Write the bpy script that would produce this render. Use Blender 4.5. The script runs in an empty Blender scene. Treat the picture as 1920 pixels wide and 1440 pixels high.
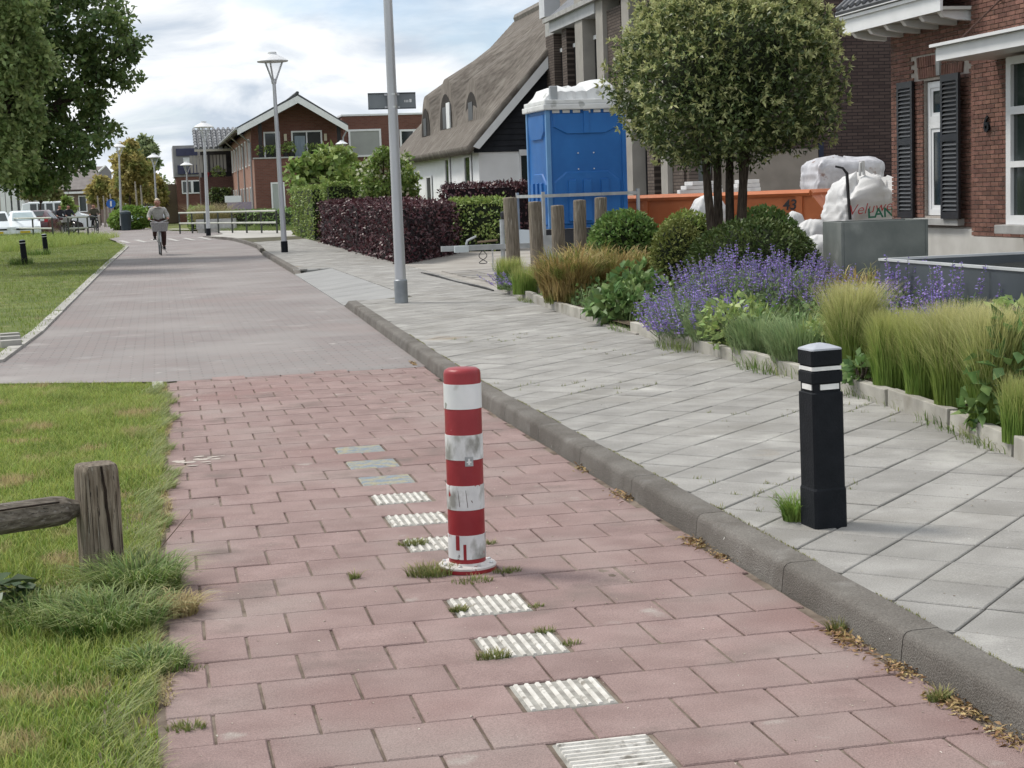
import bpy, bmesh, math, random
import numpy as np
from mathutils import Vector, Matrix

SC = bpy.context.scene
COL = SC.collection
random.seed(7)
RNG = np.random.default_rng(7)
rad = math.radians

# ---------------------------------------------------------------- camera
FPX, HOR, ROLL, YAW, EYE = 3060.0, 361.0, 0.036, rad(12.0), 1.51
PITCH = math.atan((720 - HOR) / FPX)
fw = np.array([math.sin(YAW)*math.cos(PITCH), math.cos(YAW)*math.cos(PITCH), -math.sin(PITCH)])
_rt = np.array([math.cos(YAW), -math.sin(YAW), 0.0]); _up = np.cross(_rt, fw)
RX = _rt*math.cos(ROLL) - _up*math.sin(ROLL); UX = _up*math.cos(ROLL) + _rt*math.sin(ROLL)
cd = bpy.data.cameras.new('camera'); cam = bpy.data.objects.new('camera', cd); COL.objects.link(cam)
cd.sensor_width = 36.0; cd.lens = FPX/1920*36; cd.clip_start = 0.05; cd.clip_end = 3000
cam.matrix_world = Matrix(((RX[0], UX[0], -fw[0], 0), (RX[1], UX[1], -fw[1], 0), (RX[2], UX[2], -fw[2], EYE), (0, 0, 0, 1)))
SC.camera = cam
SC.view_settings.view_transform = 'Standard'; SC.view_settings.look = 'None'
SC.view_settings.exposure = 0.35; SC.view_settings.gamma = 1.0; SC.view_settings.use_curve_mapping = False
SC.cycles.max_bounces = 5; SC.cycles.diffuse_bounces = 2; SC.cycles.glossy_bounces = 2
SC.cycles.transmission_bounces = 4; SC.cycles.transparent_max_bounces = 6
SC.cycles.use_adaptive_sampling = True; SC.cycles.adaptive_threshold = 0.02

# measured places: a pixel of the photograph put on the ground, on a wall plane or at a distance
ORIG = np.array([0, 0, EYE])
def ray(x, y): return fw*FPX + RX*(x-960) + UX*(720-y)
def G(x, y, z=0.0): d = ray(x, y); return ORIG + d*(z-EYE)/d[2]
def oX(x, y, X): d = ray(x, y); return ORIG + d*X/d[0]
def oY(x, y, Y): d = ray(x, y); return ORIG + d*Y/d[1]
def at(x, y, D): d = ray(x, y); return ORIG + d*D/math.hypot(d[0], d[1])

# ---------------------------------------------------------------- sky and sun
SUN_EL, SUN_AZ = rad(56), rad(-52)          # azimuth from +Y towards +X: left and ahead
sdir = Vector((math.sin(SUN_AZ)*math.cos(SUN_EL), math.cos(SUN_AZ)*math.cos(SUN_EL), math.sin(SUN_EL)))
W = bpy.data.worlds.new('World'); SC.world = W; W.use_nodes = True
nt = W.node_tree; nt.nodes.clear(); N = nt.nodes.new; L = nt.links.new
out = N('ShaderNodeOutputWorld'); bg = N('ShaderNodeBackground'); bg.inputs['Strength'].default_value = 0.1
sky = N('ShaderNodeTexSky'); sky.sky_type = 'NISHITA'; sky.sun_disc = False
sky.sun_elevation = SUN_EL; sky.sun_rotation = SUN_AZ; sky.air_density = 1.0; sky.dust_density = 0.2
tc = N('ShaderNodeTexCoord'); sep = N('ShaderNodeSeparateXYZ'); L(tc.outputs['Generated'], sep.inputs[0])
za = N('ShaderNodeMath'); za.operation = 'ABSOLUTE'; L(sep.outputs['Z'], za.inputs[0])
zb = N('ShaderNodeMath'); zb.operation = 'ADD'; L(za.outputs[0], zb.inputs[0]); zb.inputs[1].default_value = 0.30
dx = N('ShaderNodeMath'); dx.operation = 'DIVIDE'; L(sep.outputs['X'], dx.inputs[0]); L(zb.outputs[0], dx.inputs[1])
dy = N('ShaderNodeMath'); dy.operation = 'DIVIDE'; L(sep.outputs['Y'], dy.inputs[0]); L(zb.outputs[0], dy.inputs[1])
cmb = N('ShaderNodeCombineXYZ'); L(dx.outputs[0], cmb.inputs[0]); L(dy.outputs[0], cmb.inputs[1])
cmb.inputs[2].default_value = 3.7
def wnoise(scale, detail, rough, dist=0.0):
    n = N('ShaderNodeTexNoise'); n.inputs['Scale'].default_value = scale; n.inputs['Detail'].default_value = detail
    n.inputs['Roughness'].default_value = rough; n.inputs['Distortion'].default_value = dist
    L(cmb.outputs[0], n.inputs['Vector']); return n
n1 = wnoise(2.2, 7, 0.5, 0.3); n2 = wnoise(4.2, 8, 0.55, 0.5)
r1 = N('ShaderNodeValToRGB'); r1.color_ramp.elements[0].position = 0.27; r1.color_ramp.elements[1].position = 0.46
L(n1.outputs['Fac'], r1.inputs[0])
r2 = N('ShaderNodeValToRGB')
r2.color_ramp.elements[0].position = 0.36; r2.color_ramp.elements[0].color = (0.52, 0.59, 0.68, 1)
r2.color_ramp.elements[1].position = 0.58; r2.color_ramp.elements[1].color = (0.93, 0.95, 0.97, 1)
L(n2.outputs['Fac'], r2.inputs[0])
cs = N('ShaderNodeMix'); cs.data_type = 'RGBA'; cs.blend_type = 'MULTIPLY'; cs.inputs['Factor'].default_value = 1.0
L(r2.outputs[0], cs.inputs[6]); cs.inputs[7].default_value = (9.2, 9.2, 9.2, 1)
sg = N('ShaderNodeMix'); sg.data_type = 'RGBA'; sg.blend_type = 'MULTIPLY'; sg.inputs['Factor'].default_value = 1.0
L(sky.outputs[0], sg.inputs[6]); sg.inputs[7].default_value = (0.95, 0.96, 1.05, 1)
mx = N('ShaderNodeMix'); mx.data_type = 'RGBA'
L(r1.outputs[0], mx.inputs['Factor']); L(sg.outputs[2], mx.inputs[6]); L(cs.outputs[2], mx.inputs[7])
L(mx.outputs[2], bg.inputs['Color']); L(bg.outputs[0], out.inputs['Surface'])
sl = bpy.data.lights.new('sun', 'SUN'); sl.energy = 2.4; sl.angle = rad(14); sl.color = (1.0, 0.95, 0.87)
so = bpy.data.objects.new('sun', sl); COL.objects.link(so); so.rotation_euler = sdir.to_track_quat('Z', 'Y').to_euler()

# ---------------------------------------------------------------- materials
MATS = {}
def M(name, c1, c2=None, scale=4.0, rough=0.8, bump=0.0, bscale=40.0, spec=0.3, metal=0.0, rnd=0.0,
      coord='Object', stretch=(1, 1, 1), lo=0.35, hi=0.65, detail=5, trans=0.0, spots=None, grad=None, alpha=1.0, coat=0.0, hue=1.0, grain=0.0, gscale=300.0):
    """noise-mixed principled material; rnd = tone difference from piece to piece; trans = leaf translucency"""
    if name in MATS: return MATS[name]
    m = bpy.data.materials.new(name); m.use_nodes = True; t = m.node_tree; n = t.nodes; l = t.links
    b = n['Principled BSDF']; b.inputs['Roughness'].default_value = rough
    b.inputs['Specular IOR Level'].default_value = spec; b.inputs['Metallic'].default_value = metal
    b.inputs['Coat Weight'].default_value = coat
    c2 = c2 or c1
    if coord == 'World':
        g = n.new('ShaderNodeNewGeometry'); vec = g.outputs['Position']
    else:
        g = n.new('ShaderNodeTexCoord'); vec = g.outputs[coord]
    mp = n.new('ShaderNodeMapping'); mp.inputs['Scale'].default_value = stretch; l.new(vec, mp.inputs[0]); vec = mp.outputs[0]
    no = n.new('ShaderNodeTexNoise'); no.inputs['Scale'].default_value = scale; no.inputs['Detail'].default_value = detail
    l.new(vec, no.inputs['Vector'])
    cr = n.new('ShaderNodeValToRGB'); e = cr.color_ramp.elements
    e[0].position = lo; e[1].position = hi; e[0].color = (*c1, 1); e[1].color = (*c2, 1)
    l.new(no.outputs['Fac'], cr.inputs[0]); col = cr.outputs[0]
    if grad:                                 # second colour along a blade (attribute t: 0 root, 1 tip)
        a = n.new('ShaderNodeAttribute'); a.attribute_name = 't'
        mr = n.new('ShaderNodeMapRange'); mr.inputs[1].default_value = grad[1]; mr.inputs[2].default_value = grad[2]
        l.new(a.outputs['Fac'], mr.inputs[0])
        mm = n.new('ShaderNodeMix'); mm.data_type = 'RGBA'; l.new(mr.outputs[0], mm.inputs['Factor'])
        l.new(col, mm.inputs[6]); mm.inputs[7].default_value = (*grad[0], 1); col = mm.outputs[2]
    if spots:                                # (colour, scale, threshold, softness)
        for sc_, ss, th, sf in spots:
            s2 = n.new('ShaderNodeTexNoise'); s2.inputs['Scale'].default_value = ss; s2.inputs['Detail'].default_value = 6
            l.new(vec, s2.inputs['Vector'])
            mr = n.new('ShaderNodeMapRange'); mr.inputs[1].default_value = th; mr.inputs[2].default_value = th+sf
            l.new(s2.outputs['Fac'], mr.inputs[0])
            mm = n.new('ShaderNodeMix'); mm.data_type = 'RGBA'; l.new(mr.outputs[0], mm.inputs['Factor'])
            l.new(col, mm.inputs[6]); mm.inputs[7].default_value = (*sc_, 1); col = mm.outputs[2]
    if grain:                                # fine grit in the surface
        gn = n.new('ShaderNodeTexNoise'); gn.inputs['Scale'].default_value = gscale; gn.inputs['Detail'].default_value = 2; gn.inputs['Roughness'].default_value = .7
        l.new(vec, gn.inputs['Vector']); mr = n.new('ShaderNodeMapRange'); mr.inputs[1].default_value = .3; mr.inputs[2].default_value = .7
        mr.inputs[3].default_value = 1-grain; mr.inputs[4].default_value = 1+grain; l.new(gn.outputs['Fac'], mr.inputs[0])
        hg = n.new('ShaderNodeHueSaturation'); l.new(mr.outputs[0], hg.inputs['Value']); l.new(col, hg.inputs['Color']); col = hg.outputs[0]
    if rnd:
        oi = n.new('ShaderNodeObjectInfo'); ge = n.new('ShaderNodeNewGeometry')
        ad = n.new('ShaderNodeMath'); ad.operation = 'ADD'
        l.new(oi.outputs['Random'], ad.inputs[0]); l.new(ge.outputs['Random Per Island'], ad.inputs[1])
        fr = n.new('ShaderNodeMath'); fr.operation = 'FRACT'; l.new(ad.outputs[0], fr.inputs[0])
        mr = n.new('ShaderNodeMapRange'); mr.inputs[3].default_value = 1-rnd; mr.inputs[4].default_value = 1+rnd
        l.new(fr.outputs[0], mr.inputs[0])
        hs = n.new('ShaderNodeHueSaturation'); l.new(mr.outputs[0], hs.inputs['Value']); l.new(col, hs.inputs['Color'])
        m2 = n.new('ShaderNodeMath'); m2.operation = 'MULTIPLY'; m2.inputs[1].default_value = 7.31; l.new(fr.outputs[0], m2.inputs[0])
        f2 = n.new('ShaderNodeMath'); f2.operation = 'FRACT'; l.new(m2.outputs[0], f2.inputs[0])
        mh = n.new('ShaderNodeMapRange'); mh.inputs[3].default_value = 0.5-0.03*hue*min(1, rnd*2.5); mh.inputs[4].default_value = 0.5+0.025*hue*min(1, rnd*2.5)
        l.new(f2.outputs[0], mh.inputs[0]); l.new(mh.outputs[0], hs.inputs['Hue'])
        col = hs.outputs[0]
    l.new(col, b.inputs['Base Color'])
    if bump:
        nb = n.new('ShaderNodeTexNoise'); nb.inputs['Scale'].default_value = bscale; nb.inputs['Detail'].default_value = 4
        l.new(vec, nb.inputs['Vector']); bu = n.new('ShaderNodeBump'); bu.inputs['Strength'].default_value = bump
        bu.inputs['Distance'].default_value = 0.01
        l.new(nb.outputs['Fac'], bu.inputs['Height']); l.new(bu.outputs[0], b.inputs['Normal'])
    if trans:
        tr = n.new('ShaderNodeBsdfTranslucent'); l.new(col, tr.inputs['Color'])
        ms = n.new('ShaderNodeMixShader'); ms.inputs[0].default_value = trans
        l.new(b.outputs[0], ms.inputs[1]); l.new(tr.outputs[0], ms.inputs[2])
        l.new(ms.outputs[0], n['Material Output'].inputs['Surface'])
    MATS[name] = m; return m

def brick_mat(name, c1, c2, mortar, bw, bh, msize=0.012, rough=0.85, axis='XZ', bump=0.4, dirt=None, offset=0.5):
    """running-bond pattern in metres for walls and roads too far off to show single pieces"""
    if name in MATS: return MATS[name]
    m = bpy.data.materials.new(name); m.use_nodes = True; t = m.node_tree; n = t.nodes; l = t.links
    b = n['Principled BSDF']; b.inputs['Roughness'].default_value = rough; b.inputs['Specular IOR Level'].default_value = 0.2
    g = n.new('ShaderNodeNewGeometry'); s = n.new('ShaderNodeSeparateXYZ'); l.new(g.outputs['Position'], s.inputs[0])
    c = n.new('ShaderNodeCombineXYZ')
    l.new(s.outputs[axis[0]], c.inputs[0]); l.new(s.outputs[axis[1]], c.inputs[1])
    br = n.new('ShaderNodeTexBrick'); br.inputs['Scale'].default_value = 1.0; br.offset = offset
    br.inputs['Brick Width'].default_value = bw; br.inputs['Row Height'].default_value = bh
    br.inputs['Mortar Size'].default_value = msize; br.inputs['Mortar Smooth'].default_value = 0.2
    br.inputs['Color1'].default_value = (*c1, 1); br.inputs['Color2'].default_value = (*c2, 1); br.inputs['Mortar'].default_value = (*mortar, 1)
    br.inputs['Bias'].default_value = 0.0
    l.new(c.outputs[0], br.inputs['Vector']); col = br.outputs['Color']
    for dc, ds, th, sf, am in (dirt or []):
        no = n.new('ShaderNodeTexNoise'); no.inputs['Scale'].default_value = ds; no.inputs['Detail'].default_value = 7
        l.new(g.outputs['Position'], no.inputs['Vector'])
        mr = n.new('ShaderNodeMapRange'); mr.inputs[1].default_value = th; mr.inputs[2].default_value = th+sf; mr.inputs[4].default_value = am
        l.new(no.outputs['Fac'], mr.inputs[0]); mm = n.new('ShaderNodeMix'); mm.data_type = 'RGBA'
        l.new(mr.outputs[0], mm.inputs['Factor']); l.new(col, mm.inputs[6]); mm.inputs[7].default_value = (*dc, 1); col = mm.outputs[2]
    l.new(col, b.inputs['Base Color'])
    bu = n.new('ShaderNodeBump'); bu.inputs['Strength'].default_value = bump; bu.inputs['Distance'].default_value = 0.01; bu.invert = True
    l.new(br.outputs['Fac'], bu.inputs['Height']); l.new(bu.outputs[0], b.inputs['Normal'])
    MATS[name] = m; return m

# ---------------------------------------------------------------- mesh helpers
ORG = {}
def link(o, parent=None, loc=(0, 0, 0)):
    COL.objects.link(o)
    if parent is not None: o.parent = parent; ORG[o.name] = ORG[parent.name]
    else: ORG[o.name] = np.array(loc, float); o.location = loc
    return o
def tag(o, label=None, cat=None, group=None, kind=None):
    if label: o['label'] = label
    if cat: o['category'] = cat
    if group: o['group'] = group
    if kind: o['kind'] = kind
    return o
def thing(name, label, cat, loc=(0, 0, 0), group=None):
    o = bpy.data.objects.new(name, None); o.empty_display_size = 0.1
    return tag(link(o, None, [float(v) for v in loc]), label, cat, group)
def copy_tree(o, parent=None):
    c = o.copy(); COL.objects.link(c); ORG[c.name] = ORG[o.name]
    if parent is not None: c.parent = parent
    for ch in list(o.children): copy_tree(ch, c)
    return c
def np_mesh(name, V, F, mat, parent=None, smooth=False, attr=None, loc=(0, 0, 0)):
    V = np.asarray(V, np.float32); F = np.asarray(F, np.int32)
    org = ORG[parent.name] if parent is not None else np.array(loc, float)
    V = V - org.astype(np.float32)
    me = bpy.data.meshes.new(name); k = F.shape[1]
    me.vertices.add(len(V)); me.vertices.foreach_set('co', V.ravel())
    me.loops.add(F.size); me.loops.foreach_set('vertex_index', F.ravel())
    me.polygons.add(len(F)); me.polygons.foreach_set('loop_start', np.arange(0, F.size, k, dtype=np.int32))
    me.polygons.foreach_set('loop_total', np.full(len(F), k, np.int32))
    if smooth: me.polygons.foreach_set('use_smooth', np.ones(len(F), bool))
    if attr is not None:
        a = me.attributes.new('t', 'FLOAT', 'POINT'); a.data.foreach_set('value', np.asarray(attr, np.float32))
    me.update(calc_edges=True); me.materials.append(mat)
    return link(bpy.data.objects.new(name, me), parent, loc)

class MB:
    def __init__(s): s.v = []; s.f = []
    def add(s, vs, fs):
        b = len(s.v); s.v += [tuple(map(float, p)) for p in vs]; s.f += [tuple(b+i for i in q) for q in fs]; return s
    def box(s, x0, x1, y0, y1, z0, z1):
        return s.add([(x, y, z) for z in (z0, z1) for (x, y) in ((x0, y0), (x1, y0), (x1, y1), (x0, y1))],
                     [(3, 2, 1, 0), (4, 5, 6, 7), (0, 1, 5, 4), (1, 2, 6, 5), (2, 3, 7, 6), (3, 0, 4, 7)])
    def obox(s, c, size, rz=0.0, rx=0.0, ry=0.0):
        R = Matrix.Rotation(rz, 3, 'Z') @ Matrix.Rotation(ry, 3, 'Y') @ Matrix.Rotation(rx, 3, 'X')
        h = [q/2 for q in size]
        vs = [Vector(c) + R @ Vector((x, y, z)) for z in (-h[2], h[2]) for (x, y) in ((-h[0], -h[1]), (h[0], -h[1]), (h[0], h[1]), (-h[0], h[1]))]
        return s.add(vs, [(3, 2, 1, 0), (4, 5, 6, 7), (0, 1, 5, 4), (1, 2, 6, 5), (2, 3, 7, 6), (3, 0, 4, 7)])
    def rings(s, R, caps=True, closed=False):
        n = len(R[0]); vs = [p for r in R for p in r]; fs = []
        m = len(R)
        for i in range(m-1 + (1 if closed else 0)):
            for j in range(n):
                a = i*n+j; b = i*n+(j+1) % n; c = ((i+1) % m)*n+(j+1) % n; d = ((i+1) % m)*n+j
                fs.append((a, b, c, d))
        if caps and not closed: fs.append(tuple(range(n-1, -1, -1))); fs.append(tuple((m-1)*n+j for j in range(n)))
        return s.add(vs, fs)
    def lathe(s, prof, n=24, c=(0, 0, 0), caps=True):
        return s.rings([[(c[0]+r*math.cos(2*math.pi*j/n), c[1]+r*math.sin(2*math.pi*j/n), c[2]+z) for j in range(n)] for r, z in prof], caps)
    def tube(s, pts, rr, n=8, caps=True, closed=False):
        pts = [Vector(p) for p in pts]; rr = rr if isinstance(rr, (list, tuple)) else [rr]*len(pts); R = []
        ref = None
        for i, p in enumerate(pts):
            if closed: d = pts[(i+1) % len(pts)] - pts[i-1]
            else: d = pts[min(i+1, len(pts)-1)] - pts[max(i-1, 0)]
            d.normalize()
            if ref is None: ref = Vector((0, 0, 1)) if abs(d.z) < 0.9 else Vector((1, 0, 0))
            u = d.cross(ref).normalized(); w = u.cross(d).normalized(); ref = w
            R.append([p + (u*math.cos(2*math.pi*j/n) + w*math.sin(2*math.pi*j/n))*rr[i] for j in range(n)])
        return s.rings(R, caps, closed)
    def prism(s, poly, axis, lo, hi):
        def q(a, b, t): return {'x': (t, a, b), 'y': (a, t, b), 'z': (a, b, t)}[axis]
        n = len(poly)
        return s.add([q(a, b, lo) for a, b in poly] + [q(a, b, hi) for a, b in poly],
                     [tuple(range(n-1, -1, -1)), tuple(range(n, 2*n))] + [(i, (i+1) % n, n+(i+1) % n, n+i) for i in range(n)])
    def quad(s, *p): return s.add(p, [tuple(range(len(p)))])
    def build(s, name, mat, parent=None, smooth=False, bevel=0.0, world=True, loc=(0, 0, 0), label=None, kind=None):
        me = bpy.data.meshes.new(name)
        org = (ORG[parent.name] if parent is not None else np.array(loc, float)) if world else np.zeros(3)
        me.from_pydata([tuple(np.array(p)-org) for p in s.v], [], s.f); me.update()
        bm = bmesh.new(); bm.from_mesh(me); bmesh.ops.recalc_face_normals(bm, faces=bm.faces)
        if bevel: bmesh.ops.bevel(bm, geom=list(bm.edges), offset=bevel, segments=2, affect='EDGES', profile=0.6)
        bm.to_mesh(me); bm.free()
        if smooth:
            me.polygons.foreach_set('use_smooth', np.ones(len(me.polygons), bool))
            if smooth != 'all': me.set_sharp_from_angle(angle=rad(40))
        me.materials.append(mat)
        o = link(bpy.data.objects.new(name, me), parent, loc)
        if label: o['label'] = label
        if kind: o['kind'] = kind
        return o
def share(name, src, parent, loc, rz=0.0):
    """another piece with the same mesh, placed in its parent's own space"""
    o = bpy.data.objects.new(name, src.data); link(o, parent); o.location = [float(v) for v in loc]; o.rotation_euler = (0, 0, rz); return o

def leaf_np(P, ax, nr, Ln, Wd, fold=0.15):
    n = len(P); ax = ax/np.linalg.norm(ax, axis=1, keepdims=True)
    sd = np.cross(ax, nr); sd /= np.linalg.norm(sd, axis=1, keepdims=True)+1e-9; nn = np.cross(sd, ax)
    Ln = np.broadcast_to(Ln, n)[:, None]; Wd = np.broadcast_to(Wd, n)[:, None]
    V = np.stack([P, P+ax*Ln*.45+sd*Wd*.5+nn*Wd*fold, P+ax*Ln-nn*Ln*0.12, P+ax*Ln*.45-sd*Wd*.5+nn*Wd*fold], 1).reshape(-1, 3)
    F = np.arange(n*4).reshape(-1, 4)
    return V, F
def blades_np(P, H, lean, wid, seg=3, droop=0.0):
    """grass blades: P roots, H heights, lean (n,2) sideways reach, droop = how far the tip falls"""
    n = len(P); H = np.broadcast_to(H, n); wid = np.broadcast_to(wid, n); t = np.linspace(0, 1, seg+1)
    la = np.arctan2(lean[:, 1], lean[:, 0]) + np.pi/2 + RNG.normal(0, .5, n)
    sd = np.stack([np.cos(la), np.sin(la), np.zeros(n)], 1)
    V = []; T = []
    for k, tk in enumerate(t):
        c = P + np.stack([lean[:, 0]*tk**1.8, lean[:, 1]*tk**1.8, H*(tk - droop*tk**3)], 1)
        w = wid*(1-tk)**0.7*0.5 + 0.0003
        V += [c - sd*w[:, None], c + sd*w[:, None]]; T += [np.full(n, tk)]*2
    V = np.stack(V, 1); T = np.stack(T, 1); m = 2*(seg+1)
    base = np.arange(n)[:, None, None]*m
    q = np.array([[2*k, 2*k+1, 2*k+3, 2*k+2] for k in range(seg)])[None]
    return V.reshape(-1, 3), (base+q).reshape(-1, 4), T.ravel()
def rnd_dirs(n, up=0.0):
    d = RNG.normal(size=(n, 3)); d[:, 2] += up; return d/np.linalg.norm(d, axis=1, keepdims=True)
def join_np(L_):
    Vs, Fs, b = [], [], 0
    for V, F in L_: Vs.append(V); Fs.append(F+b); b += len(V)
    return np.concatenate(Vs), np.concatenate(Fs)
def in_poly(x, y, poly):
    r = np.zeros(len(x), bool); n = len(poly)
    for i in range(n):
        x1, y1 = poly[i]; x2, y2 = poly[(i+1) % n]
        c = ((y1 > y) != (y2 > y)) & (x < (x2-x1)*(y-y1)/((y2-y1)+1e-12)+x1); r ^= c
    return r
def scatter_poly(poly, n):
    a = np.array(poly); lo, hi = a.min(0), a.max(0); o = np.zeros((0, 2))
    while len(o) < n:
        q = RNG.uniform(lo, hi, (n*2, 2)); o = np.concatenate([o, q[in_poly(q[:, 0], q[:, 1], poly)]])
    return o[:n]
def clip_poly(poly, a, b, c):            # keep a*x+b*y<=c
    o = []
    for i in range(len(poly)):
        p, q = poly[i], poly[(i+1) % len(poly)]; dp, dq = a*p[0]+b*p[1]-c, a*q[0]+b*q[1]-c
        if dp <= 0: o.append(p)
        if (dp < 0 < dq) or (dq < 0 < dp):
            t = dp/(dp-dq); o.append((p[0]+(q[0]-p[0])*t, p[1]+(q[1]-p[1])*t))
    return o
def area(p): return 0.5*abs(sum(p[i][0]*p[(i+1) % len(p)][1]-p[(i+1) % len(p)][0]*p[i][1] for i in range(len(p))))
def text_obj(body, size, mat, parent, name, matrix, ext=0.002, shear=0.0, bold=0.0):
    cu = bpy.data.curves.new(name, 'FONT'); cu.body = body; cu.size = size; cu.extrude = ext; cu.shear = shear; cu.offset = bold
    cu.align_x = 'CENTER'; cu.align_y = 'CENTER'
    tmp = bpy.data.objects.new('tmp', cu); COL.objects.link(tmp); bpy.context.view_layer.update()
    me = bpy.data.meshes.new_from_object(tmp.evaluated_get(bpy.context.evaluated_depsgraph_get()))
    bpy.data.objects.remove(tmp); bpy.data.curves.remove(cu)
    me.transform(matrix); org = ORG[parent.name]; me.transform(Matrix.Translation([-q for q in org])); me.materials.clear(); me.materials.append(mat); me.name = name
    return link(bpy.data.objects.new(name, me), parent)
def struct(o): o['kind'] = 'structure'; return o
def stuff(o): o['kind'] = 'stuff'; return o
def sheet(name, pts, mat, z=None):
    m = MB(); m.add([(p[0], p[1], z if z is not None else p[2]) for p in pts], [tuple(range(len(pts)))])
    return struct(m.build(name, mat))
# ================================================================ THE SETTING
def lerp_tab(tab):
    ys = [a for a, b in tab]; xs = [b for a, b in tab]
    return lambda y: float(np.interp(y, ys, xs))
KX = lerp_tab([(0, 2.19), (12, 2.19), (14.2, 2.25), (22.5, 2.49), (34, 2.68), (47, 2.86), (55, 3.15), (67, 3.04)])   # road side of the kerb
SX = lerp_tab([(0, 2.9), (2.5, 3.1), (5.0, 3.6), (7.19, 4.10), (8.7, 4.34), (10.3, 4.44), (16.4, 4.48), (18, 4.50), (23.2, 4.82), (34, 4.96), (54, 5.2), (70, 5.4)])  # garden side of the pavement

m_earth = M('earth_grass', (0.10, 0.13, 0.035), (0.17, 0.19, 0.06), 0.6, 0.95, coord='World', spots=[((0.19, 0.16, 0.09), 2.2, 0.58, 0.12)])
sheet('ground', [(-400, -60), (400, -60), (400, 700), (-400, 700)], m_earth, -0.06)

# road of small pink-grey pavers (too fine to pick apart): one sheet with its far bend
m_road = brick_mat('road_pavers', (0.24, 0.205, 0.198), (0.228, 0.214, 0.208), (0.175, 0.158, 0.152), 0.21, 0.105, 0.008, 0.8, 'XY', 0.2,
                   dirt=[((0.285, 0.265, 0.255), 0.45, 0.45, 0.2, 0.75), ((0.34, 0.32, 0.305), 1.6, 0.60, 0.1, 0.5), ((0.19, 0.16, 0.158), 1.1, 0.55, 0.15, 0.6), ((0.42, 0.4, 0.37), 5, 0.68, 0.05, 0.6), ((0.25, 0.195, 0.185), 0.3, 0.57, 0.15, 0.5)])
lawn_edge = [G(0, 680)[:2], G(75, 625)[:2], G(130, 570)[:2], G(200, 500)[:2], G(240, 463)[:2], G(222, 453)[:2]]
road_pts = [(-9, 16.1), (-1.44, 14.92), (0.0, 14.27), (2.2, 14.27)] + [(KX(y)+0.02, y) for y in (14.3, 18, 22.5, 28, 34, 40, 47, 55, 61, 67)] + \
           [(2.4, 71.5), (3.3, 80), (3.3, 92), (0.6, 100), (-2.2, 128), (-4, 190), (-9, 190), (-7.5, 128), (-4.2, 100), (-3.4, 86), (-1.7, 76)] + \
           [(p[0]-0.05, p[1]) for p in lawn_edge[::-1]] + [(-9, 18.4)]
sheet('road', road_pts, m_road, 0.0)

# ---- left edge strip of flush kerb stones along the far lawn
m_conc = M('concrete_edge', (0.30, 0.29, 0.27), (0.42, 0.41, 0.38), 6, 0.9, 0.3, 60, coord='World', rnd=0.12)
edge = struct(MB().box(-1.75, -1.70, 17, 17.05, -0.05, 0.0).build('lawn_edging', m_conc))
for a, b in zip(lawn_edge[:-1], lawn_edge[1:]):
    ln = math.dist(a, b); k = max(1, int(ln/1.0)); an = math.atan2(b[1]-a[1], b[0]-a[0])
    for i in range(k):
        t0, t1 = i/k, (i+1)/k; c = [a[q]+(b[q]-a[q])*(t0+t1)/2 for q in (0, 1)]
        MB().obox((c[0]-0.04, c[1], 0.0+RNG.uniform(0, .008)), (ln/k-0.02, 0.14, 0.05), an).build('edging_stone', m_conc, edge)

# ---- foreground path of red 30 cm pavers
m_bed = M('joint_sand', (0.10, 0.075, 0.058), (0.22, 0.18, 0.145), 9, 0.95, 0.5, 120, coord='World')
from mathutils import noise as NZ
gx_ = np.linspace(-.25, 2.2, 90); gy_ = np.linspace(1.2, 14.26, 440); GXp, GYp = np.meshgrid(gx_, gy_, indexing='ij')
GZp = np.array([[-.0075 + .0065*NZ.noise((x*2.2, y*2.2, 0)) + .004*NZ.noise((x*14, y*14, 3)) for y in gy_] for x in gx_]); GZp = np.minimum(GZp, -.0012)
Ip = np.arange(90*440).reshape(90, 440)
path = struct(np_mesh('path', np.stack([GXp, GYp, GZp], -1).reshape(-1, 3), np.stack([Ip[:-1, :-1], Ip[1:, :-1], Ip[1:, 1:], Ip[:-1, 1:]], -1).reshape(-1, 4), m_bed))
m_pav = M('red_paver', (0.243, 0.170, 0.158), (0.30, 0.217, 0.202), 5, 0.82, 0.55, 260, coord='World', rnd=0.06, hue=.2, spec=0.25, grain=.22, gscale=170,
          spots=[((0.305, 0.248, 0.228), 1.3, 0.50, 0.25), ((0.25, 0.155, 0.142), 0.6, 0.55, 0.2), ((0.185, 0.142, 0.128), 2.2, 0.57, 0.14), ((0.37, 0.33, 0.30), 3.4, 0.66, 0.08), ((0.5, 0.44, 0.4), 55, 0.72, 0.03), ((0.2, 0.13, 0.12), 70, 0.73, 0.03)])
PW, PD = 0.288, 0.2760
def slab(w, d, t, bev=0.004):
    m = MB(); i = bev; z0, z1 = -t, 0.0
    R = [[(-w/2, -d/2, z0), (w/2, -d/2, z0), (w/2, d/2, z0), (-w/2, d/2, z0)], [(-w/2, -d/2, z1-i), (w/2, -d/2, z1-i), (w/2, d/2, z1-i), (-w/2, d/2, z1-i)],
         [(-w/2+i, -d/2+i, z1), (w/2-i, -d/2+i, z1), (w/2-i, d/2-i, z1), (-w/2+i, d/2-i, z1)]]
    return m.rings(R)
pav_src = None; rib_src = None; rest = MB(); cand = []
white_rows = {0: 1, 2: 0, 4: 0, 6: 0, 10: 0, 12: 0, 14: 0, 16: 2, 18: 2, 20: 2}
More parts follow.
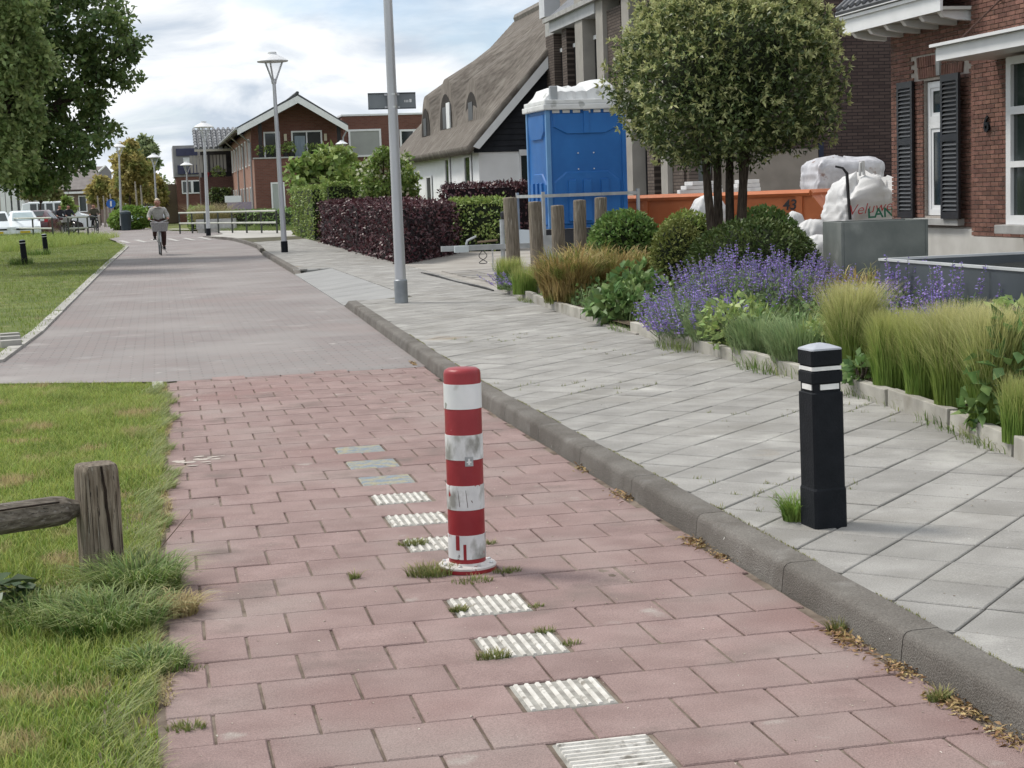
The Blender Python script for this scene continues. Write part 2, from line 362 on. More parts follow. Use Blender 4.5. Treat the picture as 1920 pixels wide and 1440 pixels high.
for i in range(-4, 37):
    y = 4.10 + i*0.2825
    x0 = 1.115 + (0.1485 if i % 2 else 0.0) + 0.006*(i/20) + RNG.normal(0, .004)
    le = -0.07 + 0.09*max(0, min(1, (y-5)/9)) + RNG.normal(0, 0.012)
    for k in range(-5, 6):
        a, b = x0 + k*0.297 - PW/2, x0 + k*0.297 + PW/2
        a2, b2 = max(a, le), min(b, KX(y)-0.008)
        if b2 - a2 < 0.05: continue
        cand.append(((a2+b2)/2, y, b2-a2, i, k, abs(b2-a2-PW) < 1e-6))
cand.sort(key=lambda q: q[0]**2 + q[1]**2)
n_part = 0
m_white = M('white_tile', (0.50, 0.48, 0.44), (0.66, 0.64, 0.60), 14, 0.85, 0.3, 120, coord='World', spots=[((0.24, 0.22, 0.19), 22, 0.55, 0.12)])
m_wbase = M('white_tile_base', (0.22, 0.21, 0.19), (0.36, 0.35, 0.32), 20, 0.9, 0.3, 120, coord='World')
m_bluey = M('worn_blue_yellow_tile', (0.27, 0.31, 0.35), (0.40, 0.37, 0.27), 16, 0.85, 0.3, 120, coord='World', lo=0.42, hi=0.58, grain=.25, gscale=120)
for (x, y, w, i, k, full) in cand:
    zr = RNG.normal(0, 0.0012)
    if k == 0 and i in white_rows:
        md = white_rows[i]
        bm_ = m_bluey if md == 2 else m_wbase
        t = slab(PW-.012, PD-.008, 0.05).build('ribbed_tile', bm_, path, world=False); t.location = (x, y, 0.0-0.002)
        nr = 9 if md == 1 else (8 if md == 0 else 12)
        along = (PD-.02) if md != 1 else (PW-.03)
        mr_ = MB(); s_ = along/2; rw = 0.0085 if md != 2 else 0.006; rh = 0.0055 if md != 2 else 0.003
        mr_.rings([[(-rw, e*s_, 0), (-rw*.55, e*s_*.985, rh), (rw*.55, e*s_*.985, rh), (rw, e*s_, 0)] for e in (-1, 1)])
        src = mr_.build('rib', m_white if md != 2 else m_bluey, t, world=False)
        span = (PW-.05) if md != 1 else (PD-.04)
        for q in range(nr):
            u = (q/(nr-1)-.5)*span
            o = src if q == 0 else share('rib', src, t, (0, 0, 0))
            o.location = (u, 0, 0) if md == 0 else (0, u, 0)
            if md != 0: o.rotation_euler = (0, 0, math.pi/2)
            if md == 2: o.scale = (1, 1.06, 1)
        continue
    if n_part < 300:
        n_part += 1
        if full and pav_src is not None: o = share('paver', pav_src, path, (x, y, zr))
        else:
            o = slab(w, PD, 0.05).build('paver', m_pav, path, world=False); o.location = (x, y, zr)
            if full: pav_src = o
        o.rotation_euler = (RNG.normal(0, .002), RNG.normal(0, .002), RNG.normal(0, .004))
    else:
        s_ = slab(w, PD, 0.05); rest.add([(p[0]+x, p[1]+y, p[2]+zr) for p in s_.v], s_.f)
if rest.v: stuff(rest.build('far_pavers', m_pav, path))

# ---- kerb of concrete stones, one metre each
m_kerb = M('kerb_concrete', (0.125, 0.113, 0.10), (0.175, 0.163, 0.147), 3.5, 0.9, 0.8, 160, coord='World', rnd=0.08, hue=.2, grain=.3, gscale=150,
           spots=[((0.085, 0.074, 0.063), 1.3, 0.54, 0.25), ((0.60, 0.59, 0.56), 42, 0.74, 0.02), ((0.23, 0.22, 0.205), 5, 0.6, 0.2)])
kerb = struct(MB().box(2.2, 2.33, 1.2, 22.4, -0.06, -0.03).build('kerb', m_bed))
KP = [(0.0, -0.05), (0.012, 0.072), (0.016, 0.088), (0.026, 0.099), (0.042, 0.1035), (0.135, 0.1045), (0.135, -0.05)]
def kerb_stone(y0, y1, drop0=0.0, drop1=0.0):
    return MB().rings([[(KX(y)+px, y, pz-(dr if pz > 0 else 0)) for px, pz in KP] for y, dr in ((y0, drop0), (y1, drop1))])
yk = 1.62
while yk < 22.4:
    y1 = min(yk+1.0, 22.5)
    kerb_stone(yk+0.003, y1-0.003).build('kerb_stone', m_kerb, kerb, smooth=True); yk += 1.0
kerb_stone(22.5, 23.0, 0.0, 0.085).build('kerb_stone', m_kerb, kerb, smooth=True)
yk = 34.0
kerb_stone(33.5, 34.0, 0.085, 0.0).build('kerb_stone', m_kerb, kerb, smooth=True)
while yk < 53.5:
    if not (47.0 <= yk < 49.5): kerb_stone(yk+0.004, yk+0.996).build('kerb_stone', m_kerb, kerb, smooth=True)
    yk += 1.0
# kerb swinging round the far corner
cor = [(3.12, 53.9), (3.1, 58), (3.02, 62), (2.9, 66), (2.6, 69), (1.9, 72)]
for a, b in zip(cor[:-1], cor[1:]):
    an = math.atan2(b[1]-a[1], b[0]-a[0]); ln = math.dist(a, b); k = int(ln/1.0)
    for i in range(k):
        c = [a[q]+(b[q]-a[q])*(i+.5)/k for q in (0, 1)]
        MB().obox((c[0]+.06, c[1], 0.03), (ln/k-.01, 0.14, 0.148), an).build('kerb_stone', m_kerb, kerb)

# ---- pavement of grey 30 cm tiles laid at 45 degrees
m_pvbed = M('pavement_joint', (0.055, 0.05, 0.035), (0.10, 0.09, 0.065), 8, 0.95, coord='World', spots=[((0.17, 0.19, 0.07), 3.5, 0.56, 0.1)])
pv = [(KX(y)+0.13, y) for y in (1.0, 12, 14.2, 22.5)] + [(3.45, 23.2), (3.55, 33.6)] + [(KX(y)+0.13, y) for y in (34, 47, 53.9)] + [(3.22, 58), (3.12, 62), (3.0, 66), (2.7, 69), (2.0, 72), (3.4, 80), (7.0, 75), (7.2, 66)] + [(SX(y)+.05, y) for y in (54, 34, 23.2, 18, 10.3, 7.19, 5.0, 1.0)]
pavement = struct(MB().prism([tuple(map(float, p)) for p in pv], 'z', -0.05, 0.086).build('pavement', m_pvbed))
m_tile = M('grey_tile', (0.258, 0.250, 0.235), (0.335, 0.326, 0.308), 4.0, 0.88, 0.5, 240, coord='World', rnd=0.09, hue=.3, grain=.2, gscale=170,
           spots=[((0.225, 0.215, 0.195), 1.2, 0.54, 0.2), ((0.43, 0.42, 0.395), 1.7, 0.60, 0.14), ((0.6, 0.59, 0.56), 45, 0.74, 0.02), ((0.28, 0.225, 0.16), 0.9, 0.66, 0.1), ((0.22, 0.20, 0.17), 60, 0.74, 0.03)])
TS = 0.302; c45 = math.sqrt(.5); rest = MB(); cand = []
for a in range(-12, 260):
    for b in range(-130, 130):
        cx = 2.36 + (a - b)*TS*c45*1.0; cy = 1.8 + (a + b)*TS*c45
        if not (2.6 < cy < 66) or not (KX(cy)-.1 < cx < SX(cy)+.25): continue
        h = (TS-0.009)/2*math.sqrt(2)
        poly = [(cx, cy-h), (cx+h, cy), (cx, cy+h), (cx-h, cy)]
        xl = KX(cy)+0.141
        if 22.7 < cy < 33.8: xl = 3.46
        if cy > 54: xl = float(np.interp(cy, [54, 58, 62, 66], [3.26, 3.25, 3.16, 3.04]))
        s0 = (KX(cy+.2)-KX(cy-.2))/.4
        p = clip_poly(poly, -1, s0, -xl + s0*cy)
        xr = SX(cy); s1 = (SX(cy+.2)-SX(cy-.2))/.4
        p = clip_poly(p, 1, -s1, xr - s1*cy) if len(p) > 2 else p
        if len(p) < 3 or area(p) < 0.004: continue
        cand.append((cx, cy, p, area(p) > 0.99*2*h*h))
cand.sort(key=lambda q: q[0]**2+q[1]**2)
def ptile(p, z):
    c = np.mean(p, 0); ins = [(q[0]+(c[0]-q[0])*.03, q[1]+(c[1]-q[1])*.03) for q in p]
    return MB().rings([[(q[0], q[1], 0.07) for q in p], [(q[0], q[1], z-0.004) for q in p], [(q[0], q[1], z) for q in ins]])
n_part = 0; tsrc = None
for cx, cy, p, full in cand:
    z = 0.1005 + RNG.normal(0, 0.0012)
    vis = cy > 3.2 + (cx-2.3)*1.0
    if n_part < 300 and vis:
        n_part += 1
        if full and tsrc: share('paving_tile', tsrc, pavement, (cx, cy, z-0.1))
        else:
            loc_p = [(q[0]-cx, q[1]-cy) for q in p]
            o = ptile(loc_p, 0.1).build('paving_tile', m_tile, pavement, world=False); o.location = (cx, cy, z-0.1)
            if full: tsrc = o
    else:
        t = ptile(p, z); rest.add(t.v, t.f)
stuff(rest.build('far_paving_tiles', m_tile, pavement))

# dropped crossing between the kerbs: a smooth slab falling to the road
m_ramp = M('ramp_concrete', (0.25, 0.25, 0.245), (0.30, 0.30, 0.295), 1.5, 0.8, 0.2, 120, coord='World', spots=[((0.3, 0.3, 0.29), 0.8, 0.55, 0.2)])
mr_ = MB(); ys = np.linspace(23.02, 33.5, 12)
ramp_root = None
for q, (a, b) in enumerate(zip(ys[:-1], ys[1:])):
    g = 0.006
    mm_ = MB().add([(KX(a)+.01, a+g, 0.012), (3.44, a+g, 0.099), (3.44, b-g, 0.099), (KX(b)+.01, b-g, 0.012), (KX(a)+.01, a+g, -0.05), (3.44, a+g, -0.05), (3.44, b-g, -0.05), (KX(b)+.01, b-g, -0.05)],
            [(0, 1, 2, 3), (7, 6, 5, 4), (0, 4, 5, 1), (1, 5, 6, 2), (2, 6, 7, 3), (3, 7, 4, 0)])
    if ramp_root is None: ramp_root = struct(mm_.build('crossing_ramp', m_ramp))
    else: mm_.build('ramp_slab', m_ramp, ramp_root)

MB().add([(KX(34)+.01, 33.98, -.04), (3.56, 33.52, -.04), (3.56, 33.52, .099), (KX(34)+.01, 33.98, .099), (KX(34)+.01, 33.93, -.04), (3.50, 33.47, -.04), (3.50, 33.47, .097), (KX(34)+.01, 33.93, .06)], [(3, 2, 6, 7), (4, 5, 6, 7), (0, 4, 7, 3), (1, 2, 6, 5)]).build('ramp_cheek', m_ramp, ramp_root)
# ---- driveway and yard beyond the garden
m_drive = M('driveway_concrete', (0.27, 0.25, 0.225), (0.36, 0.34, 0.31), 1.2, 0.9, 0.4, 80, coord='World', spots=[((0.28, 0.26, 0.235), 0.9, 0.55, 0.2), ((0.52, 0.5, 0.47), 3, 0.66, 0.06)])
sheet('driveway', [(4.85, 23.55), (5.4, 23.6), (9.5, 27), (30, 27), (30, 60), (8.2, 60), (7.2, 40.5), (5.0, 34.0)], m_drive, 0.090)
m_mat = M('rubber_mat', (0.23, 0.22, 0.205), (0.33, 0.31, 0.29), 2, 0.9, 0.4, 60, coord='World')
mats_ = struct(MB().box(5.2, 5.25, 26.0, 26.05, 0.06, 0.085).build('driveway_mats', m_mat))
for i in range(5):
    for j in range(13):
        x, y = 5.35+i*0.5, 24.8+j*0.42 + i*.1
        MB().obox((x, y, 0.1+RNG.normal(0, .003)), (0.46, 0.38, 0.02), 0.05+RNG.normal(0, .02), RNG.normal(0, .006), RNG.normal(0, .006)).build('mat_panel', m_mat if (i+j) % 3 else m_drive, mats_)
# dark rubber strip where the driveway meets the pavement
dk = M('black_rubber', (0.015, 0.015, 0.016), (0.03, 0.03, 0.03), 8, 0.7)
a0, a1 = G(790, 512, .1), G(925, 546, .1)
struct(MB().tube([(a0[0]+(a1[0]-a0[0])*t, a0[1]+(a1[1]-a0[1])*t, 0.105+0.012*math.sin(t*9)) for t in np.linspace(0, 1, 12)], [0.012+0.012*math.sin(math.pi*t) for t in np.linspace(0, 1, 12)], 6).build('driveway_edge_strip', dk))

# ---- garden bed: soil and concrete edging
m_soil = M('soil', (0.05, 0.036, 0.024), (0.12, 0.09, 0.06), 14, 0.97, 0.8, 60, coord='World', spots=[((0.24, 0.18, 0.11), 30, 0.66, 0.05)])
gy = [0.5, 2.5, 5.0, 6.2, 7.19, 8.7, 10.3, 13.5, 16.4, 18, 20.5, 23.2]
sheet('garden_soil', [(SX(y)+0.03, y) for y in gy] + [(5.6, 23.4), (9.6, 26.9), (11.4, 26.9), (11.4, 0.5)], m_soil, 0.165)
m_edg = M('garden_edging', (0.30, 0.285, 0.25), (0.44, 0.42, 0.375), 5, 0.92, 0.5, 120, coord='World', rnd=0.1, spots=[((0.22, 0.2, 0.16), 2.4, 0.57, 0.15)])
ged = struct(MB().box(4.0, 4.05, 6.5, 6.55, 0.05, 0.06).build('garden_edge', m_edg))
seg = 1.4
while seg < 23.1:
    if not (14.9 < seg < 16.2):
        a, b = (SX(seg), seg), (SX(seg+.98), seg+.98); an = math.atan2(b[1]-a[1], b[0]-a[0])
        MB().obox(((a[0]+b[0])/2+0.03, (a[1]+b[1])/2, 0.145+RNG.normal(0, .006)), (0.985, 0.065, 0.13), an+RNG.normal(0, .006), RNG.normal(0, .03)).build('edging_block', m_edg, ged, bevel=0.006)
    seg += 1.0
MB().obox((4.62, 15.7, 0.105), (0.36, 1.25, 0.03), 0).build('edging_block', m_drive, ged, bevel=0.004)

# ---- raised crossing far along the road: plateau ramp marks
m_paint = M('road_paint', (0.36, 0.35, 0.33), (0.48, 0.47, 0.45), 8, 0.8)
plat = struct(MB().add([(-1.6, 69.0, 0.004), (2.6, 69.3, 0.004), (2.55, 71.3, 0.075), (-1.75, 71.0, 0.075), (3.2, 82, 0.075), (-2.6, 82, 0.075)],
                      [(0, 1, 2, 3), (3, 2, 4, 5)]).build('raised_crossing', m_road))
for i in range(6):
    x = -1.25 + i*0.66
    MB().add([(x, 69.1, 0.012), (x+.16, 69.1, 0.012), (x-.22, 71.2, 0.085), (x-.42, 71.2, 0.085)], [(0, 1, 2, 3)]).build('ramp_mark', m_paint, plat)
m_lightpav = M('pale_pavement', (0.36, 0.35, 0.325), (0.44, 0.425, 0.395), 1.5, 0.9, coord='World')
sheet('corner_footway', [(3.2, 65.6), (3.0, 66.4), (2.72, 69), (2.05, 72), (2.9, 76), (3.4, 79.9), (6.95, 74.9), (7.15, 66), (5.4, 65.6)], m_lightpav, 0.0905)
sheet('far_footway', [(2.9, 72.2), (6.9, 75.2), (6.6, 80), (3.6, 91), (0.9, 99.5), (0.5, 98), (3.0, 89)], m_lightpav, 0.093)

# ---- lawns
m_lawn = M('lawn_ground', (0.07, 0.10, 0.02), (0.13, 0.16, 0.04), 1.6, 0.95, 0.3, 60, coord='World', spots=[((0.23, 0.195, 0.10), 3.4, 0.60, 0.08)])
near_lawn = [(-9, 1.5), (-0.10, 1.5), (-0.10, 5.5), (-0.05, 9), (-0.01, 14.15), (-1.44, 14.82), (-9, 16.0)]
sheet('near_lawn', near_lawn, m_lawn, -0.012)
far_lawn = [tuple(p) for p in lawn_edge] + [(-3.4, 86), (-9, 110), (-60, 110), (-60, 30), (-9, 18.5)]
far_lawn = [(p[0]-.1, p[1]) for p in far_lawn]
farlawn_o = sheet('far_lawn', far_lawn, m_lawn, 0.012)
gp = MB()
for i in range(3):
    for j in range(9):
        p = (-1.66 - j*0.30 - i*.05, 18.75 + i*0.5 + j*.06)
        MB().obox((p[0], p[1], 0.05+RNG.normal(0, .004)), (0.22, 0.17, 0.09), 0.2+RNG.normal(0, .03)).build('grass_paver', m_conc, farlawn_o)
MB().obox((0.045-.12, 14.0, -0.004), (0.09, 0.5, 0.03), 0.02).build('corner_stone', m_conc, path)
# ================================================================ NEAR THINGS
# ---- red and white bollard
p = G(877, 1066); B = thing('bollard', 'red and white striped plastic bollard standing in the middle of the path', 'bollard', (p[0], p[1], 0))
m_red = M('bollard_red', (0.225, 0.010, 0.017), (0.29, 0.02, 0.027), 7, 0.42, 0.1, 60, spec=0.45, spots=[((0.25, 0.012, 0.015), 12, 0.62, 0.1), ((0.6, 0.3, 0.27), 38, 0.72, 0.02)])
m_band = M('bollard_white_foil', (0.66, 0.68, 0.70), (0.76, 0.77, 0.78), 10, 0.38, 0.15, 300, spec=0.5,
           spots=[((0.33, 0.33, 0.31), 16, 0.665, 0.03), ((0.40, 0.39, 0.36), 9, 0.63, 0.12)], stretch=(1, 1, 0.7))
m_band2 = M('bollard_scuffed_foil', (0.55, 0.56, 0.57), (0.74, 0.75, 0.75), 10, 0.45, 0.15, 200, spec=0.4,
            spots=[((0.27, 0.27, 0.25), 11, 0.50, 0.12), ((0.30, 0.02, 0.02), 15, 0.64, 0.015), ((0.12, 0.1, 0.09), 26, 0.69, 0.02)], stretch=(1, 1, 0.6))
r0 = 0.0745
MB().lathe([(r0, 0.03), (r0, 0.80), (r0-.004, 0.812), (r0-.016, 0.82), (0.001, 0.822)], 40, p).build('post', m_red, B, smooth=True)
for i, (a, b) in enumerate([(0.66, 0.76), (0.455, 0.556), (0.252, 0.352), (0.052, 0.150)]):
    MB().lathe([(r0-.001, a), (r0+.0018, a+.0005), (r0+.0018, b-.0005), (r0-.001, b)], 40, p, False).build('reflective_band', m_band if i == 0 else m_band2, B, smooth=True,
        label=['clean white honeycomb foil band', 'torn white band with peeled grey patch', 'white band with dark scratches', 'scuffed white band with red patches'][i])
MB().lathe([(0.117, 0.0), (0.117, 0.014)], 40, p).build('flange_rim', m_red, B, smooth=True)
m_fl = M('flange_white', (0.50, 0.47, 0.45), (0.66, 0.63, 0.61), 20, 0.5, spots=[((0.25, 0.09, 0.08), 30, .66, .05)])
MB().lathe([(0.116, 0.0142), (0.117, 0.022), (0.112, 0.027), (0.082, 0.028), (0.080, 0.034), (0.074, 0.035)], 40, p, False).build('base_flange', m_fl, B, smooth=True)
m_steel = M('steel', (0.55, 0.56, 0.57), (0.66, 0.67, 0.68), 12, 0.35, metal=0.9)
for k in range(8):
    a = k*math.pi/4 + .3; MB().lathe([(0.008, 0.026), (0.008, 0.032), (0.005, 0.034)], 8, (p[0]+.1*math.cos(a), p[1]+.1*math.sin(a), 0)).build('bolt', m_steel, B, smooth=True)
def patch(a0, a1, z0, z1, r, n=6, skew=0.0):
    m = MB(); R = [[(p[0]+r*math.cos(a0+(a1-a0)*k/n), p[1]+r*math.sin(a0+(a1-a0)*k/n), z) for k in range(n+1)] for z in (z0, z1)]
    v = R[0]+R[1]; m.add(v, [(k, k+1, n+2+k, n+1+k) for k in range(n)]); return m
ca = -math.pi/2 - math.atan2(p[0], p[1])
st = patch(ca+.02, ca+.46, 0.432, 0.470, r0+.0032).build('sticker', M('sticker_grey', (0.28, 0.30, 0.31), (0.40, 0.42, 0.43), 30, 0.4), B)
patch(ca+.10, ca+.36, 0.446, 0.452, r0+.0042).build('sticker_print', M('sticker_print', (0.68, 0.69, 0.69), None, 30, 0.4), st)
patch(ca+.18, ca+.28, 0.438, 0.463, r0+.0042).build('sticker_print', MATS['sticker_print'], st)
m_dark = M('scratch_dark', (0.05, 0.035, 0.03), (0.12, 0.06, 0.05), 30, 0.6)
for (u, z0, z1, w) in [(-.36, .268, .335, .035), (.06, .265, .335, .035), (.33, .283, .293, .10)]:
    m = MB(); a = ca+u; q = [(p[0]+(r0+.0025)*math.cos(aa), p[1]+(r0+.0025)*math.sin(aa), zz) for aa, zz in ((a-.06, z1), (a-.06+w*.6, z1), (a+.05, z0), (a+.02, z0))]
    m.quad(*q).build('scratch', m_dark, B)
for u, z0, z1, da in [(-.20, .052, .115, .16), (-.62, .09, .15, .22)]:
    patch(ca+u, ca+u+da, z0, z1, r0+.0024).build('peeled_patch', m_red, B)
B.rotation_euler = (0, 0.010, 0)

# ---- black bollard on the pavement
p = G(1545, 984, .1); K = thing('bollard', 'black square bollard with two white reflector rings on the grey pavement', 'bollard', (p[0], p[1], 0.1))
m_blk = M('black_plastic', (0.006, 0.008, 0.011), (0.011, 0.013, 0.017), 12, 0.7, 0.3, 120, spec=0.2, spots=[((0.03, 0.03, 0.032), 14, 0.68, 0.08)])
m_refl = M('reflector_white', (0.70, 0.71, 0.70), (0.82, 0.82, 0.81), 25, 0.4)
def sq(h, z, rz=0.0, c=(0, 0), bev=0.12):
    q = []
    for sx, sy in ((-1, -1), (1, -1), (1, 1), (-1, 1)):
        for e in ((1-bev, 1) if sx*sy > 0 else (1, 1-bev)):
            o = 1-bev if e == 1 else 1
            q.append((sx*h*e, sy*h*o))
    q.sort(key=lambda v: math.atan2(v[1], v[0]))
    c_, s_ = math.cos(rz), math.sin(rz)
    return [(c[0]+a*c_-b*s_, c[1]+a*s_+b*c_, z) for a, b in q]
def bollard_black(root, o, s, H, rz, refl2=True):
    h = s/2; f = H/0.75
    R = [(h*1.05, -.05), (h*1.05, .155*f), (h*1.0, .165*f), (h*1.0, .552*f), (h*.9, .556*f), (h*.9, .592*f), (h*1.0, .596*f), (h*1.0, .638*f), (h*.9, .642*f), (h*.9, .664*f), (h*1.0, .668*f), (h*1.0, .726*f)]
    MB().rings([sq(a, z+o[2], rz, o) for a, z in R]).build('post', m_blk, root)
    MB().rings([sq(h*1.0, .7262*f+o[2], rz, o), sq(h*.97, .733*f+o[2], rz, o), sq(h*.45, .747*f+o[2], rz, o), sq(h*.12, .752*f+o[2], rz, o)]).build('cap', M('bollard_cap', (0.30, 0.32, 0.36), (0.40, 0.42, 0.46), 8, 0.45, spec=0.5), root)
    MB().rings([sq(h*.96, .645*f+o[2], rz, o), sq(h*.96, .661*f+o[2], rz, o)], False).build('reflector_ring', m_refl, root)
    if refl2:
        for k in range(4):
            a = rz + k*math.pi/2; d = (math.cos(a), math.sin(a)); t = (-d[1], d[0])
            c = (o[0]+d[0]*h*.93+t[0]*h*.12, o[1]+d[1]*h*.93+t[1]*h*.12, o[2]+.578*f)
            MB().obox(c, (h*.08, h*1.2, .022*f), a).build('reflector', m_refl, root)
bollard_black(K, (p[0], p[1], 0.1), 0.138, 0.755, 0.06); K.rotation_euler = (0, -0.012, 0)
for n_, (x, y, tx) in enumerate([(47, 497, 'farther left of two small black bollards on the grass, longer dark tuft at its foot'), (87, 478, 'farther right of two small black bollards on the grass, beside a dark tuft')]):
    q = G(x, y); r = thing('bollard', ['black bollard with white rings on the far grass, the left and nearer one', 'black bollard with white rings on the far grass, the right and farther one'][n_], 'bollard', (q[0], q[1], 0), 'black bollards on the far grass')
    bollard_black(r, (q[0], q[1], 0), 0.15, 0.70, 0.2, False); r.rotation_euler = (0, -.05, 0)

# ---- weathered wooden knee rail at the left
m_wood = M('weathered_wood', (0.13, 0.10, 0.07), (0.36, 0.305, 0.24), 8, 0.9, 0.9, 70, stretch=(9, 9, 0.8), spots=[((0.37, 0.34, 0.29), 9, 0.60, 0.12), ((0.045, 0.035, 0.03), 16, 0.64, 0.05)])
m_woodx = M('weathered_wood_rail', (0.12, 0.10, 0.08), (0.29, 0.255, 0.21), 8, 0.9, 0.9, 70, stretch=(0.8, 9, 9), spots=[((0.38, 0.36, 0.33), 9, 0.58, 0.12), ((0.04, 0.035, 0.03), 16, 0.63, 0.05)])
m_crack = M('wood_crack', (0.012, 0.009, 0.007), (0.03, 0.02, 0.015), 20, 0.95)
p = G(193, 1080); Fn = thing('knee_rail', 'weathered wooden knee rail with square post at the edge of the near lawn', 'fence', (p[0], p[1], 0))
h = 0.079; R = []
for z, s_, bv in [(-.1, 1.0, .22), (.05, 1.0, .22), (.2, .99, .24), (.35, .98, .22), (.442, .965, .26), (.462, .93, .3), (.47, .86, .32)]:
    rg = sq(h*s_, z, 0.30, p, bv); R.append([(a+RNG.normal(0, .0012), b+RNG.normal(0, .0012), c) for a, b, c in rg])
MB().rings(R).build('post', m_wood, Fn, smooth=True)
va = math.atan2(-p[1], -p[0]); t = (-math.sin(va), math.cos(va)); 
def onpost(u, z, dep=0.0):   # a point on the post face that looks at the path
    c_, s_ = math.cos(.30), math.sin(.30); a, b = u, -h-dep
    return (p[0]+a*c_-b*s_, p[1]+a*s_+b*c_, z)
cz = np.linspace(0.03, 0.468, 14); cu = [0.032 - 0.030*(z/0.47) + RNG.normal(0, .0015) for z in cz]; cw = [0.003+0.0035*math.sin(math.pi*min(1, z/.55)) for z in cz]
m = MB(); m.add([onpost(cu[i]-cw[i], cz[i], .001) for i in range(14)] + [onpost(cu[i]+cw[i], cz[i], .001) for i in range(14)], [(i, 14+i, 15+i, i+1) for i in range(13)]); m.build('crack', m_crack, Fn)
for u0, za, zb in [(-.05, .12, .42), (-.025, .05, .3), (.055, .1, .36), (.066, .03, .18), (-.065, .2, .44)]:
    m = MB(); zz = np.linspace(za, zb, 7); m.add([onpost(u0+.002*math.sin(9*z)-.001, z, .0012) for z in zz]+[onpost(u0+.002*math.sin(9*z)+.001, z, .0012) for z in zz], [(i, 7+i, 8+i, i+1) for i in range(6)]); m.build('crack', m_crack, Fn)
ra = np.array([p[0]-.06, p[1]+.01, 0.292]); rb = np.array([p[0]-1.9, p[1]-.62, 0.292-0.03])
d = (rb-ra); ln = np.linalg.norm(d); d /= ln
pts = [ra + d*s_ for s_ in (0, .045, .075, .12, .5, 1.0, ln)]
MB().tube(pts, [.028, .040, .056, .062, .064, .063, .064], 10).build('rail', m_woodx, Fn)
m = MB(); sd = np.array([d[1], -d[0], 0])*0.0645; sd = sd if sd[1] < 0 else -sd; up_ = np.array([0, 0, 1.0])
cc = [ra + d*s_ + sd*.80 + up_*(.0405+.004*math.sin(6*s_)) for s_ in np.linspace(.11, 1.6, 24)]
m.tube(cc, 0.0042, 5).build('crack', m_crack, Fn)

# ---- lamp posts
m_pole = M('galvanised_pole', (0.42, 0.43, 0.46), (0.54, 0.55, 0.58), 3, 0.42, spec=0.5, metal=0.35, stretch=(1, 1, .15))
m_lampw = M('lamp_white', (0.62, 0.63, 0.65), (0.70, 0.71, 0.72), 4, 0.45)
m_glass = bpy.data.materials.new('lantern_glass'); m_glass.use_nodes = True
_b = m_glass.node_tree.nodes['Principled BSDF']; _b.inputs['Base Color'].default_value = (0.75, 0.8, 0.85, 1); _b.inputs['Roughness'].default_value = 0.12; _b.inputs['Alpha'].default_value = 0.12
def lamp(x, y, top, label, z=0.1, lean=0.0, r0=.055, head=True, H=None, group='street lamps', sleeve=True, hs=1.0, leany=0.0):
    g = G(x, y, z); D = math.hypot(g[0], g[1]); H = H or at(top[0], top[1], D)[2] - z
    r = thing('street_lamp', label, 'street lamp', (g[0], g[1], z), group)
    o = (g[0], g[1], z)
    MB().lathe([(r0*1.05, 0.2), (r0, 0.9), (r0*.62, H)], 14, o).build('pole', m_pole, r, smooth=True)
    if sleeve: MB().lathe([(r0*1.25, -.05), (r0*1.25, 0.30), (r0*1.05, 0.305)], 14, o).build('base_sleeve', m_blk, r, smooth=True)
    if head:
        k = hs
        MB().lathe([(.05*k, H-.06*k), (.06*k, H), (.05*k, H+.05*k)], 12, o).build('bracket_collar', m_pole, r, smooth=True)
        for q in range(3):
            a = q*2*math.pi/3 + .2
            MB().tube([(o[0]+.04*k*math.cos(a), o[1]+.04*k*math.sin(a), z+H), (o[0]+.22*k*math.cos(a), o[1]+.22*k*math.sin(a), z+H+.42*k)], .02*k, 5).build('bracket_arm', m_pole, r)
        MB().lathe([(.07*k, H+.06*k), (.19*k, H+.40*k)], 16, o, False).build('lantern_glass', m_glass, r, smooth=True)
        MB().lathe([(.33*k, H+.41*k), (.34*k, H+.43*k), (.24*k, H+.50*k), (.10*k, H+.57*k), (.09*k, H+.62*k), (.01, H+.63*k)], 20, o).build('lamp_shade', m_lampw, r, smooth=True)
    r.rotation_euler = (leany, lean, 0)
    return r
lamp(753, 568, (727, -60), 'tall silver lamp post beside the kerb carrying a sign back', r0=.072, H=7.2, sleeve=False, lean=-.002)
q = G(753, 568, .1); pole_root = [o for o in bpy.data.objects if o.name.startswith('street_lamp')][0]
MB().lathe([(.090, -.05), (.090, .30), (.076, .315)], 18, (q[0], q[1], .1)).build('base_sleeve', M('sleeve_grey', (0.22, 0.24, 0.26), (0.30, 0.32, 0.34), 6, 0.5, metal=.3), pole_root, smooth=True)
lamp(534, 473, (516, 152), 'silver lamp post with black foot beside the far green hedge', r0=.075, hs=1.25, lean=-.012)
lamp(391, 441, (385, 262), 'silver lamp post with black foot in front of the right railing', r0=.085, hs=1.3, lean=.012)
lamp(228, 432, (225, 292), 'silver lamp post next to the round green bush and bin', 0.0, r0=.085, hs=1.3, lean=.03)
lamp(296, 424, (287, 312), 'distant lamp post behind the cyclist', 0.0, r0=.09, hs=1.5, lean=.0)
lamp(354, 424, (350, 325), 'distant lamp post in front of the grey house with solar panels', 0.0, r0=.085, hs=1.3, lean=.02)
lamp(336, 414, (331, 345), 'distant small lamp post left of the brick house window', 0.0, r0=.09, hs=1.35)
lamp(307, 412, (305, 335), 'bare distant white pole just right of the cyclist', 0.0, r0=.09, head=False)
lamp(238, 412, (235, 340), 'distant pole among the golden trees, left of the cyclist', 0.0, r0=.09, head=False)
lamp(648, 425, (645, 285), 'lamp with white cap rising behind the umbrella tree', 0.0, r0=.06, hs=1.0)

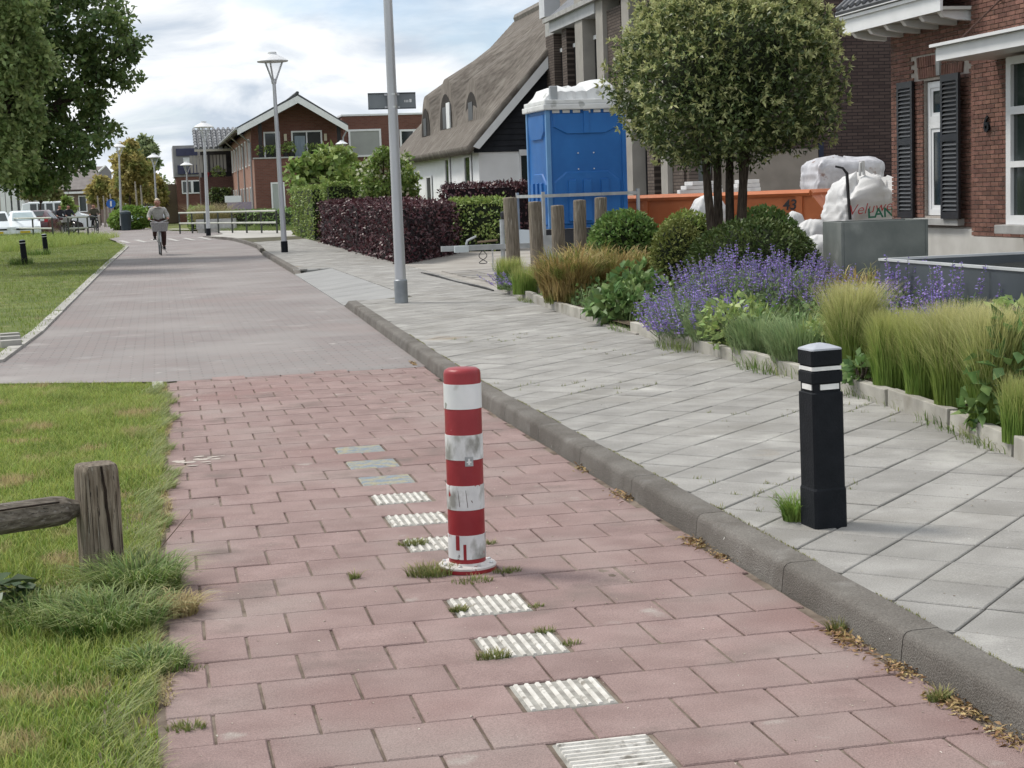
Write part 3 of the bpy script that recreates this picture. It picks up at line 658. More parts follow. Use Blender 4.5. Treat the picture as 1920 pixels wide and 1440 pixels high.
# ---- sign seen from the back, clamped to the tall post
a = at(687, 176, math.hypot(q[0], q[1])+.1); 
zs0, zs1 = at(735, 203, math.hypot(q[0], q[1]))[2], at(735, 174, math.hypot(q[0], q[1]))[2]
S = thing('street_sign', 'grey back of a small rectangular sign clamped to the tall lamp post', 'sign', (q[0], q[1]+.075, (zs0+zs1)/2))
zc = (zs0+zs1)/2; hw = 0.315
m_sb = M('sign_back', (0.17, 0.19, 0.21), (0.22, 0.24, 0.26), 3, 0.55, metal=.2)
MB().box(q[0]-hw, q[0]+hw, q[1]+.082, q[1]+.09, zs0, zs1).build('plate', m_sb, S)
MB().tube([(q[0]+sx*hw, q[1]+.078, zc+sz*(zs1-zs0)/2) for sx, sz in ((-1, -1), (1, -1), (1, 1), (-1, 1))], .009, 6, closed=True).build('folded_rim', M('sign_rim', (0.07, 0.08, 0.09), None, 3, .5, metal=.3), S)
for zz in (zs0+.018, zs1-.018):
    MB().box(q[0]-.10, q[0]+.10, q[1]+.066, q[1]+.081, zz-.012, zz+.012).build('clamp', m_pole, S)
    MB().lathe([(.0655, zz-.012), (.0655, zz+.012)], 16, (q[0], q[1], 0), False).build('clamp_band', m_steel, S)
for k, (u, w) in enumerate([(.165, .012), (.185, .012), (.205, .014), (.232, .03)]):
    MB().box(q[0]+u, q[0]+u+w, q[1]+.079, q[1]+.0815, zc-.022, zc+.008+(.012 if k == 3 else 0)).build('small_print', m_lampw, S)

# ================================================================ GRASS
g_near = M('grass_near', (0.15, 0.235, 0.035), (0.29, 0.38, 0.08), 2.2, 0.6, coord='World', rnd=0.42, trans=0.35, grad=((0.42, 0.47, 0.15), 0.45, 1.0), spots=[((0.48, 0.40, 0.20), 2.6, 0.58, 0.08)])
g_long = M('grass_long', (0.16, 0.23, 0.06), (0.26, 0.32, 0.11), 3, 0.6, coord='World', rnd=0.35, trans=0.3, grad=((0.36, 0.36, 0.18), 0.45, 1.1))
g_dry = M('grass_dry', (0.36, 0.29, 0.14), (0.48, 0.41, 0.22), 5, 0.8, coord='World', rnd=0.25, trans=0.25)
def lawn(name, poly, n, hmin, hmax, wid, mat, z=0.0, reach=.5, seg=2, dens=None):
    q = scatter_poly(poly, n)
    if dens is not None: q = q[dens(q)]
    k = len(q); Hh = RNG.uniform(hmin, hmax, k)*(0.75+0.5*np.sin(q[:, 0]*3.1+1.7*np.sin(q[:, 1]*1.3))*np.cos(q[:, 1]*2.3)*.5)
    a = RNG.uniform(0, 2*np.pi, k); rr = Hh*RNG.uniform(.1, reach*2, k)
    V, F, T = blades_np(np.c_[q, np.full(k, z)], Hh, np.c_[np.cos(a)*rr, np.sin(a)*rr], RNG.uniform(.6, 1.3, k)*wid, seg, .15)
    o = np_mesh(name, V, F, mat, attr=T); return stuff(o)
ng = [(-2.3, 15.0), (-1.75, 12), (-1.4, 9), (-1.1, 6), (-0.8, 4.4), (-0.6, 3.2), (-0.08, 3.2), (-0.09, 6), (-0.05, 9), (0.0, 14.1), (-1.44, 14.8)]
o = lawn('mown_grass', ng, 150000, .02, .085, .0042, g_near, -.012); tag(o, 'short bright green mown grass beside the red path', 'grass')
ng2 = [(-4.2, 15.4), (-2.3, 15.0), (-1.75, 12), (-1.4, 9), (-1.1, 6), (-0.8, 4.4), (-0.6, 3.2), (-2.6, 3.2)]
o = lawn('side_grass', ng2, 60000, .03, .09, .006, g_near, -.012); tag(o, 'mown grass left of the wooden knee rail', 'grass')
# longer ragged fringe where the lawn meets the path, and round the post
ex = RNG.uniform(3.2, 13.9, 9000); fx = -0.09 + 0.09*np.clip((ex-5)/9, 0, 1) - np.abs(RNG.normal(0, .06, 9000)) + .045*np.sin(ex*5)+.03*np.sin(ex*13)+.03*np.sin(ex*2.1+1)
Hh = RNG.uniform(.03, .085, 9000); a = RNG.uniform(-1.0, 1.0, 9000) + 0.0; rr = Hh*RNG.uniform(.4, 1.3, 9000)
V, F, T = blades_np(np.c_[fx, ex, np.full(9000, -.012)], Hh, np.c_[np.cos(a)*rr, np.sin(a)*rr], .0045, 3, .25)
o = stuff(np_mesh('fringe_grass', V, F, g_long, attr=T)); tag(o, 'ragged grass fringe spilling over the left edge of the path', 'grass')
k = 5000; ex = RNG.uniform(3.2, 13.9, k); fx = -0.06 + 0.075*np.clip((ex-5)/9, 0, 1) - np.abs(RNG.normal(0, .03, k)) + .02*np.sin(ex*4)
keep = np.sin(ex*2.3+1)+np.sin(ex*5.1) > -.2; ex, fx = ex[keep], fx[keep]; k = len(ex)
Hh = RNG.uniform(.01, .035, k); a = RNG.uniform(0, 6.28, k); rr = RNG.uniform(.01, .06, k)
V, F, T = blades_np(np.c_[fx, ex, np.full(k, -.004)], Hh, np.c_[np.cos(a)*rr, np.sin(a)*rr], .004, 2, .3)
o = stuff(np_mesh('dry_fringe_grass', V, F, g_dry, attr=T)); tag(o, 'straw coloured dry grass along the left path edge', 'grass')
def tuft(name, c, n, spread, hmin, hmax, wid, mat, label=None, cat='grass tuft', out_=.8, droop=.35, group=None, top=True, sq_=(1, 1)):
    a = RNG.uniform(0, 6.28, n); r_ = spread*np.sqrt(RNG.uniform(0, 1, n)); P = np.c_[c[0]+r_*np.cos(a)*sq_[0], c[1]+r_*np.sin(a)*sq_[1], np.full(n, c[2])]
    Hh = RNG.uniform(hmin, hmax, n); a2 = a + RNG.normal(0, .7, n); rr = Hh*RNG.uniform(.15, out_, n)
    V, F, T = blades_np(P, Hh, np.c_[np.cos(a2)*rr, np.sin(a2)*rr], wid*RNG.uniform(.6, 1.3, n), 4, droop)
    o = np_mesh(name, V, F, mat, attr=T, loc=c)
    if label: tag(o, label, cat, group)
    return o
pp = G(193, 1080)
g_tuft = M('grass_tuft', (0.09, 0.165, 0.035), (0.18, 0.27, 0.07), 9, 0.5, coord='World', rnd=0.5, trans=0.35, grad=((0.36, 0.38, 0.17), 0.5, 1.1))
for i, (x, y, n, s, h0, h1, mt, lb) in enumerate([
    (255, 1110, 1500, .17, .08, .26, g_tuft, 'large ragged grass tuft beside the wooden post, spilling onto the path'),
    (205, 1175, 1300, .20, .08, .22, g_tuft, 'dense long grass in front of the wooden post'),
    (90, 1160, 900, .22, .06, .18, g_tuft, 'long grass under the wooden rail'),
    (330, 1150, 500, .08, .05, .15, g_dry, 'dry straw tuft reaching onto the red pavers'),
    (285, 1250, 600, .12, .04, .12, g_tuft, 'low grass tuft at the path edge below the post'),
    (120, 1110, 350, .20, .02, .06, g_dry, 'dry straw patch at the foot of the wooden rail')]):
    g = G(x, y); tuft('grass_tuft', (g[0], g[1], -.01), n, s, h0, h1, .0055, mt, lb, out_=1.1, droop=.45)
# dark broad-leaved weed under the rail
g = G(25, 1140); n = 26; a = RNG.uniform(0, 6.28, n); P = np.c_[g[0]+.06*RNG.normal(size=n), g[1]+.06*RNG.normal(size=n), RNG.uniform(.03, .12, n)]
ax = np.c_[np.cos(a), np.sin(a), RNG.uniform(-.5, .3, n)]; V, F = leaf_np(P, ax, np.tile([0, 0, 1.], (n, 1)), RNG.uniform(.07, .13, n), RNG.uniform(.06, .1, n))
m_dleaf = M('dark_weed_leaf', (0.03, 0.06, 0.022), (0.06, 0.10, 0.035), 8, 0.45, rnd=.25, trans=.15, spec=.4)
tag(np_mesh('broadleaf_weed', V, F, m_dleaf, loc=(g[0], g[1], 0)), 'dark broad-leaved weed under the wooden rail at the left frame edge', 'weed')
# far lawn
g_far = M('grass_far', (0.16, 0.23, 0.045), (0.28, 0.33, 0.09), .5, 0.6, coord='World', rnd=0.25, trans=0.35, spots=[((0.24, 0.24, 0.11), .8, 0.58, 0.1)])
fl = [tuple(p_) for p_ in lawn_edge] + [(-3.4, 86), (-9.5, 100), (-7.5, 60), (-4.2, 30), (-3.2, 20), (-2.2, 17)]
o = lawn('far_grass', fl, 60000, .04, .09, .010, g_far, .012, dens=lambda q: ~((q[:, 1] > 18.5) & (q[:, 1] < 20.1) & (RNG.uniform(0, 1, len(q)) < .8))); tag(o, 'mown grass verge left of the road', 'grass')
lg = [(-2.4, 72), (-1.8, 80), (-3.6, 86), (-9.5, 100), (-11, 92), (-6, 62), (-4.6, 62)]
g_tall = M('grass_tall', (0.22, 0.30, 0.07), (0.36, 0.42, 0.13), .8, 0.6, coord='World', rnd=0.25, trans=0.35)
o = lawn('tall_grass', lg, 20000, .25, .6, .02, g_tall, .0); tag(o, 'tall pale grass in front of the left railing', 'grass')
for x, y, s in [(40, 497, .35), (72, 479, .4)]:
    g = G(x, y); tuft('grass_tuft', (g[0], g[1], 0), 300, s, .15, .4, .012, g_tuft, 'dark grass tuft at the foot of the %s small black bollard' % ('nearer' if x == 40 else 'farther'))
# ================================================================ GARDEN PLANTS
m_bark = M('bark', (0.035, 0.026, 0.02), (0.09, 0.07, 0.055), 14, 0.9, 0.9, 40, stretch=(4, 4, .6))
def gp(x, y, r=0.0):
    g = G(x, y, .165); k = max(1.0, (SX(g[1])+.05+r*.5)/g[0]); return np.array([g[0]*k, g[1]*k, .165])   # never rooted in the pavement
def ellip_pts(n, c, r, shell=.55, flat=None):
    d = rnd_dirs(n); s = (shell + (1-shell)*RNG.uniform(0, 1, n)**.6)[:, None]
    return np.array(c) + d*s*np.array(r), d
def leafy(name, c, r, n, Ln, Wd, mat, label, cat='plant', group=None, shell=.45, up=.4, stems=0, zmin=.165, parent=None, clump=0, loc=None):
    """a bush of single leaves round c with radii r"""
    if clump:
        cc, dd = ellip_pts(clump, c, np.array(r)*.92, shell); idx = RNG.integers(0, clump, n)
        P = cc[idx] + RNG.normal(0, 1, (n, 3))*np.array(r)*.11; d = (P-np.array(c))/np.array(r)
    else: P, d = ellip_pts(n, c, r, shell)
    k = P[:, 2] > zmin; P, d = P[k], d[k]; n = len(P)
    ax = d + rnd_dirs(n, up)*.9; nr = d*.6 + rnd_dirs(n, .9)
    V, F = leaf_np(P, ax, nr, RNG.uniform(.65, 1.25, n)*Ln, RNG.uniform(.7, 1.2, n)*Wd)
    base = loc if loc is not None else (c[0], c[1], zmin)
    if parent is not None: return np_mesh(name, V, F, mat, parent)
    root = thing(name, label, cat, base, group)
    np_mesh('foliage', V, F, mat, root)
    if stems:
        m = MB()
        for i in range(stems):
            q = P[RNG.integers(0, n)]; m.tube([(c[0]+RNG.normal(0, r[0]*.15), c[1]+RNG.normal(0, r[1]*.15), zmin-.05), tuple((np.array(q)+np.array([c[0], c[1], zmin]))/2+[0, 0, .05]), tuple(q)], .006, 4)
        stuff(m.build('stems', m_bark, root))
    return root

# feather grasses
m_stipa = M('feather_grass', (0.18, 0.27, 0.055), (0.29, 0.38, 0.09), 7, 0.6, coord='World', rnd=0.25, trans=0.4, hue=.5, grad=((0.60, 0.56, 0.27), 0.45, 1.0))
m_stipa2 = M('feather_grass_green', (0.16, 0.27, 0.05), (0.27, 0.38, 0.09), 7, 0.6, coord='World', rnd=0.25, trans=0.4, hue=.5, grad=((0.48, 0.47, 0.18), 0.45, 1.0))
def stipa(c, n, spread, H, label, mat=m_stipa, out_=.17, wid=.0036, sq_=(1, 1), name='feather_grass'):
    a = RNG.uniform(0, 6.28, n); r_ = spread*.55*np.sqrt(RNG.uniform(0, 1, n)); P = np.c_[c[0]+r_*np.cos(a)*sq_[0], c[1]+r_*np.sin(a)*sq_[1], np.full(n, c[2])]
    Hh = H*RNG.uniform(.5, 1.05, n); a2 = a + RNG.normal(0, .8, n); rr = Hh*np.abs(RNG.normal(0, out_, n))
    w = np.c_[np.cos(a2)*rr + Hh*.05, np.sin(a2)*rr]
    V, F, T = blades_np(P, Hh, w, wid*RNG.uniform(.6, 1.3, n), 5, .24)
    return tag(np_mesh(name, V, F, mat, attr=T, loc=c), label, 'ornamental grass', 'feather grasses along the garden edge')
for x, y, ytop, n, s, lb, mt in [
    (1595, 712, 528, 6000, .22, 'tall feather grass right behind the black bollard, first of the row', m_stipa),
    (1672, 735, 578, 4200, .21, 'green feather grass, second from the black bollard', m_stipa2),
    (1735, 752, 585, 4200, .21, 'green feather grass, third from the black bollard', m_stipa2),
    (1795, 775, 565, 5600, .23, 'straw-tipped feather grass, fourth from the black bollard', m_stipa),
    (1868, 800, 575, 6400, .25, 'wide straw-tipped feather grass near the right frame edge', m_stipa),
    (1925, 845, 700, 1500, .22, 'low green grass clump at the right frame edge by the edging', m_stipa2),
    (1640, 700, 590, 1200, .18, 'thin green grass between the first two feather grasses', m_stipa2)]:
    c = gp(x, y, .16); D = math.hypot(c[0], c[1]); stipa(c, n, s, (at(x, ytop, D)[2]-.165)*1.28, lb, mt)
for x, y, ytop, n, lb in [(955, 548, 462, 1500, 'feather grass at the far end of the garden by the driveway'), (985, 555, 478, 900, 'small feather grass right of the one by the driveway')]:
    c = gp(x, y); D = math.hypot(c[0], c[1]); stipa(c, n, .30, at(x, ytop, D)[2]-.165, lb, m_stipa2, wid=.007)
# tan sedges
m_sedge = M('tan_sedge', (0.34, 0.255, 0.09), (0.50, 0.39, 0.165), 6, 0.7, coord='World', rnd=0.35, trans=0.25, hue=.6, grad=((0.58, 0.46, 0.25), 0.5, 1.0), spots=[((0.22, 0.25, 0.07), 4, 0.48, 0.1)])
def sedge(x, y, ytop, n, s, lb, mat=m_sedge):
    c = gp(x, y, s*.75); D = math.hypot(c[0], c[1]); Hh_ = at(x, ytop, D)[2]-.165
    q_ = np.sqrt(RNG.uniform(0, 1, n)); a = RNG.uniform(0, 6.28, n); r_ = s*.5*q_; P = np.c_[c[0]+r_*np.cos(a), c[1]+r_*np.sin(a), np.full(n, c[2])]
    Hh_ = Hh_*(1.1-.35*q_**2)*RNG.uniform(.85, 1.15, n); z0 = RNG.uniform(0, .75, n)*Hh_; P[:, 2] += z0; P[:, 0] += np.cos(a)*z0*.35; P[:, 1] += np.sin(a)*z0*.35
    a2 = a+RNG.normal(0, 1.0, n); ln = RNG.uniform(.14, .34, n)*1.2; rr = ln*RNG.uniform(.2, 1.1, n)
    V, F, T = blades_np(P, np.minimum(ln*1.5, np.maximum(.05, Hh_*1.35-z0)), np.c_[np.cos(a2)*rr, np.sin(a2)*rr], .012*RNG.uniform(.5, 1.4, n), 4, .38)
    return tag(np_mesh('sedge', V, F, mat, attr=T, loc=c), lb, 'ornamental grass', 'tan sedges in the garden')
sedge(1065, 585, 485, 2600, .55, 'tan sedge clump hanging over the edging near the driveway')
sedge(1165, 560, 480, 2200, .60, 'tan sedge clump behind the large-leaved plant')
sedge(1245, 555, 485, 2000, .60, 'tan sedge clump left of the purple flowers')
sedge(1110, 540, 470, 1800, .60, 'tan sedge clump in the second row near the wooden posts')
sedge(1600, 600, 520, 700, .45, 'yellowing sedge behind the tallest feather grass')
sedge(1480, 545, 492, 900, .5, 'yellowing sedge behind the purple flowers')
# large-leaved plants
m_big = M('large_leaf', (0.10, 0.18, 0.055), (0.23, 0.34, 0.12), 9, 0.5, coord='World', rnd=0.3, trans=0.25, spec=.4)
m_lime = M('lime_leaf', (0.22, 0.32, 0.09), (0.38, 0.47, 0.18), 9, 0.5, coord='World', rnd=0.3, trans=0.3, spec=.4)
def broad(x, y, ytop, rx, n, Ln, mat, lb, ry=None, cat='leafy plant', grp='leafy plants in the garden'):
    c = gp(x, y, rx*.8); D = math.hypot(c[0], c[1]); Ht = at(x, ytop, D)[2]-.165
    return leafy('leafy_plant', (c[0], c[1], .165+Ht*.5), (rx, ry or rx, Ht*.55), n, Ln, Ln*.72, mat, lb, cat, grp, .35, .5, 10)
for a_ in [(1160, 622, 545, .32, 330, .13, m_big, 'large-leaved green plant hanging over the garden edge before the sedges'),
           (1190, 590, 500, .30, 260, .12, m_big, 'large-leaved plant between the tan sedges'),
           (1380, 660, 560, .30, 420, .07, m_lime, 'lime green leafy plant in front of the purple flowers'),
           (1560, 680, 600, .26, 380, .07, m_lime, 'lime green leaves left of the tallest feather grass'),
           (1560, 560, 505, .40, 300, .10, m_lime, 'pale leafy clump behind the purple flowers'),
           (1690, 690, 590, .30, 360, .08, m_lime, 'lime leafy plant behind the green feather grasses'),
           (1905, 800, 600, .24, 330, .10, m_big, 'dark leafy plant at the right frame edge'),
           (1915, 730, 560, .26, 300, .09, m_lime, 'lime leafy plant at the right frame edge'),
           (1618, 745, 665, .11, 60, .075, m_big, 'small leafy seedling under the first feather grass'),
           (1850, 815, 735, .12, 90, .075, m_big, 'small leafy plant at the foot of the widest feather grass'),
           (1470, 560, 470, .45, 330, .10, m_lime, 'leafy green clump among the purple flower spikes'),
           (1275, 540, 475, .4, 260, .10, m_lime, 'leafy clump behind the tan sedges'),
           (1050, 560, 505, .2, 90, .08, m_big, 'dark leaves under the tan sedge by the edging')]: broad(*a_)
# low creeping weeds along the edging
for i, (x, y, lb) in enumerate([(1250, 655, 'low green grass at the edging below the purple flowers'), (1410, 695, 'low green grass at the edging left of the black bollard'), (1470, 705, 'weed clump at the edging just left of the black bollard'),
                  (1610, 745, 'grass weeds at the edging right of the black bollard'), (1680, 765, 'grass weeds on the pavement edge below the feather grasses'), (1770, 805, 'spreading weeds in the pavement corner by the edging'),
                  (1850, 838, 'weeds at the pavement edge near the right frame edge'), (1160, 620, 'small weeds at the edging gap'), (985, 566, 'small weeds at the far edging')]):
    g = G(x, y, .1); tuft('grass_tuft', (g[0]+.05, g[1], .1), 170, .24, .02, .20 if i < 3 else .12, .005, g_tuft if i % 2 else g_long, lb, out_=1.2, sq_=(.5, 1.6))
# purple catmint: grey-green foliage and violet spikes
m_nfol = M('catmint_leaf', (0.16, 0.23, 0.11), (0.28, 0.36, 0.20), 8, 0.65, coord='World', rnd=0.3, trans=0.25)
m_viol = M('violet_flower', (0.27, 0.19, 0.52), (0.44, 0.35, 0.72), 14, 0.7, coord='World', rnd=0.35, trans=0.25)
def catmint(x, y, ytop, rx, ry, nl, ns, lb, lean=(0, 0), spike=.26):
    c = gp(x, y, rx*.75); D = math.hypot(c[0], c[1]); Ht = at(x, ytop, D)[2]-.165; fh = Ht*.70
    r = thing('catmint', lb, 'flowering plant', c, 'purple flowering plants in the garden')
    P, d = ellip_pts(nl, (c[0], c[1], .165+fh*.45), (rx, ry, fh*.55), .3); k = P[:, 2] > .16; P, d = P[k], d[k]; n = len(P)
    V, F = leaf_np(P, d*.5+rnd_dirs(n, 1.0), rnd_dirs(n, .5), RNG.uniform(.03, .065, n), RNG.uniform(.012, .024, n))
    np_mesh('foliage', V, F, m_nfol, r)
    a = RNG.uniform(0, 6.28, ns); q = np.sqrt(RNG.uniform(0, 1, ns)); bx, by = c[0]+q*rx*np.cos(a)*.95, c[1]+q*ry*np.sin(a)*.95
    Ls = []; stm = MB()
    for i in range(ns):
        zt = .165 + Ht*(1.02 - .38*q[i]**2)*RNG.uniform(.78, 1.05); lx, ly = lean[0]+(bx[i]-c[0])*.35+RNG.normal(0, .04), lean[1]+(by[i]-c[1])*.35+RNG.normal(0, .04)
        sp = spike*RNG.uniform(.6, 1.2); z0 = max(.25, zt-sp-.05)
        nf = 46; t = np.sort(RNG.uniform(0, 1, nf)); t = np.round(t*9)/9 + RNG.normal(0, .018, nf)
        w = .022*(1.15-t)
        an = RNG.uniform(0, 6.28, nf); Pp = np.c_[bx[i]+lx*(.4+t*.6)+np.cos(an)*w*.4, by[i]+ly*(.4+t*.6)+np.sin(an)*w*.4, z0+(zt-z0)*t]
        ax = np.c_[np.cos(an), np.sin(an), RNG.uniform(-.2, .9, nf)]
        Ls.append(leaf_np(Pp, ax, rnd_dirs(nf, 1.), RNG.uniform(.016, .030, nf)*(1.3-.6*t), RNG.uniform(.010, .018, nf)))
        stm.tube([(bx[i], by[i], .17), (bx[i]+lx*.4, by[i]+ly*.4, z0), (bx[i]+lx, by[i]+ly, zt)], .0025, 3, False)
    V, F = join_np(Ls); stuff(np_mesh('flower_spikes', V, F, m_viol, r)); stuff(stm.build('stems', m_nfol, r))
    return r
catmint(1305, 655, 535, .42, .70, 3400, 120, 'violet catmint spilling over the edging before the tan sedges', (-.06, -.03))
catmint(1375, 605, 462, .55, .85, 3400, 130, 'violet catmint with the tallest spikes, below the dark clipped shrub')
catmint(1475, 600, 466, .55, .85, 3400, 120, 'violet catmint in the middle of the garden')
catmint(1530, 585, 490, .5, .7, 2200, 70, 'violet catmint behind the lime leaves')
catmint(1690, 672, 488, .38, .55, 2600, 75, 'sparse violet catmint before the water basin')
catmint(1800, 705, 496, .36, .5, 2400, 55, 'thin violet catmint at the right before the basin')
catmint(965, 560, 505, .22, .3, 700, 14, 'small violet catmint at the far end of the garden', (-.2, 0))
# lavender foliage mounds, no flowers
m_lav = M('lavender_leaf', (0.20, 0.29, 0.12), (0.33, 0.42, 0.21), 8, 0.65, coord='World', rnd=0.3, trans=0.25)
def lavender(x, y, ytop, n, s, lb):
    c = gp(x, y, s*.7); D = math.hypot(c[0], c[1]); H_ = at(x, ytop, D)[2]-.165
    a = RNG.uniform(0, 6.28, n); q_ = np.sqrt(RNG.uniform(0, 1, n)); r_ = s*.5*q_; H_ = H_*(1.05-.45*q_**2)*RNG.uniform(.8, 1.1, n); z0 = RNG.uniform(0, .6, n)*H_
    P = np.c_[c[0]+(r_+z0*.5)*np.cos(a), c[1]+(r_+z0*.5)*np.sin(a), c[2]+z0]; rr = H_*RNG.uniform(.1, .45, n)
    V, F, T = blades_np(P, H_*RNG.uniform(.35, .65, n), np.c_[np.cos(a)*rr, np.sin(a)*rr], .0065*RNG.uniform(.7, 1.3, n), 3, .1)
    return tag(np_mesh('lavender', V, F, m_lav, attr=T, loc=c), lb, 'plant', 'grey-green mounds at the garden edge')
lavender(1345, 682, 575, 2600, .42, 'grey-green mound below the purple flowers, left one')
lavender(1425, 697, 585, 3000, .42, 'grey-green mound left of the black bollard')
lavender(1500, 690, 590, 2400, .40, 'grey-green mound right behind the black bollard top')
# round green shrub and clipped shrubs
m_shrub = M('green_shrub', (0.11, 0.20, 0.05), (0.22, 0.34, 0.10), 5, 0.5, coord='World', rnd=0.3, trans=0.25, spec=.4)
m_dkshrub = M('dark_clipped_shrub', (0.045, 0.075, 0.02), (0.10, 0.14, 0.04), 4, 0.55, coord='World', rnd=0.3, trans=0.15)
m_oliv = M('olive_shrub', (0.15, 0.18, 0.045), (0.25, 0.28, 0.09), 4, 0.55, coord='World', rnd=0.3, trans=0.2)
def dshrub(x, yb, x0, x1, y0, D, n, Ln, mat, lb, name='shrub', zb=.165, depth=None, core=None):
    c = at(x, yb, D); rx = (at(x1, yb, D)[0]-at(x0, yb, D)[0])/2/math.cos(.3); zt = at(x, y0, D)[2]; z0 = max(zb, c[2])
    r = leafy(name, (c[0], c[1], (zt+zb)/2), (rx, depth or rx, (zt-zb)/2), n, Ln, Ln*.55, mat, lb, 'shrub', None, .8, .3, 0, zb)
    if core:
        MB().lathe([(rx*.80*math.sqrt(max(0, 1-t*t)), (zt-zb)/2*.86*t) for t in np.linspace(-.98, .98, 12)], 18, (c[0], c[1], (zt+zb)/2)).build('dark_core', core, r, smooth=True)  # added solid core, no branches: blocks the view through, shade in its colour
    return r
m_inner = M('shrub_inner_shade', (0.012, 0.018, 0.008), (0.025, 0.032, 0.014), 6, 0.95)  # near-black: the shade inside the foliage put into the colour
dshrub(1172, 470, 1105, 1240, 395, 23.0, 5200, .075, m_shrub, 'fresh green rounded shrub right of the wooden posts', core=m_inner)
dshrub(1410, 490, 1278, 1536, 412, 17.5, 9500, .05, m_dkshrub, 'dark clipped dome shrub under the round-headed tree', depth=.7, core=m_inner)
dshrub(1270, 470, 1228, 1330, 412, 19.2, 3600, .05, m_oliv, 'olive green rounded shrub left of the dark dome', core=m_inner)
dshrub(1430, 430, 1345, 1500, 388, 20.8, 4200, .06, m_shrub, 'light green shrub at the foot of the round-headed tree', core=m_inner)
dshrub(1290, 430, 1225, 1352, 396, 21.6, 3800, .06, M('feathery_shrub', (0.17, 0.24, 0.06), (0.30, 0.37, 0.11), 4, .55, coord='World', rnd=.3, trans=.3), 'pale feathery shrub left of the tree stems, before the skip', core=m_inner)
stipa(gp(1620, 520)*[1, 1, 1], 1500, .6, .48, 'green grass clump in front of the grey planter', M('green_grass_clump', (0.07, 0.13, 0.03), (0.13, 0.2, 0.06), 5, .6, rnd=.25, trans=.3), .5, .008)
stipa(gp(1545, 520), 1000, .5, .36, 'green grass clump left of the grey planter', MATS['green_grass_clump'], .5, .008)
for x, n_ in ((1800, 700), (1870, 700), (1920, 500)):
    c = at(x, 478, 17.0); stipa((c[0], c[1], .165), n_, .7, .62, 'thin green grass behind the water basin, %s clump' % {1800: 'left', 1870: 'middle', 1920: 'right'}[x], MATS['green_grass_clump'], .5, .008)

# low ground cover that fills the bed between the plants
poly_ = [(SX(y)+.15, y) for y in (6.5, 7.5, 9, 10.5, 13, 16, 19, 22.8)] + [(7.5, 24), (8.5, 20), (8, 15), (5.3, 11.5), (5.3, 7), (6.5, 4), (3.6, 3.4), (3.75, 5)]
q2 = scatter_poly(poly_, 15000); n = len(q2); P = np.c_[q2, .165 + RNG.uniform(.0, 1, n)**1.3*(.22+.1*np.sin(q2[:, 0]*3+q2[:, 1]*2))]
V, F = leaf_np(P, rnd_dirs(n, .7), rnd_dirs(n, .8), RNG.uniform(.04, .09, n), RNG.uniform(.025, .055, n))
tag(stuff(np_mesh('ground_cover', V, F, m_big)), 'low mixed green leaves covering the garden soil', 'ground cover')
q2 = scatter_poly(poly_, 9000); n = len(q2); a = RNG.uniform(0, 6.28, n); Hh = RNG.uniform(.12, .38, n)
V, F, T = blades_np(np.c_[q2, np.full(n, .165)], Hh, np.c_[np.cos(a), np.sin(a)]*(Hh*RNG.uniform(.1, .5, n))[:, None], .008, 3, .2)
tag(stuff(np_mesh('bed_blades', V, F, m_lav, attr=T)), 'thin grassy growth between the garden plants', 'ground cover')
# multi-stemmed round-headed tree
tb = at(1362, 455, 20.0); T0 = thing('garden_tree', 'round-headed multi-stemmed evergreen tree with pale leaf tips above the garden', 'tree', (tb[0], tb[1], .16))
cc = at(1365, 142, 20.0); rx = (at(1580, 150, 20)[0]-at(1147, 150, 20)[0])/2/math.cos(.33)*.93
zt, zb = at(1365, -22, 20)[2], at(1365, 305, 20)[2]; rz = (zt-zb)/2; cz_ = (zt+zb)/2
for k, (bx, tx) in enumerate([(1345, 1322), (1352, 1345), (1368, 1368), (1378, 1400), (1383, 1392)]):
    a_, b_ = at(bx, 440, 20.0+.08*(k % 2)), at(tx, 285, 20.0+.2*(k % 3)); e_ = at(tx+(tx-1362)*2.2, 150, 20.0)
    MB().tube([(a_[0], a_[1], .1), tuple(a_*.5+b_*.5+[.02*(k-2), 0, 0]), tuple(b_), tuple(b_*.45+e_*.55+[0, 0, .1]), tuple(e_)], [.062, .055, .047, .03, .012], 8).build('stem', m_bark, T0, smooth=True)
m_elae = M('pale_evergreen_leaf', (0.06, 0.095, 0.03), (0.135, 0.18, 0.06), 3.0, 0.42, coord='World', rnd=0.35, trans=0.2, spec=.5)
m_elae2 = M('pale_leaf_tips', (0.36, 0.40, 0.16), (0.56, 0.58, 0.30), 6.0, 0.45, coord='World', rnd=0.3, trans=0.3, spec=.4)
ctr = np.array([cc[0], cc[1], cz_])
def crown_r(d):  # uneven outline
    return 1 + .06*np.sin(d[:, 0]*5+d[:, 2]*4) + .06*np.sin(d[:, 1]*9+1+d[:, 2]*6) + .05*np.sin(d[:, 2]*13+d[:, 0]*11) + .04*np.sin(d[:, 2]*21+d[:, 0]*17+d[:, 1]*19)
n = 26000; d = rnd_dirs(n); s = 1-np.abs(RNG.normal(0, .15, n)); s = np.clip(s, .2, 1.06); s *= crown_r(d)
rv = np.array([rx, rx, rz])
flat = np.sign(d)*np.abs(d)**.85; P = ctr + flat*s[:, None]*rv
P = P[P[:, 2] > zb-.12]; n = len(P); dd = (P-ctr)/rv
V, F = leaf_np(P, dd*.8+rnd_dirs(n, .4), dd*.5+rnd_dirs(n, .6), RNG.uniform(.05, .085, n), RNG.uniform(.022, .034, n)); np_mesh('crown', V, F, m_elae, T0)
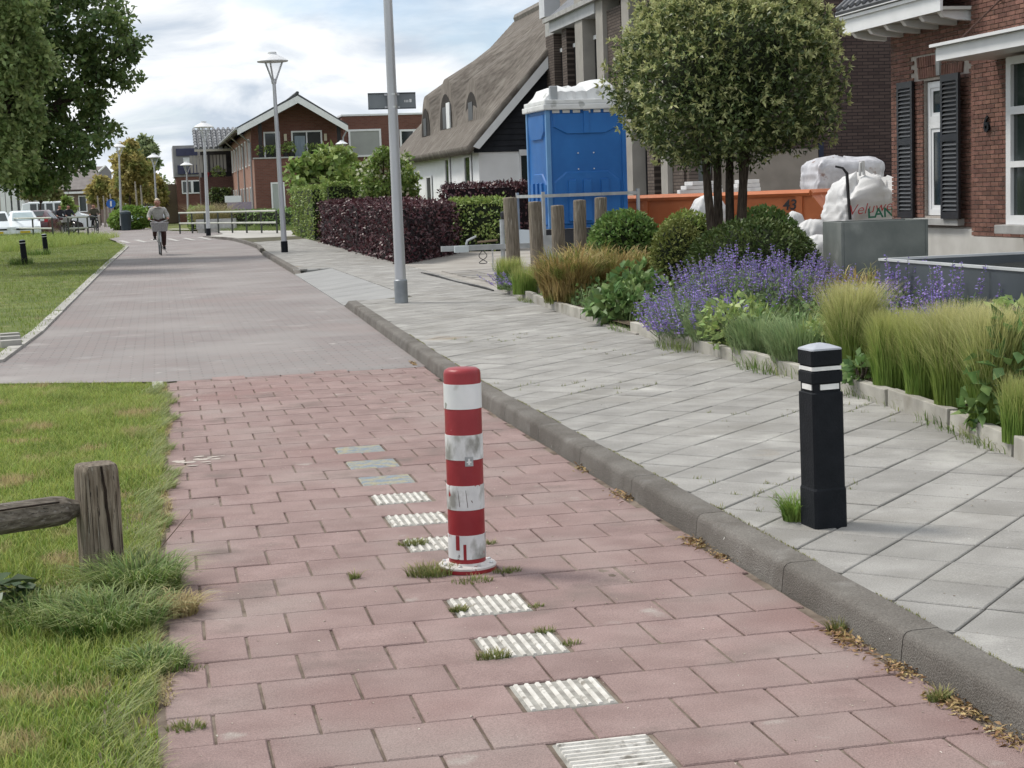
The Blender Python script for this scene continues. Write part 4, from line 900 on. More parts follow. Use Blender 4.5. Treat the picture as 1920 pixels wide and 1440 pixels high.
ng_ = 2700; d = rnd_dirs(ng_, .75); Pg = ctr + np.sign(d)*np.abs(d)**.85*(RNG.uniform(.93, 1.07, ng_)*crown_r(d))[:, None]*rv; k = Pg[:, 2] > zb; Pg, d = Pg[k], d[k]; ng_ = len(Pg)  # pale tips massed towards the top, so the crown's lit top is partly coloured in
idx = np.repeat(np.arange(ng_), 7); ax = d[idx]*.9+rnd_dirs(len(idx), .3)
V, F = leaf_np(Pg[idx], ax, rnd_dirs(len(idx), .8), RNG.uniform(.045, .085, len(idx)), RNG.uniform(.02, .032, len(idx))); np_mesh('leaf_tips', V, F, m_elae2, T0)
MB().rings([[(ctr[0]+rx*.62*math.cos(a)*w, ctr[1]+rx*.62*math.sin(a)*w, ctr[2]+rz*.62*t) for a in np.linspace(0, 6.283, 16, False)] for t, w in [(q, math.sqrt(1-q*q)) for q in np.linspace(-.97, .97, 9)]]).build('dark_core', m_inner, T0, smooth=True)  # solid dark ball added inside the crown, painted as its inner shade

# ---- grey planter and water basin
m_plant = M('grey_fibre_cement', (0.13, 0.145, 0.14), (0.20, 0.215, 0.205), 3, 0.6, 0.15, 40, spots=[((0.26, 0.275, 0.26), 2.2, 0.58, 0.12)])
c = at(1640, 450, 17.6); ztop = at(1640, 413, 17.6)[2]; Pl = thing('planter', 'tall grey rectangular planter box standing before the brick house', 'planter', (c[0], c[1], .165))
rzp = -math.atan2(c[0], c[1]) + .32; u = np.array([math.cos(rzp), math.sin(rzp)]); v = np.array([-u[1], u[0]])
w_, dp = .86, .62
def pc(a, b): return (c[0]+u[0]*a+v[0]*b, c[1]+u[1]*a+v[1]*b)
for nm, (a, b, sa, sb) in dict(front_panel=(0, -dp/2, w_, .03), back_panel=(0, dp/2, w_, .03), side_panel=(-w_/2-.016, 0, .03, dp+.034), side_panel2=(w_/2+.016, 0, .03, dp+.034)).items():
    q = pc(a, b); MB().obox((q[0], q[1], (ztop+.1)/2), (sa, sb, ztop-.1), rzp).build(nm.rstrip('2'), m_plant, Pl, bevel=.006)
q = pc(0, 0); MB().obox((q[0], q[1], ztop-.12), (w_-.04, dp-.04, .05), rzp).build('soil_fill', m_soil, Pl)
for k in range(-1, 2): tuft('', (0, 0, 0), 1, .1, .1, .2, .01, g_tuft) if False else None
m_bas = M('anthracite_aluminium', (0.045, 0.055, 0.065), (0.065, 0.078, 0.09), 2, 0.45, spec=.5)
m_rim = M('pale_rim', (0.45, 0.47, 0.48), (0.55, 0.57, 0.58), 3, 0.4)
zb_ = .86; bl = at(1650, 489, 13.0); zb_ = bl[2]; x0, y1 = bl[0], bl[1]; x1, y0 = x0+1.9, y1-3.6
Bs = thing('water_basin', 'dark grey raised water basin with a pale rim at the right', 'water basin', (x0, y1, .165))
MB().box(x0, x0+.04, y0, y1, .1, zb_).build('front_panel', m_bas, Bs); MB().box(x1-.04, x1, y0, y1, .1, zb_).build('back_panel', m_bas, Bs)
MB().box(x0+.041, x1-.041, y1-.04, y1, .1, zb_).build('side_panel', m_bas, Bs); MB().box(x0+.041, x1-.041, y0, y0+.04, .1, zb_).build('side_panel', m_bas, Bs)
m = MB(); m.box(x0-.01, x0+.03, y0, y1+.01, zb_+.002, zb_+.02); m.build('rim', m_rim, Bs)
MB().box(x0+.031, x1, y1-.03, y1+.01, zb_+.002, zb_+.02).build('rim', m_rim, Bs); MB().box(x1-.03, x1+.01, y0, y1-.031, zb_+.002, zb_+.02).build('rim', m_rim, Bs)
m_water = M('basin_water', (0.035, 0.035, 0.025), (0.06, 0.055, 0.035), 3, 0.06, 0.1, 14, spec=.5)
MB().box(x0+.042, x1-.042, y0+.042, y1-.042, .12, zb_-.06).build('water', m_water, Bs)

# ================================================================ WEEDS AND LITTER ON THE PAVING
m_lit = M('dry_litter', (0.22, 0.14, 0.06), (0.42, 0.31, 0.16), 12, .9, coord='World', rnd=.35)
for i, (x, y, n, lb) in enumerate([(1095, 880, 60, 'dry leaf litter at the kerb far behind the red bollard'), (1170, 930, 110, 'dry litter heap at the kerb right of the red bollard'), (1310, 1020, 150, 'dry litter at the kerb before the black bollard'),
        (1355, 1045, 90, 'thin dry litter at the kerb below the black bollard'), (1590, 1200, 220, 'litter heap with a green weed at the kerb joint'), (1690, 1255, 150, 'curled dry leaves along the lower kerb'), (1800, 1325, 230, 'litter heap with a green weed at the lower kerb'),
        (1895, 1385, 120, 'dry leaves at the kerb in the lower right corner'), (790, 682, 90, 'straw litter at the kerb where the road begins')]):
    g = G(x, y); t = RNG.normal(0, 1, n); P = np.c_[g[0]-.01+RNG.normal(0, .022, n), g[1]+t*.075, np.abs(RNG.normal(.004, .006, n))]
    P[:, 0] = np.minimum(P[:, 0], 2.19)
    V, F = leaf_np(P, np.c_[RNG.normal(size=(n, 2)), RNG.normal(0, .25, n)], rnd_dirs(n, 1.5), RNG.uniform(.012, .035, n), RNG.uniform(.004, .011, n), .3)
    tag(stuff(np_mesh('leaf_litter', V, F, m_lit, loc=(g[0], g[1], 0))), lb, 'litter')
g_moss = M('small_weed', (0.13, 0.17, 0.05), (0.22, 0.26, 0.09), 9, .7, coord='World', rnd=.35, trans=.25, grad=((0.36, 0.29, 0.14), .4, 1.1))
for x, y, n, s, h0, h1, lb in [(808, 1078, 420, .08, .02, .065, 'grass tuft left of the red bollard foot'), (775, 1020, 220, .06, .01, .035, 'weeds at the tile behind the red bollard'), (885, 1090, 110, .07, .01, .035, 'low grass in front of the red bollard foot'),
        (950, 1072, 120, .05, .01, .03, 'sparse weeds right of the red bollard foot'), (918, 1020, 60, .03, .01, .03, 'tiny weed right behind the red bollard'), (860, 1145, 160, .03, .01, .03, 'weeds at the left corner of the ribbed tile nearest below the bollard'),
        (925, 1233, 220, .05, .01, .035, 'weeds along the front of the second ribbed tile below the bollard'), (1022, 1185, 90, .03, .01, .03, 'weed at the back corner of the second ribbed tile below the bollard'), (1005, 1137, 60, .025, .008, .02, 'weed at the right corner of the first ribbed tile below the bollard'),
        (1070, 1208, 60, .03, .01, .025, 'weed at the right edge of the second ribbed tile below the bollard'), (665, 1085, 60, .02, .02, .05, 'single weed in a joint left of the red bollard'), (1575, 1180, 120, .04, .02, .06, 'green weed at the kerb joint'), (1760, 1312, 120, .03, .02, .05, 'green weed by the lower kerb litter'),
        (350, 1365, 120, .05, .01, .03, 'grass creeping over the lowest left paver'), (350, 1255, 100, .05, .008, .02, 'grass creeping over the path edge')]:
    g = G(x, y); tuft('grass_tuft', (g[0], g[1], -.002), n, s, h0, h1, .004, g_moss, lb, out_=1.0, droop=.2, sq_=(1.2, .7))
for x, y, n, s, h0, h1, mt, lb in [(1490, 975, 300, .05, .05, .19, M('fresh_grass', (0.16, 0.27, 0.05), (0.27, 0.38, 0.10), 8, .55, rnd=.25, trans=.35), 'fresh green grass tuft at the foot of the black bollard'), (1562, 985, 16, .02, .04, .09, g_tuft, 'few blades at the right foot of the black bollard')]:
    g = G(x, y, .1); tuft('grass_tuft', (g[0], g[1], .1), n, s, h0, h1, .006, mt, lb, out_=.9, droop=.35)
# moss in the joint behind the kerb and among the tiles
n = 5200; yy = RNG.uniform(3.2, 17, n); k = np.sin(yy*3.3)+np.sin(yy*7.7+1) > -.3; yy = yy[k]; n = len(yy)
P = np.c_[[KX(v_)+.139 for v_ in yy]+RNG.normal(0, .004, n), yy, np.full(n, .095)]; a = RNG.uniform(0, 6.28, n)
V, F, T = blades_np(P, RNG.uniform(.006, .018, n), np.c_[np.cos(a), np.sin(a)]*RNG.uniform(.003, .012, n)[:, None], .004, 2, 0)
tag(stuff(np_mesh('kerb_moss', V, F, g_moss, attr=T)), 'thin moss line in the joint behind the kerb', 'moss')
n = 2600; i_ = RNG.integers(0, len(cand), n); base = np.array([(q[0], q[1]) for q in cand])[i_]; sd_ = RNG.integers(0, 2, n); t = RNG.uniform(-.5, .5, n)*TS
px = base[:, 0]+np.where(sd_ == 0, t*c45-TS*c45/2, t*c45+TS*c45/2); py = base[:, 1]+np.where(sd_ == 0, t*c45+TS*c45/2, -t*c45+TS*c45/2)
kk = (np.sin(px*2.1+py*1.3)+np.sin(py*2.9) > .9) & (px > KX(8)+.15) & (py < 16); P = np.c_[px, py, np.full(n, .096)][kk]; n = len(P); P = np.repeat(P, 6, 0)+RNG.normal(0, .012, (n*6, 3))*[1, 1, 0]; n = len(P); a = RNG.uniform(0, 6.28, n)
V, F, T = blades_np(P, RNG.uniform(.008, .03, n), np.c_[np.cos(a), np.sin(a)]*RNG.uniform(.005, .02, n)[:, None], .004, 2, 0)
tag(stuff(np_mesh('joint_weeds', V, F, g_moss, attr=T)), 'tiny weeds growing in the pavement joints', 'weeds')
g = G(1862, 1376); V, F = leaf_np(np.array([[g[0]-.03, g[1], .006]]), np.array([[1, .15, .05]]), np.array([[0, 0, 1.]]), .085, .016); tag(np_mesh('dry_leaf', V, F, M('pale_leaf', (0.55, 0.5, 0.33), (0.66, 0.6, 0.42), 20, .7), loc=(g[0], g[1], 0)), 'single pale dry leaf on the path by the lower kerb', 'leaf')
# long bent stalk by the path edge
a0, a1 = G(290, 1040), at(358, 958, 7.3); MB().tube([(a0[0], a0[1], 0), tuple((a0+a1)/2+[.01, 0, .01]), tuple(a1)], [.0025, .002, .001], 5).build('grass_stalk', M('stalk', (0.10, 0.07, 0.045), None, 9, .8), loc=(a0[0], a0[1], 0)); tag(bpy.data.objects['grass_stalk'], 'single long brown grass stalk leaning over the path', 'grass stalk')
# grit, petals and crumbs lying about
for nm_, reg, z_, lb in (('path_grit', (0.0, 2.15, 3.6, 13.5), .0012, 'small pale crumbs and grit lying on the red path'), ('pavement_grit', (2.4, 4.2, 4.0, 15), .1025, 'small pale crumbs and grit lying on the grey pavement')):
    n = 420; P = np.c_[RNG.uniform(reg[0], reg[1], n), RNG.uniform(reg[2], reg[3], n), np.full(n, z_)]; V, F = leaf_np(P, np.c_[RNG.normal(size=(n, 2)), np.zeros(n)], np.tile([0, 0, 1.], (n, 1)), RNG.uniform(.004, .016, n), RNG.uniform(.003, .008, n), .25)
    tag(stuff(np_mesh(nm_, V, F, M('grit_'+nm_, (0.22, 0.17, 0.11), (0.6, 0.57, 0.5), 30, .9, coord='World', rnd=.4))), lb, 'grit')
# pale spill of old paint on the pavers at the left
m_spill = M('paint_spill', (0.42, 0.37, 0.33), (0.52, 0.47, 0.42), 20, .85)
m = MB()
for i in range(22):
    gx, gy_ = G(388, 862)[0]+RNG.normal(0, .09), G(388, 862)[1]+RNG.normal(0, .09); rr = RNG.uniform(.008, .032)
    pts = [(gx+rr*1.6*math.cos(a)*RNG.uniform(.5, 1.2), gy_+rr*math.sin(a)*RNG.uniform(.5, 1.2), .0016+i*.0001) for a in np.linspace(0, 6.283, 9, False)]
    m.add(pts, [tuple(range(9))])
stuff(m.build('paint_spill', m_spill, path))
# ================================================================ BRICK HOUSE AT THE RIGHT
XH = 11.4
m_mort = M('mortar', (0.34, 0.30, 0.27), (0.42, 0.38, 0.34), 20, .95, coord='World')
m_brk = M('brown_red_brick', (0.145, 0.072, 0.055), (0.21, 0.108, 0.082), 9, 0.85, 0.4, 120, coord='World', rnd=0.24, hue=.3, spots=[((0.12, 0.07, 0.055), 4, 0.60, 0.1)])
m_wht = M('white_paint', (0.72, 0.73, 0.74), (0.78, 0.79, 0.80), 3, 0.4)
m_frm = M('window_white', (0.74, 0.75, 0.76), (0.80, 0.81, 0.82), 3, 0.35)
m_pane = bpy.data.materials.new('window_glass'); m_pane.use_nodes = True; _b = m_pane.node_tree.nodes['Principled BSDF']
_b.inputs['Base Color'].default_value = (0.025, 0.035, 0.035, 1); _b.inputs['Roughness'].default_value = 0.05; _b.inputs['Specular IOR Level'].default_value = 0.6
m_shut = M('shutter_black', (0.012, 0.013, 0.016), (0.02, 0.021, 0.025), 5, 0.4, spec=.5)
m_plin = M('plinth_render', (0.50, 0.49, 0.46), (0.58, 0.57, 0.54), 3, 0.85, .2, 60)
m_sill = M('stone_sill', (0.32, 0.32, 0.31), (0.42, 0.42, 0.41), 5, 0.8)
yF = 24.18; HB = thing('brick_house', 'brown-red brick house with black shutters and white eaves, number 6', 'house', (XH, yF, .1))
ZS = 4.15
# window opening (Y decreases to the right in the picture)
wy0, wy1, wz0, wz1 = 21.98, 23.10, .93, 2.95
wb = MB().box(XH+.2, XH+5, 12, yF, .05, 8.0).build('wall', m_mort, HB)
for a, b, z0, z1 in [(21.0, wy0, .05, 4.3), (wy1, yF, .05, 4.3), (wy0, wy1, .05, wz0), (wy0, wy1, wz1, 4.3)]: MB().box(XH+.03, XH+.199, a, b, z0, z1).build('wall_face', m_mort, wb)
BL, BH = .22, .0625
bsrc = MB().box(0, .025, -(BL-.011)/2, (BL-.011)/2, -(BH-.011)/2, (BH-.011)/2).build('brick', m_brk, HB, world=False); bsrc.location = (-.0, -(BL/2), .85); nb = 1
rest = MB(); r_i = 0; z = .78 + BH/2
def put_brick(x, y0, y1, z):
    global nb
    vis = z < 4.0
    if y1-y0 < .03: return
    if nb < 300 and vis and abs(y1-y0-(BL-.011)) < .002:
        nb += 1; share('brick', bsrc, HB, (x-XH, (y0+y1)/2-yF, z-.1))
    else: rest.box(x, x+.025, y0, y1, z-(BH-.011)/2, z+(BH-.011)/2)
while z < ZS:
    y = yF + (BL/2 if r_i % 2 else 0)
    while y > 21.2:
        a, b = max(21.2, y-BL+.011), min(yF, y)
        for (s0, s1) in ([(a, b)] if not (wz0-.02 < z < wz1+.03) else [(a, min(b, wy0)), (max(a, wy1), b)]):
            in_arch = (wz1+.03 < z < wz1+.38) and (s1 > wy0-.25 and s0 < wy1+.25)
            if s1-s0 > .03 and not in_arch: put_brick(XH+.005, s0, s1, z)
        y -= BL
    z += BH; r_i += 1
# bay part, standing a little forward
r_i = 0; z = .70
MB().box(XH-.125, XH+.02, 18.0, 21.28, .05, 6.2).build('wall', m_mort, HB)
while z < 5.2:
    y = 21.29 + (BL/2 if r_i % 2 else 0)
    while y > 19.75 if z < 3.05 else y > 18.6:
        a, b = max(19.72 if z < 3.05 else 18.0, y-BL+.011), min(21.29, y)
        if b-a > .03: rest.box(XH-.15, XH-.126, a, b, z-(BH-.011)/2, z+(BH-.011)/2)
        y -= BL
    z += BH; r_i += 1
stuff(rest.build('other_bricks', m_brk, HB))
# splayed brick arch with keystone
ymid = (wy0+wy1)/2
for k in range(-9, 10):
    if abs(k) < 1: continue
    yy = ymid + k*.072; tilt = k*.022
    for lv in (0, 1):
        MB().obox((XH+.014, yy+tilt*(.09+lv*.17)*1.0, wz1+.12+lv*.165), (.03, .06, .155), 0, -tilt).build('arch_brick', m_brk, HB)
MB().rings([[(XH-.03, ymid-.05, wz1+.05), (XH-.03, ymid+.05, wz1+.05), (XH+.02, ymid+.05, wz1+.05), (XH+.02, ymid-.05, wz1+.05)], [(XH-.03, ymid-.075, wz1+.42), (XH-.03, ymid+.075, wz1+.42), (XH+.02, ymid+.075, wz1+.42), (XH+.02, ymid-.075, wz1+.42)]]).build('keystone', m_sill, HB)
# plinth
MB().box(XH-.02, XH+.03, 21.29, yF, .05, .755).build('plinth', m_plin, HB); MB().box(XH-.18, XH-.01, 18.0, 21.285, .05, .66).build('plinth', m_plin, HB)
MB().box(XH-.10, XH+.10, wy0-.18, wy1+.12, .80, .90).build('window_sill', m_sill, HB, bevel=.006)
# window
Wn = MB().box(XH+.15, XH+.19, wy0+.001, wy1-.001, wz0+.001, wz1-.001).build('window', M('window_reveal', (0.10, 0.05, 0.04), None, 5, .9), HB)
fx0, fx1 = XH+.11, XH+.16
def frame(Wo, y0, y1, z0, z1, w=.085, x0=fx0-.03, x1=fx1-.03, mat=m_frm, part='frame'):
    MB().box(x0, x1, y0, y0+w, z0, z1).build(part, mat, Wo); MB().box(x0, x1, y1-w, y1, z0, z1).build(part, mat, Wo)
    MB().box(x0+.001, x1-.001, y0+w, y1-w, z1-w, z1).build(part, mat, Wo); MB().box(x0+.001, x1-.001, y0+w, y1-w, z0, z0+w).build(part, mat, Wo)
zm = 2.30
fy0, fy1 = wy0+.02, wy1-.02
frame(Wn, fy0, fy1, zm+.03, wz1-.02, .09); frame(Wn, fy0, fy1, wz0+.01, zm+.029, .09)
frame(Wn, fy0+.09, fy1-.09, zm+.12, wz1-.11, .05, fx0-.015, fx1-.025); frame(Wn, fy0+.09, fy1-.09, wz0+.10, zm-.06, .06, fx0-.015, fx1-.025)
MB().box(fx0-.004, fx0+.004, fy0+.14, fy1-.14, zm+.17, wz1-.16).build('pane', m_pane, Wn); MB().box(fx0-.004, fx0+.004, fy0+.15, fy1-.15, wz0+.16, zm-.12).build('pane', m_pane, Wn)
# shutters, standing a little open
def shutter(y0, y1, ang, hinge, lab):
    """local: x along the width, then turned about the hinge"""
    w = abs(y1-y0); S_ = MB(); z0, z1 = .90, 2.98
    Rm = Matrix.Translation((XH-(.035 if hinge > 22 else .12), hinge, 0)) @ Matrix.Rotation(ang, 4, 'Z') @ Matrix.Scale(-1, 4, (0, 1, 0))
    def B_(a0, a1, b0, b1, c0, c1): m = MB().box(a0, a1, b0, b1, c0, c1); m.v = [tuple(Rm @ Vector(v_)) for v_ in m.v]; return m
    sh = B_(0, w, .014, .02, z0, z1).build('shutter', m_shut, HB, label=lab)
    for a0, a1 in ((0, .06), (w-.06, w)): B_(a0, a1, -.02, .0135, z0, z1).build('stile', m_shut, sh)
    for c0, c1 in ((z0, z0+.10), (2.02, 2.12), (z1-.10, z1)): B_(.061, w-.061, -.019, .0135, c0, c1).build('rail', m_shut, sh)
    zz = z0+.14
    m_sl = M('shutter_slat', (0.030, 0.032, 0.036), (0.045, 0.048, 0.052), 5, 0.35, spec=.6)
    while zz < z1-.12:
        if not (1.99 < zz < 2.15):
            m = MB().obox(((w)/2, -.004, zz), (w-.124, .006, .055), 0, rad(-38)); m.v = [tuple(Rm @ Vector(v_)) for v_ in m.v]; m.build('slat', m_sl, sh)
        zz += .0625
shutter(0, .53, rad(90), 23.34, 'open louvred black shutter left of the window')
shutter(0, .55, rad(90), 21.70, 'open louvred black shutter right of the window')
# eaves with corbels
MB().box(XH-.62, XH-.58, 21.28, 24.62, 3.80, 4.08).build('eave_fascia', m_wht, HB); MB().box(XH-.70, XH-.58, 21.28, 24.68, 4.085, 4.13).build('eave_moulding', m_wht, HB)
MB().box(XH-.66, XH-.621, 21.28, 24.64, 4.02, 4.07).build('eave_moulding', m_wht, HB)
MB().box(XH-.579, XH+.02, 21.28, 24.60, 3.815, 3.86).build('eave_soffit', M('soffit', (0.50, 0.50, 0.47), (0.55, 0.55, 0.52), 3, .7), HB)
for k in range(6):
    yy = 24.35-k*.58; MB().prism([(XH-.56, 3.80), (XH-.50, 3.73), (XH-.30, 3.69), (XH+.0, 3.67), (XH+.0, 3.813), (XH-.56, 3.813)], 'y', yy-.05, yy+.05).build('corbel', m_frm, HB)
MB().box(XH-.579, XH+.0, 24.60, 24.62, 3.80, 4.08).build('eave_fascia', m_wht, HB)
m_rooft = M('grey_roof_tile', (0.10, 0.105, 0.115), (0.16, 0.165, 0.175), 6, .6, .3, 30)
MB().add([(XH-.72, 21.3, 4.14), (XH-.72, 24.66, 4.14), (XH+2.5, 24.66, 6.8), (XH+2.5, 21.3, 6.8), (XH-.70, 21.3, 4.10), (XH-.70, 24.66, 4.10), (XH+2.5, 24.66, 6.7), (XH+2.5, 21.3, 6.7)], [(0, 1, 2, 3), (7, 6, 5, 4), (0, 4, 5, 1), (1, 5, 6, 2), (2, 6, 7, 3), (3, 7, 4, 0)]).build('roof', m_rooft, HB)
for k in range(14):
    yy = 24.6-k*.24; MB().tube([(XH-.70, yy, 4.18), (XH+2.4, yy, 6.76)], .05, 7).build('roof_tile_row', m_rooft, HB)
# bay window with flat canopy on a rod
MB().box(XH-1.02, XH-.98, 17.5, 20.62, 3.06, 3.24).build('canopy_fascia', m_wht, HB); MB().box(XH-1.09, XH-.98, 17.5, 20.68, 3.245, 3.285).build('canopy_moulding', m_wht, HB)
MB().box(XH-.979, XH-.151, 17.5, 20.62, 3.06, 3.10).build('canopy_soffit', m_wht, HB); MB().box(XH-.979, XH-.151, 20.58, 20.62, 3.10, 3.24).build('canopy_fascia', m_wht, HB)
MB().tube([(XH-.80, 20.45, 3.29), (XH-.17, 20.42, 3.85)], .012, 6).build('canopy_rod', M('rusty_rod', (0.10, 0.06, 0.05), None, 9, .7, metal=.4), HB)
MB().tube([(XH-.17, 20.42+.05*math.cos(a), 3.88+.05*math.sin(a)) for a in np.linspace(0, 6.283, 12, False)], .010, 5, closed=True).build('rod_ring', MATS['rusty_rod'], HB)
Bw = MB().box(XH-.45, XH-.149, 17.5, 19.68, .93, 3.0).build('bay_window', m_pane, HB)
for y0, y1, z0, z1 in [(19.58, 19.70, .86, 3.02), (17.5, 19.579, .86, .98), (17.5, 19.579, 2.28, 2.38), (17.5, 19.579, 2.92, 3.02), (17.5, 19.579, 1.60, 1.68), (18.6, 18.70, .99, 2.9)]:
    MB().box(XH-.50, XH-.44, y0, y1, z0, z1).build('frame', m_frm, Bw)
MB().box(XH-.58, XH-.15, 17.5, 19.86, .74, .855).build('window_sill', m_sill, HB, bevel=.006)
six = Matrix.Translation((XH-.175, 20.81, 2.20)) @ Matrix(((0, 0, -1, 0), (-1, 0, 0, 0), (0, 1, 0, 0), (0, 0, 0, 1)))
text_obj('6', .30, m_blk, HB, 'house_number', six, .012, 0, .006)
# ================================================================ DARK BRICK HOUSE
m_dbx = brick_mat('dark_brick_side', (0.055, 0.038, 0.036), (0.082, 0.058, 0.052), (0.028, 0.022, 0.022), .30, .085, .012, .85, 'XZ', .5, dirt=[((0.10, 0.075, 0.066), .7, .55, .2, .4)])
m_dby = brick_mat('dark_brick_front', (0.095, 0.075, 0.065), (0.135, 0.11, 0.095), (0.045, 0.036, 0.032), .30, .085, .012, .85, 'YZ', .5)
m_col = M('pale_concrete', (0.30, 0.285, 0.26), (0.36, 0.34, 0.31), 2, .8)
XD, yD0, yD1 = 13.0, 39.5, 53.8
DB = thing('dark_brick_house', 'tall modern dark brick house with pale columns behind the blue toilet', 'house', (XD, yD0, .1))
MB().box(XD+.4, XD+10, yD0, yD1, 0, 7.0).build('wall', m_dbx, DB)
MB().prism([(XD-.1, 7.0), (XD+10, 7.0), (XD+10, 12.6), (XD+4.6, 12.6)], 'y', yD0, yD1).build('gable_wall', m_dbx, DB) if False else None
MB().box(XD+.8, XD+10, yD0+.01, yD1, 7.001, 11).build('upper_wall', m_dbx, DB)
# front piers and windows (front looks at the street)
for y0, y1 in [(52.7, 53.8), (51.0, 51.6), (49.5, 49.9), (44.8, 46.2), (42.0, 42.6), (39.5, 40.4)]:
    MB().box(XD, XD+.399, y0, y1, 0, 6.6).build('brick_pier', m_dby, DB)
for y0, y1 in [(48.55, 49.45), (46.25, 47.0), (43.6, 44.3), (40.45, 41.0)]:
    MB().box(XD-.12, XD+.40, y0, y1, 0, 9.0).build('concrete_column', m_col, DB)
for y0, y1 in [(51.62, 52.68), (49.92, 50.98), (47.05, 48.5), (44.35, 44.75), (42.65, 43.55), (41.05, 41.95)]:
    for z0, z1 in [(.3, 2.7), (3.3, 6.0)]:
        w = MB().box(XD+.30, XD+.36, y0, y1, z0, z1).build('window', m_pane, DB)
        for a, b in ((y0, y0+.06), (y1-.06, y1)): MB().box(XD+.24, XD+.299, a, b, z0, z1).build('frame', m_shut, w)
        MB().box(XD+.2, XD+.299, y0, y1, z1+.002, z1+.12).build('lintel', m_frm, w)
    MB().box(XD+.20, XD+.39, y0, y1, 2.83, 3.29).build('panel', m_dby, DB)
MB().box(XD-.16, XD+.4, 47.0, 52.6, 6.62, 7.0).build('fascia', M('grey_fascia', (0.40, 0.41, 0.42), (0.46, 0.47, 0.48), 3, .6), DB)
MB().box(XD+.01, XD+.4, 52.6, 53.85, 6.602, 7.05).build('pier_cap', m_sill, DB)
m_slate = M('slate_roof', (0.13, 0.14, 0.16), (0.19, 0.20, 0.22), 5, .6, .3, 20)
MB().add([(XD-.25, yD0, 7.02), (XD-.25, yD1-.9, 7.02), (XD+5, yD1-.9, 11.4), (XD+5, yD0, 11.4), (XD-.25, yD0, 6.99), (XD-.25, yD1-.9, 6.99), (XD+5, yD1-.9, 11.3), (XD+5, yD0, 11.3)], [(0, 1, 2, 3), (7, 6, 5, 4), (0, 4, 5, 1), (1, 5, 6, 2), (2, 6, 7, 3), (3, 7, 4, 0)]).build('roof', m_slate, DB)
MB().box(XD-.3, XD-.2, yD0, yD1-.9, 6.95, 7.09).build('gutter', m_sill, DB)
MB().box(13.05, 13.6, 54.05, 54.8, 7.3, 8.9).build('chimney', M('white_chimney', (0.55, 0.57, 0.60), (0.62, 0.64, 0.67), 3, .7), DB)
# openings in the side wall
for (x0, z0, x1, z1, nm, mt) in [(13.75, 1.15, 16.6, 2.35, 'closed_opening', M('beige_board', (0.20, 0.175, 0.15), (0.25, 0.22, 0.19), 2, .8)), (13.75, .85, 16.6, 1.13, 'opening_sill', M('navy_frame', (0.012, 0.018, 0.04), None, 2, .6)), (16.62, .85, 16.75, 2.5, 'frame', MATS['navy_frame'])]:
    MB().box(x0, x1, yD0-.03, yD0-.001, z0, z1).build(nm, mt, DB)
MB().box(13.06, 13.30, yD0-.25, yD0-.02, 0, 7).build('brick_pier', m_dby, DB)
MB().box(13.35, 13.7, yD0-.06, yD0-.01, .2, 2.5).build('window', m_pane, DB)

# ================================================================ TRAILER WITH PORTABLE TOILET, POSTS, SKIP, BAGS
m_blue = M('toilet_blue', (0.016, 0.115, 0.36), (0.024, 0.15, 0.44), 1.5, .42, spec=.4, spots=[((0.03, 0.14, 0.40), 3, .62, .1)])
m_blueL = M('toilet_blue_edge', (0.10, 0.24, 0.48), (0.14, 0.30, 0.54), 3, .45)
m_roofw = M('toilet_roof', (0.60, 0.61, 0.61), (0.72, 0.73, 0.73), 3, .45, spots=[((0.42, 0.43, 0.42), 4, .62, .06)], stretch=(1, 1, 1))
tA = at(1028, 300, 29.0); TL = thing('portable_toilet', 'blue portable toilet with white ribbed roof standing on a trailer', 'portable toilet', (tA[0], tA[1], .84))
rzt = rad(3); u = np.array([math.cos(rzt), math.sin(rzt), 0]); v = np.array([-u[1], u[0], 0]); o = np.array([tA[0], tA[1], 0])
wT, dT, zb0, zt0 = 1.42, 1.25, .84, 2.92
# the left side is seen at a flat angle: turn it outwards a little
def tp(a, b, z): return tuple(o + u*a + v*b + [0, 0, z])
def tbox(a0, a1, b0, b1, z0, z1):
    return MB().add([tp(a, b, z) for z in (z0, z1) for a, b in ((a0, b0), (a1, b0), (a1, b1), (a0, b1))], [(3, 2, 1, 0), (4, 5, 6, 7), (0, 1, 5, 4), (1, 2, 6, 5), (2, 3, 7, 6), (3, 0, 4, 7)])
tbox(0, wT, 0, dT, zb0, zt0).build('cabin', m_blue, TL)
tbox(-.03, .05, -.03, .05, zb0, zt0).build('corner_post', m_blueL, TL, bevel=.01); tbox(wT-.05, wT+.03, -.03, .05, zb0, zt0).build('corner_post', m_blue, TL, bevel=.01); tbox(-.03, .05, dT-.05, dT+.03, zb0, zt0).build('corner_post', m_blueL, TL, bevel=.01)
def facep(pts, nm, side=False, t=.03):
    # raised moulding on the front (b<0) or left (a<0) face
    m = MB(); n_ = len(pts)
    f0 = [(tp(a, -.001, z) if not side else tp(-.001, a, z)) for a, z in pts]
    cx_, cz2 = sum(q[0] for q in pts)/n_, sum(q[1] for q in pts)/n_
    f1 = [(tp(cx_+(a-cx_)*.95, -t, cz2+(z-cz2)*.95) if not side else tp(-t, cx_+(a-cx_)*.93, cz2+(z-cz2)*.96)) for a, z in pts]
    return m.rings([f0, f1]).build(nm, m_blue, TL)
facep([(.10, 2.86), (.10, 2.62), (.34, 2.50), (wT-.34, 2.50), (wT-.10, 2.62), (wT-.10, 2.86)], 'top_moulding'); facep([(.08, .9), (.08, 1.66), (.32, 1.84), (wT-.32, 1.84), (wT-.08, 1.66), (wT-.08, .9)], 'lower_moulding', t=.025)
for a in (.34, .62, .95): facep([(a, .95), (a, 1.70), (a+.15, 1.70), (a+.15, .95)], 'rib', t=.06)
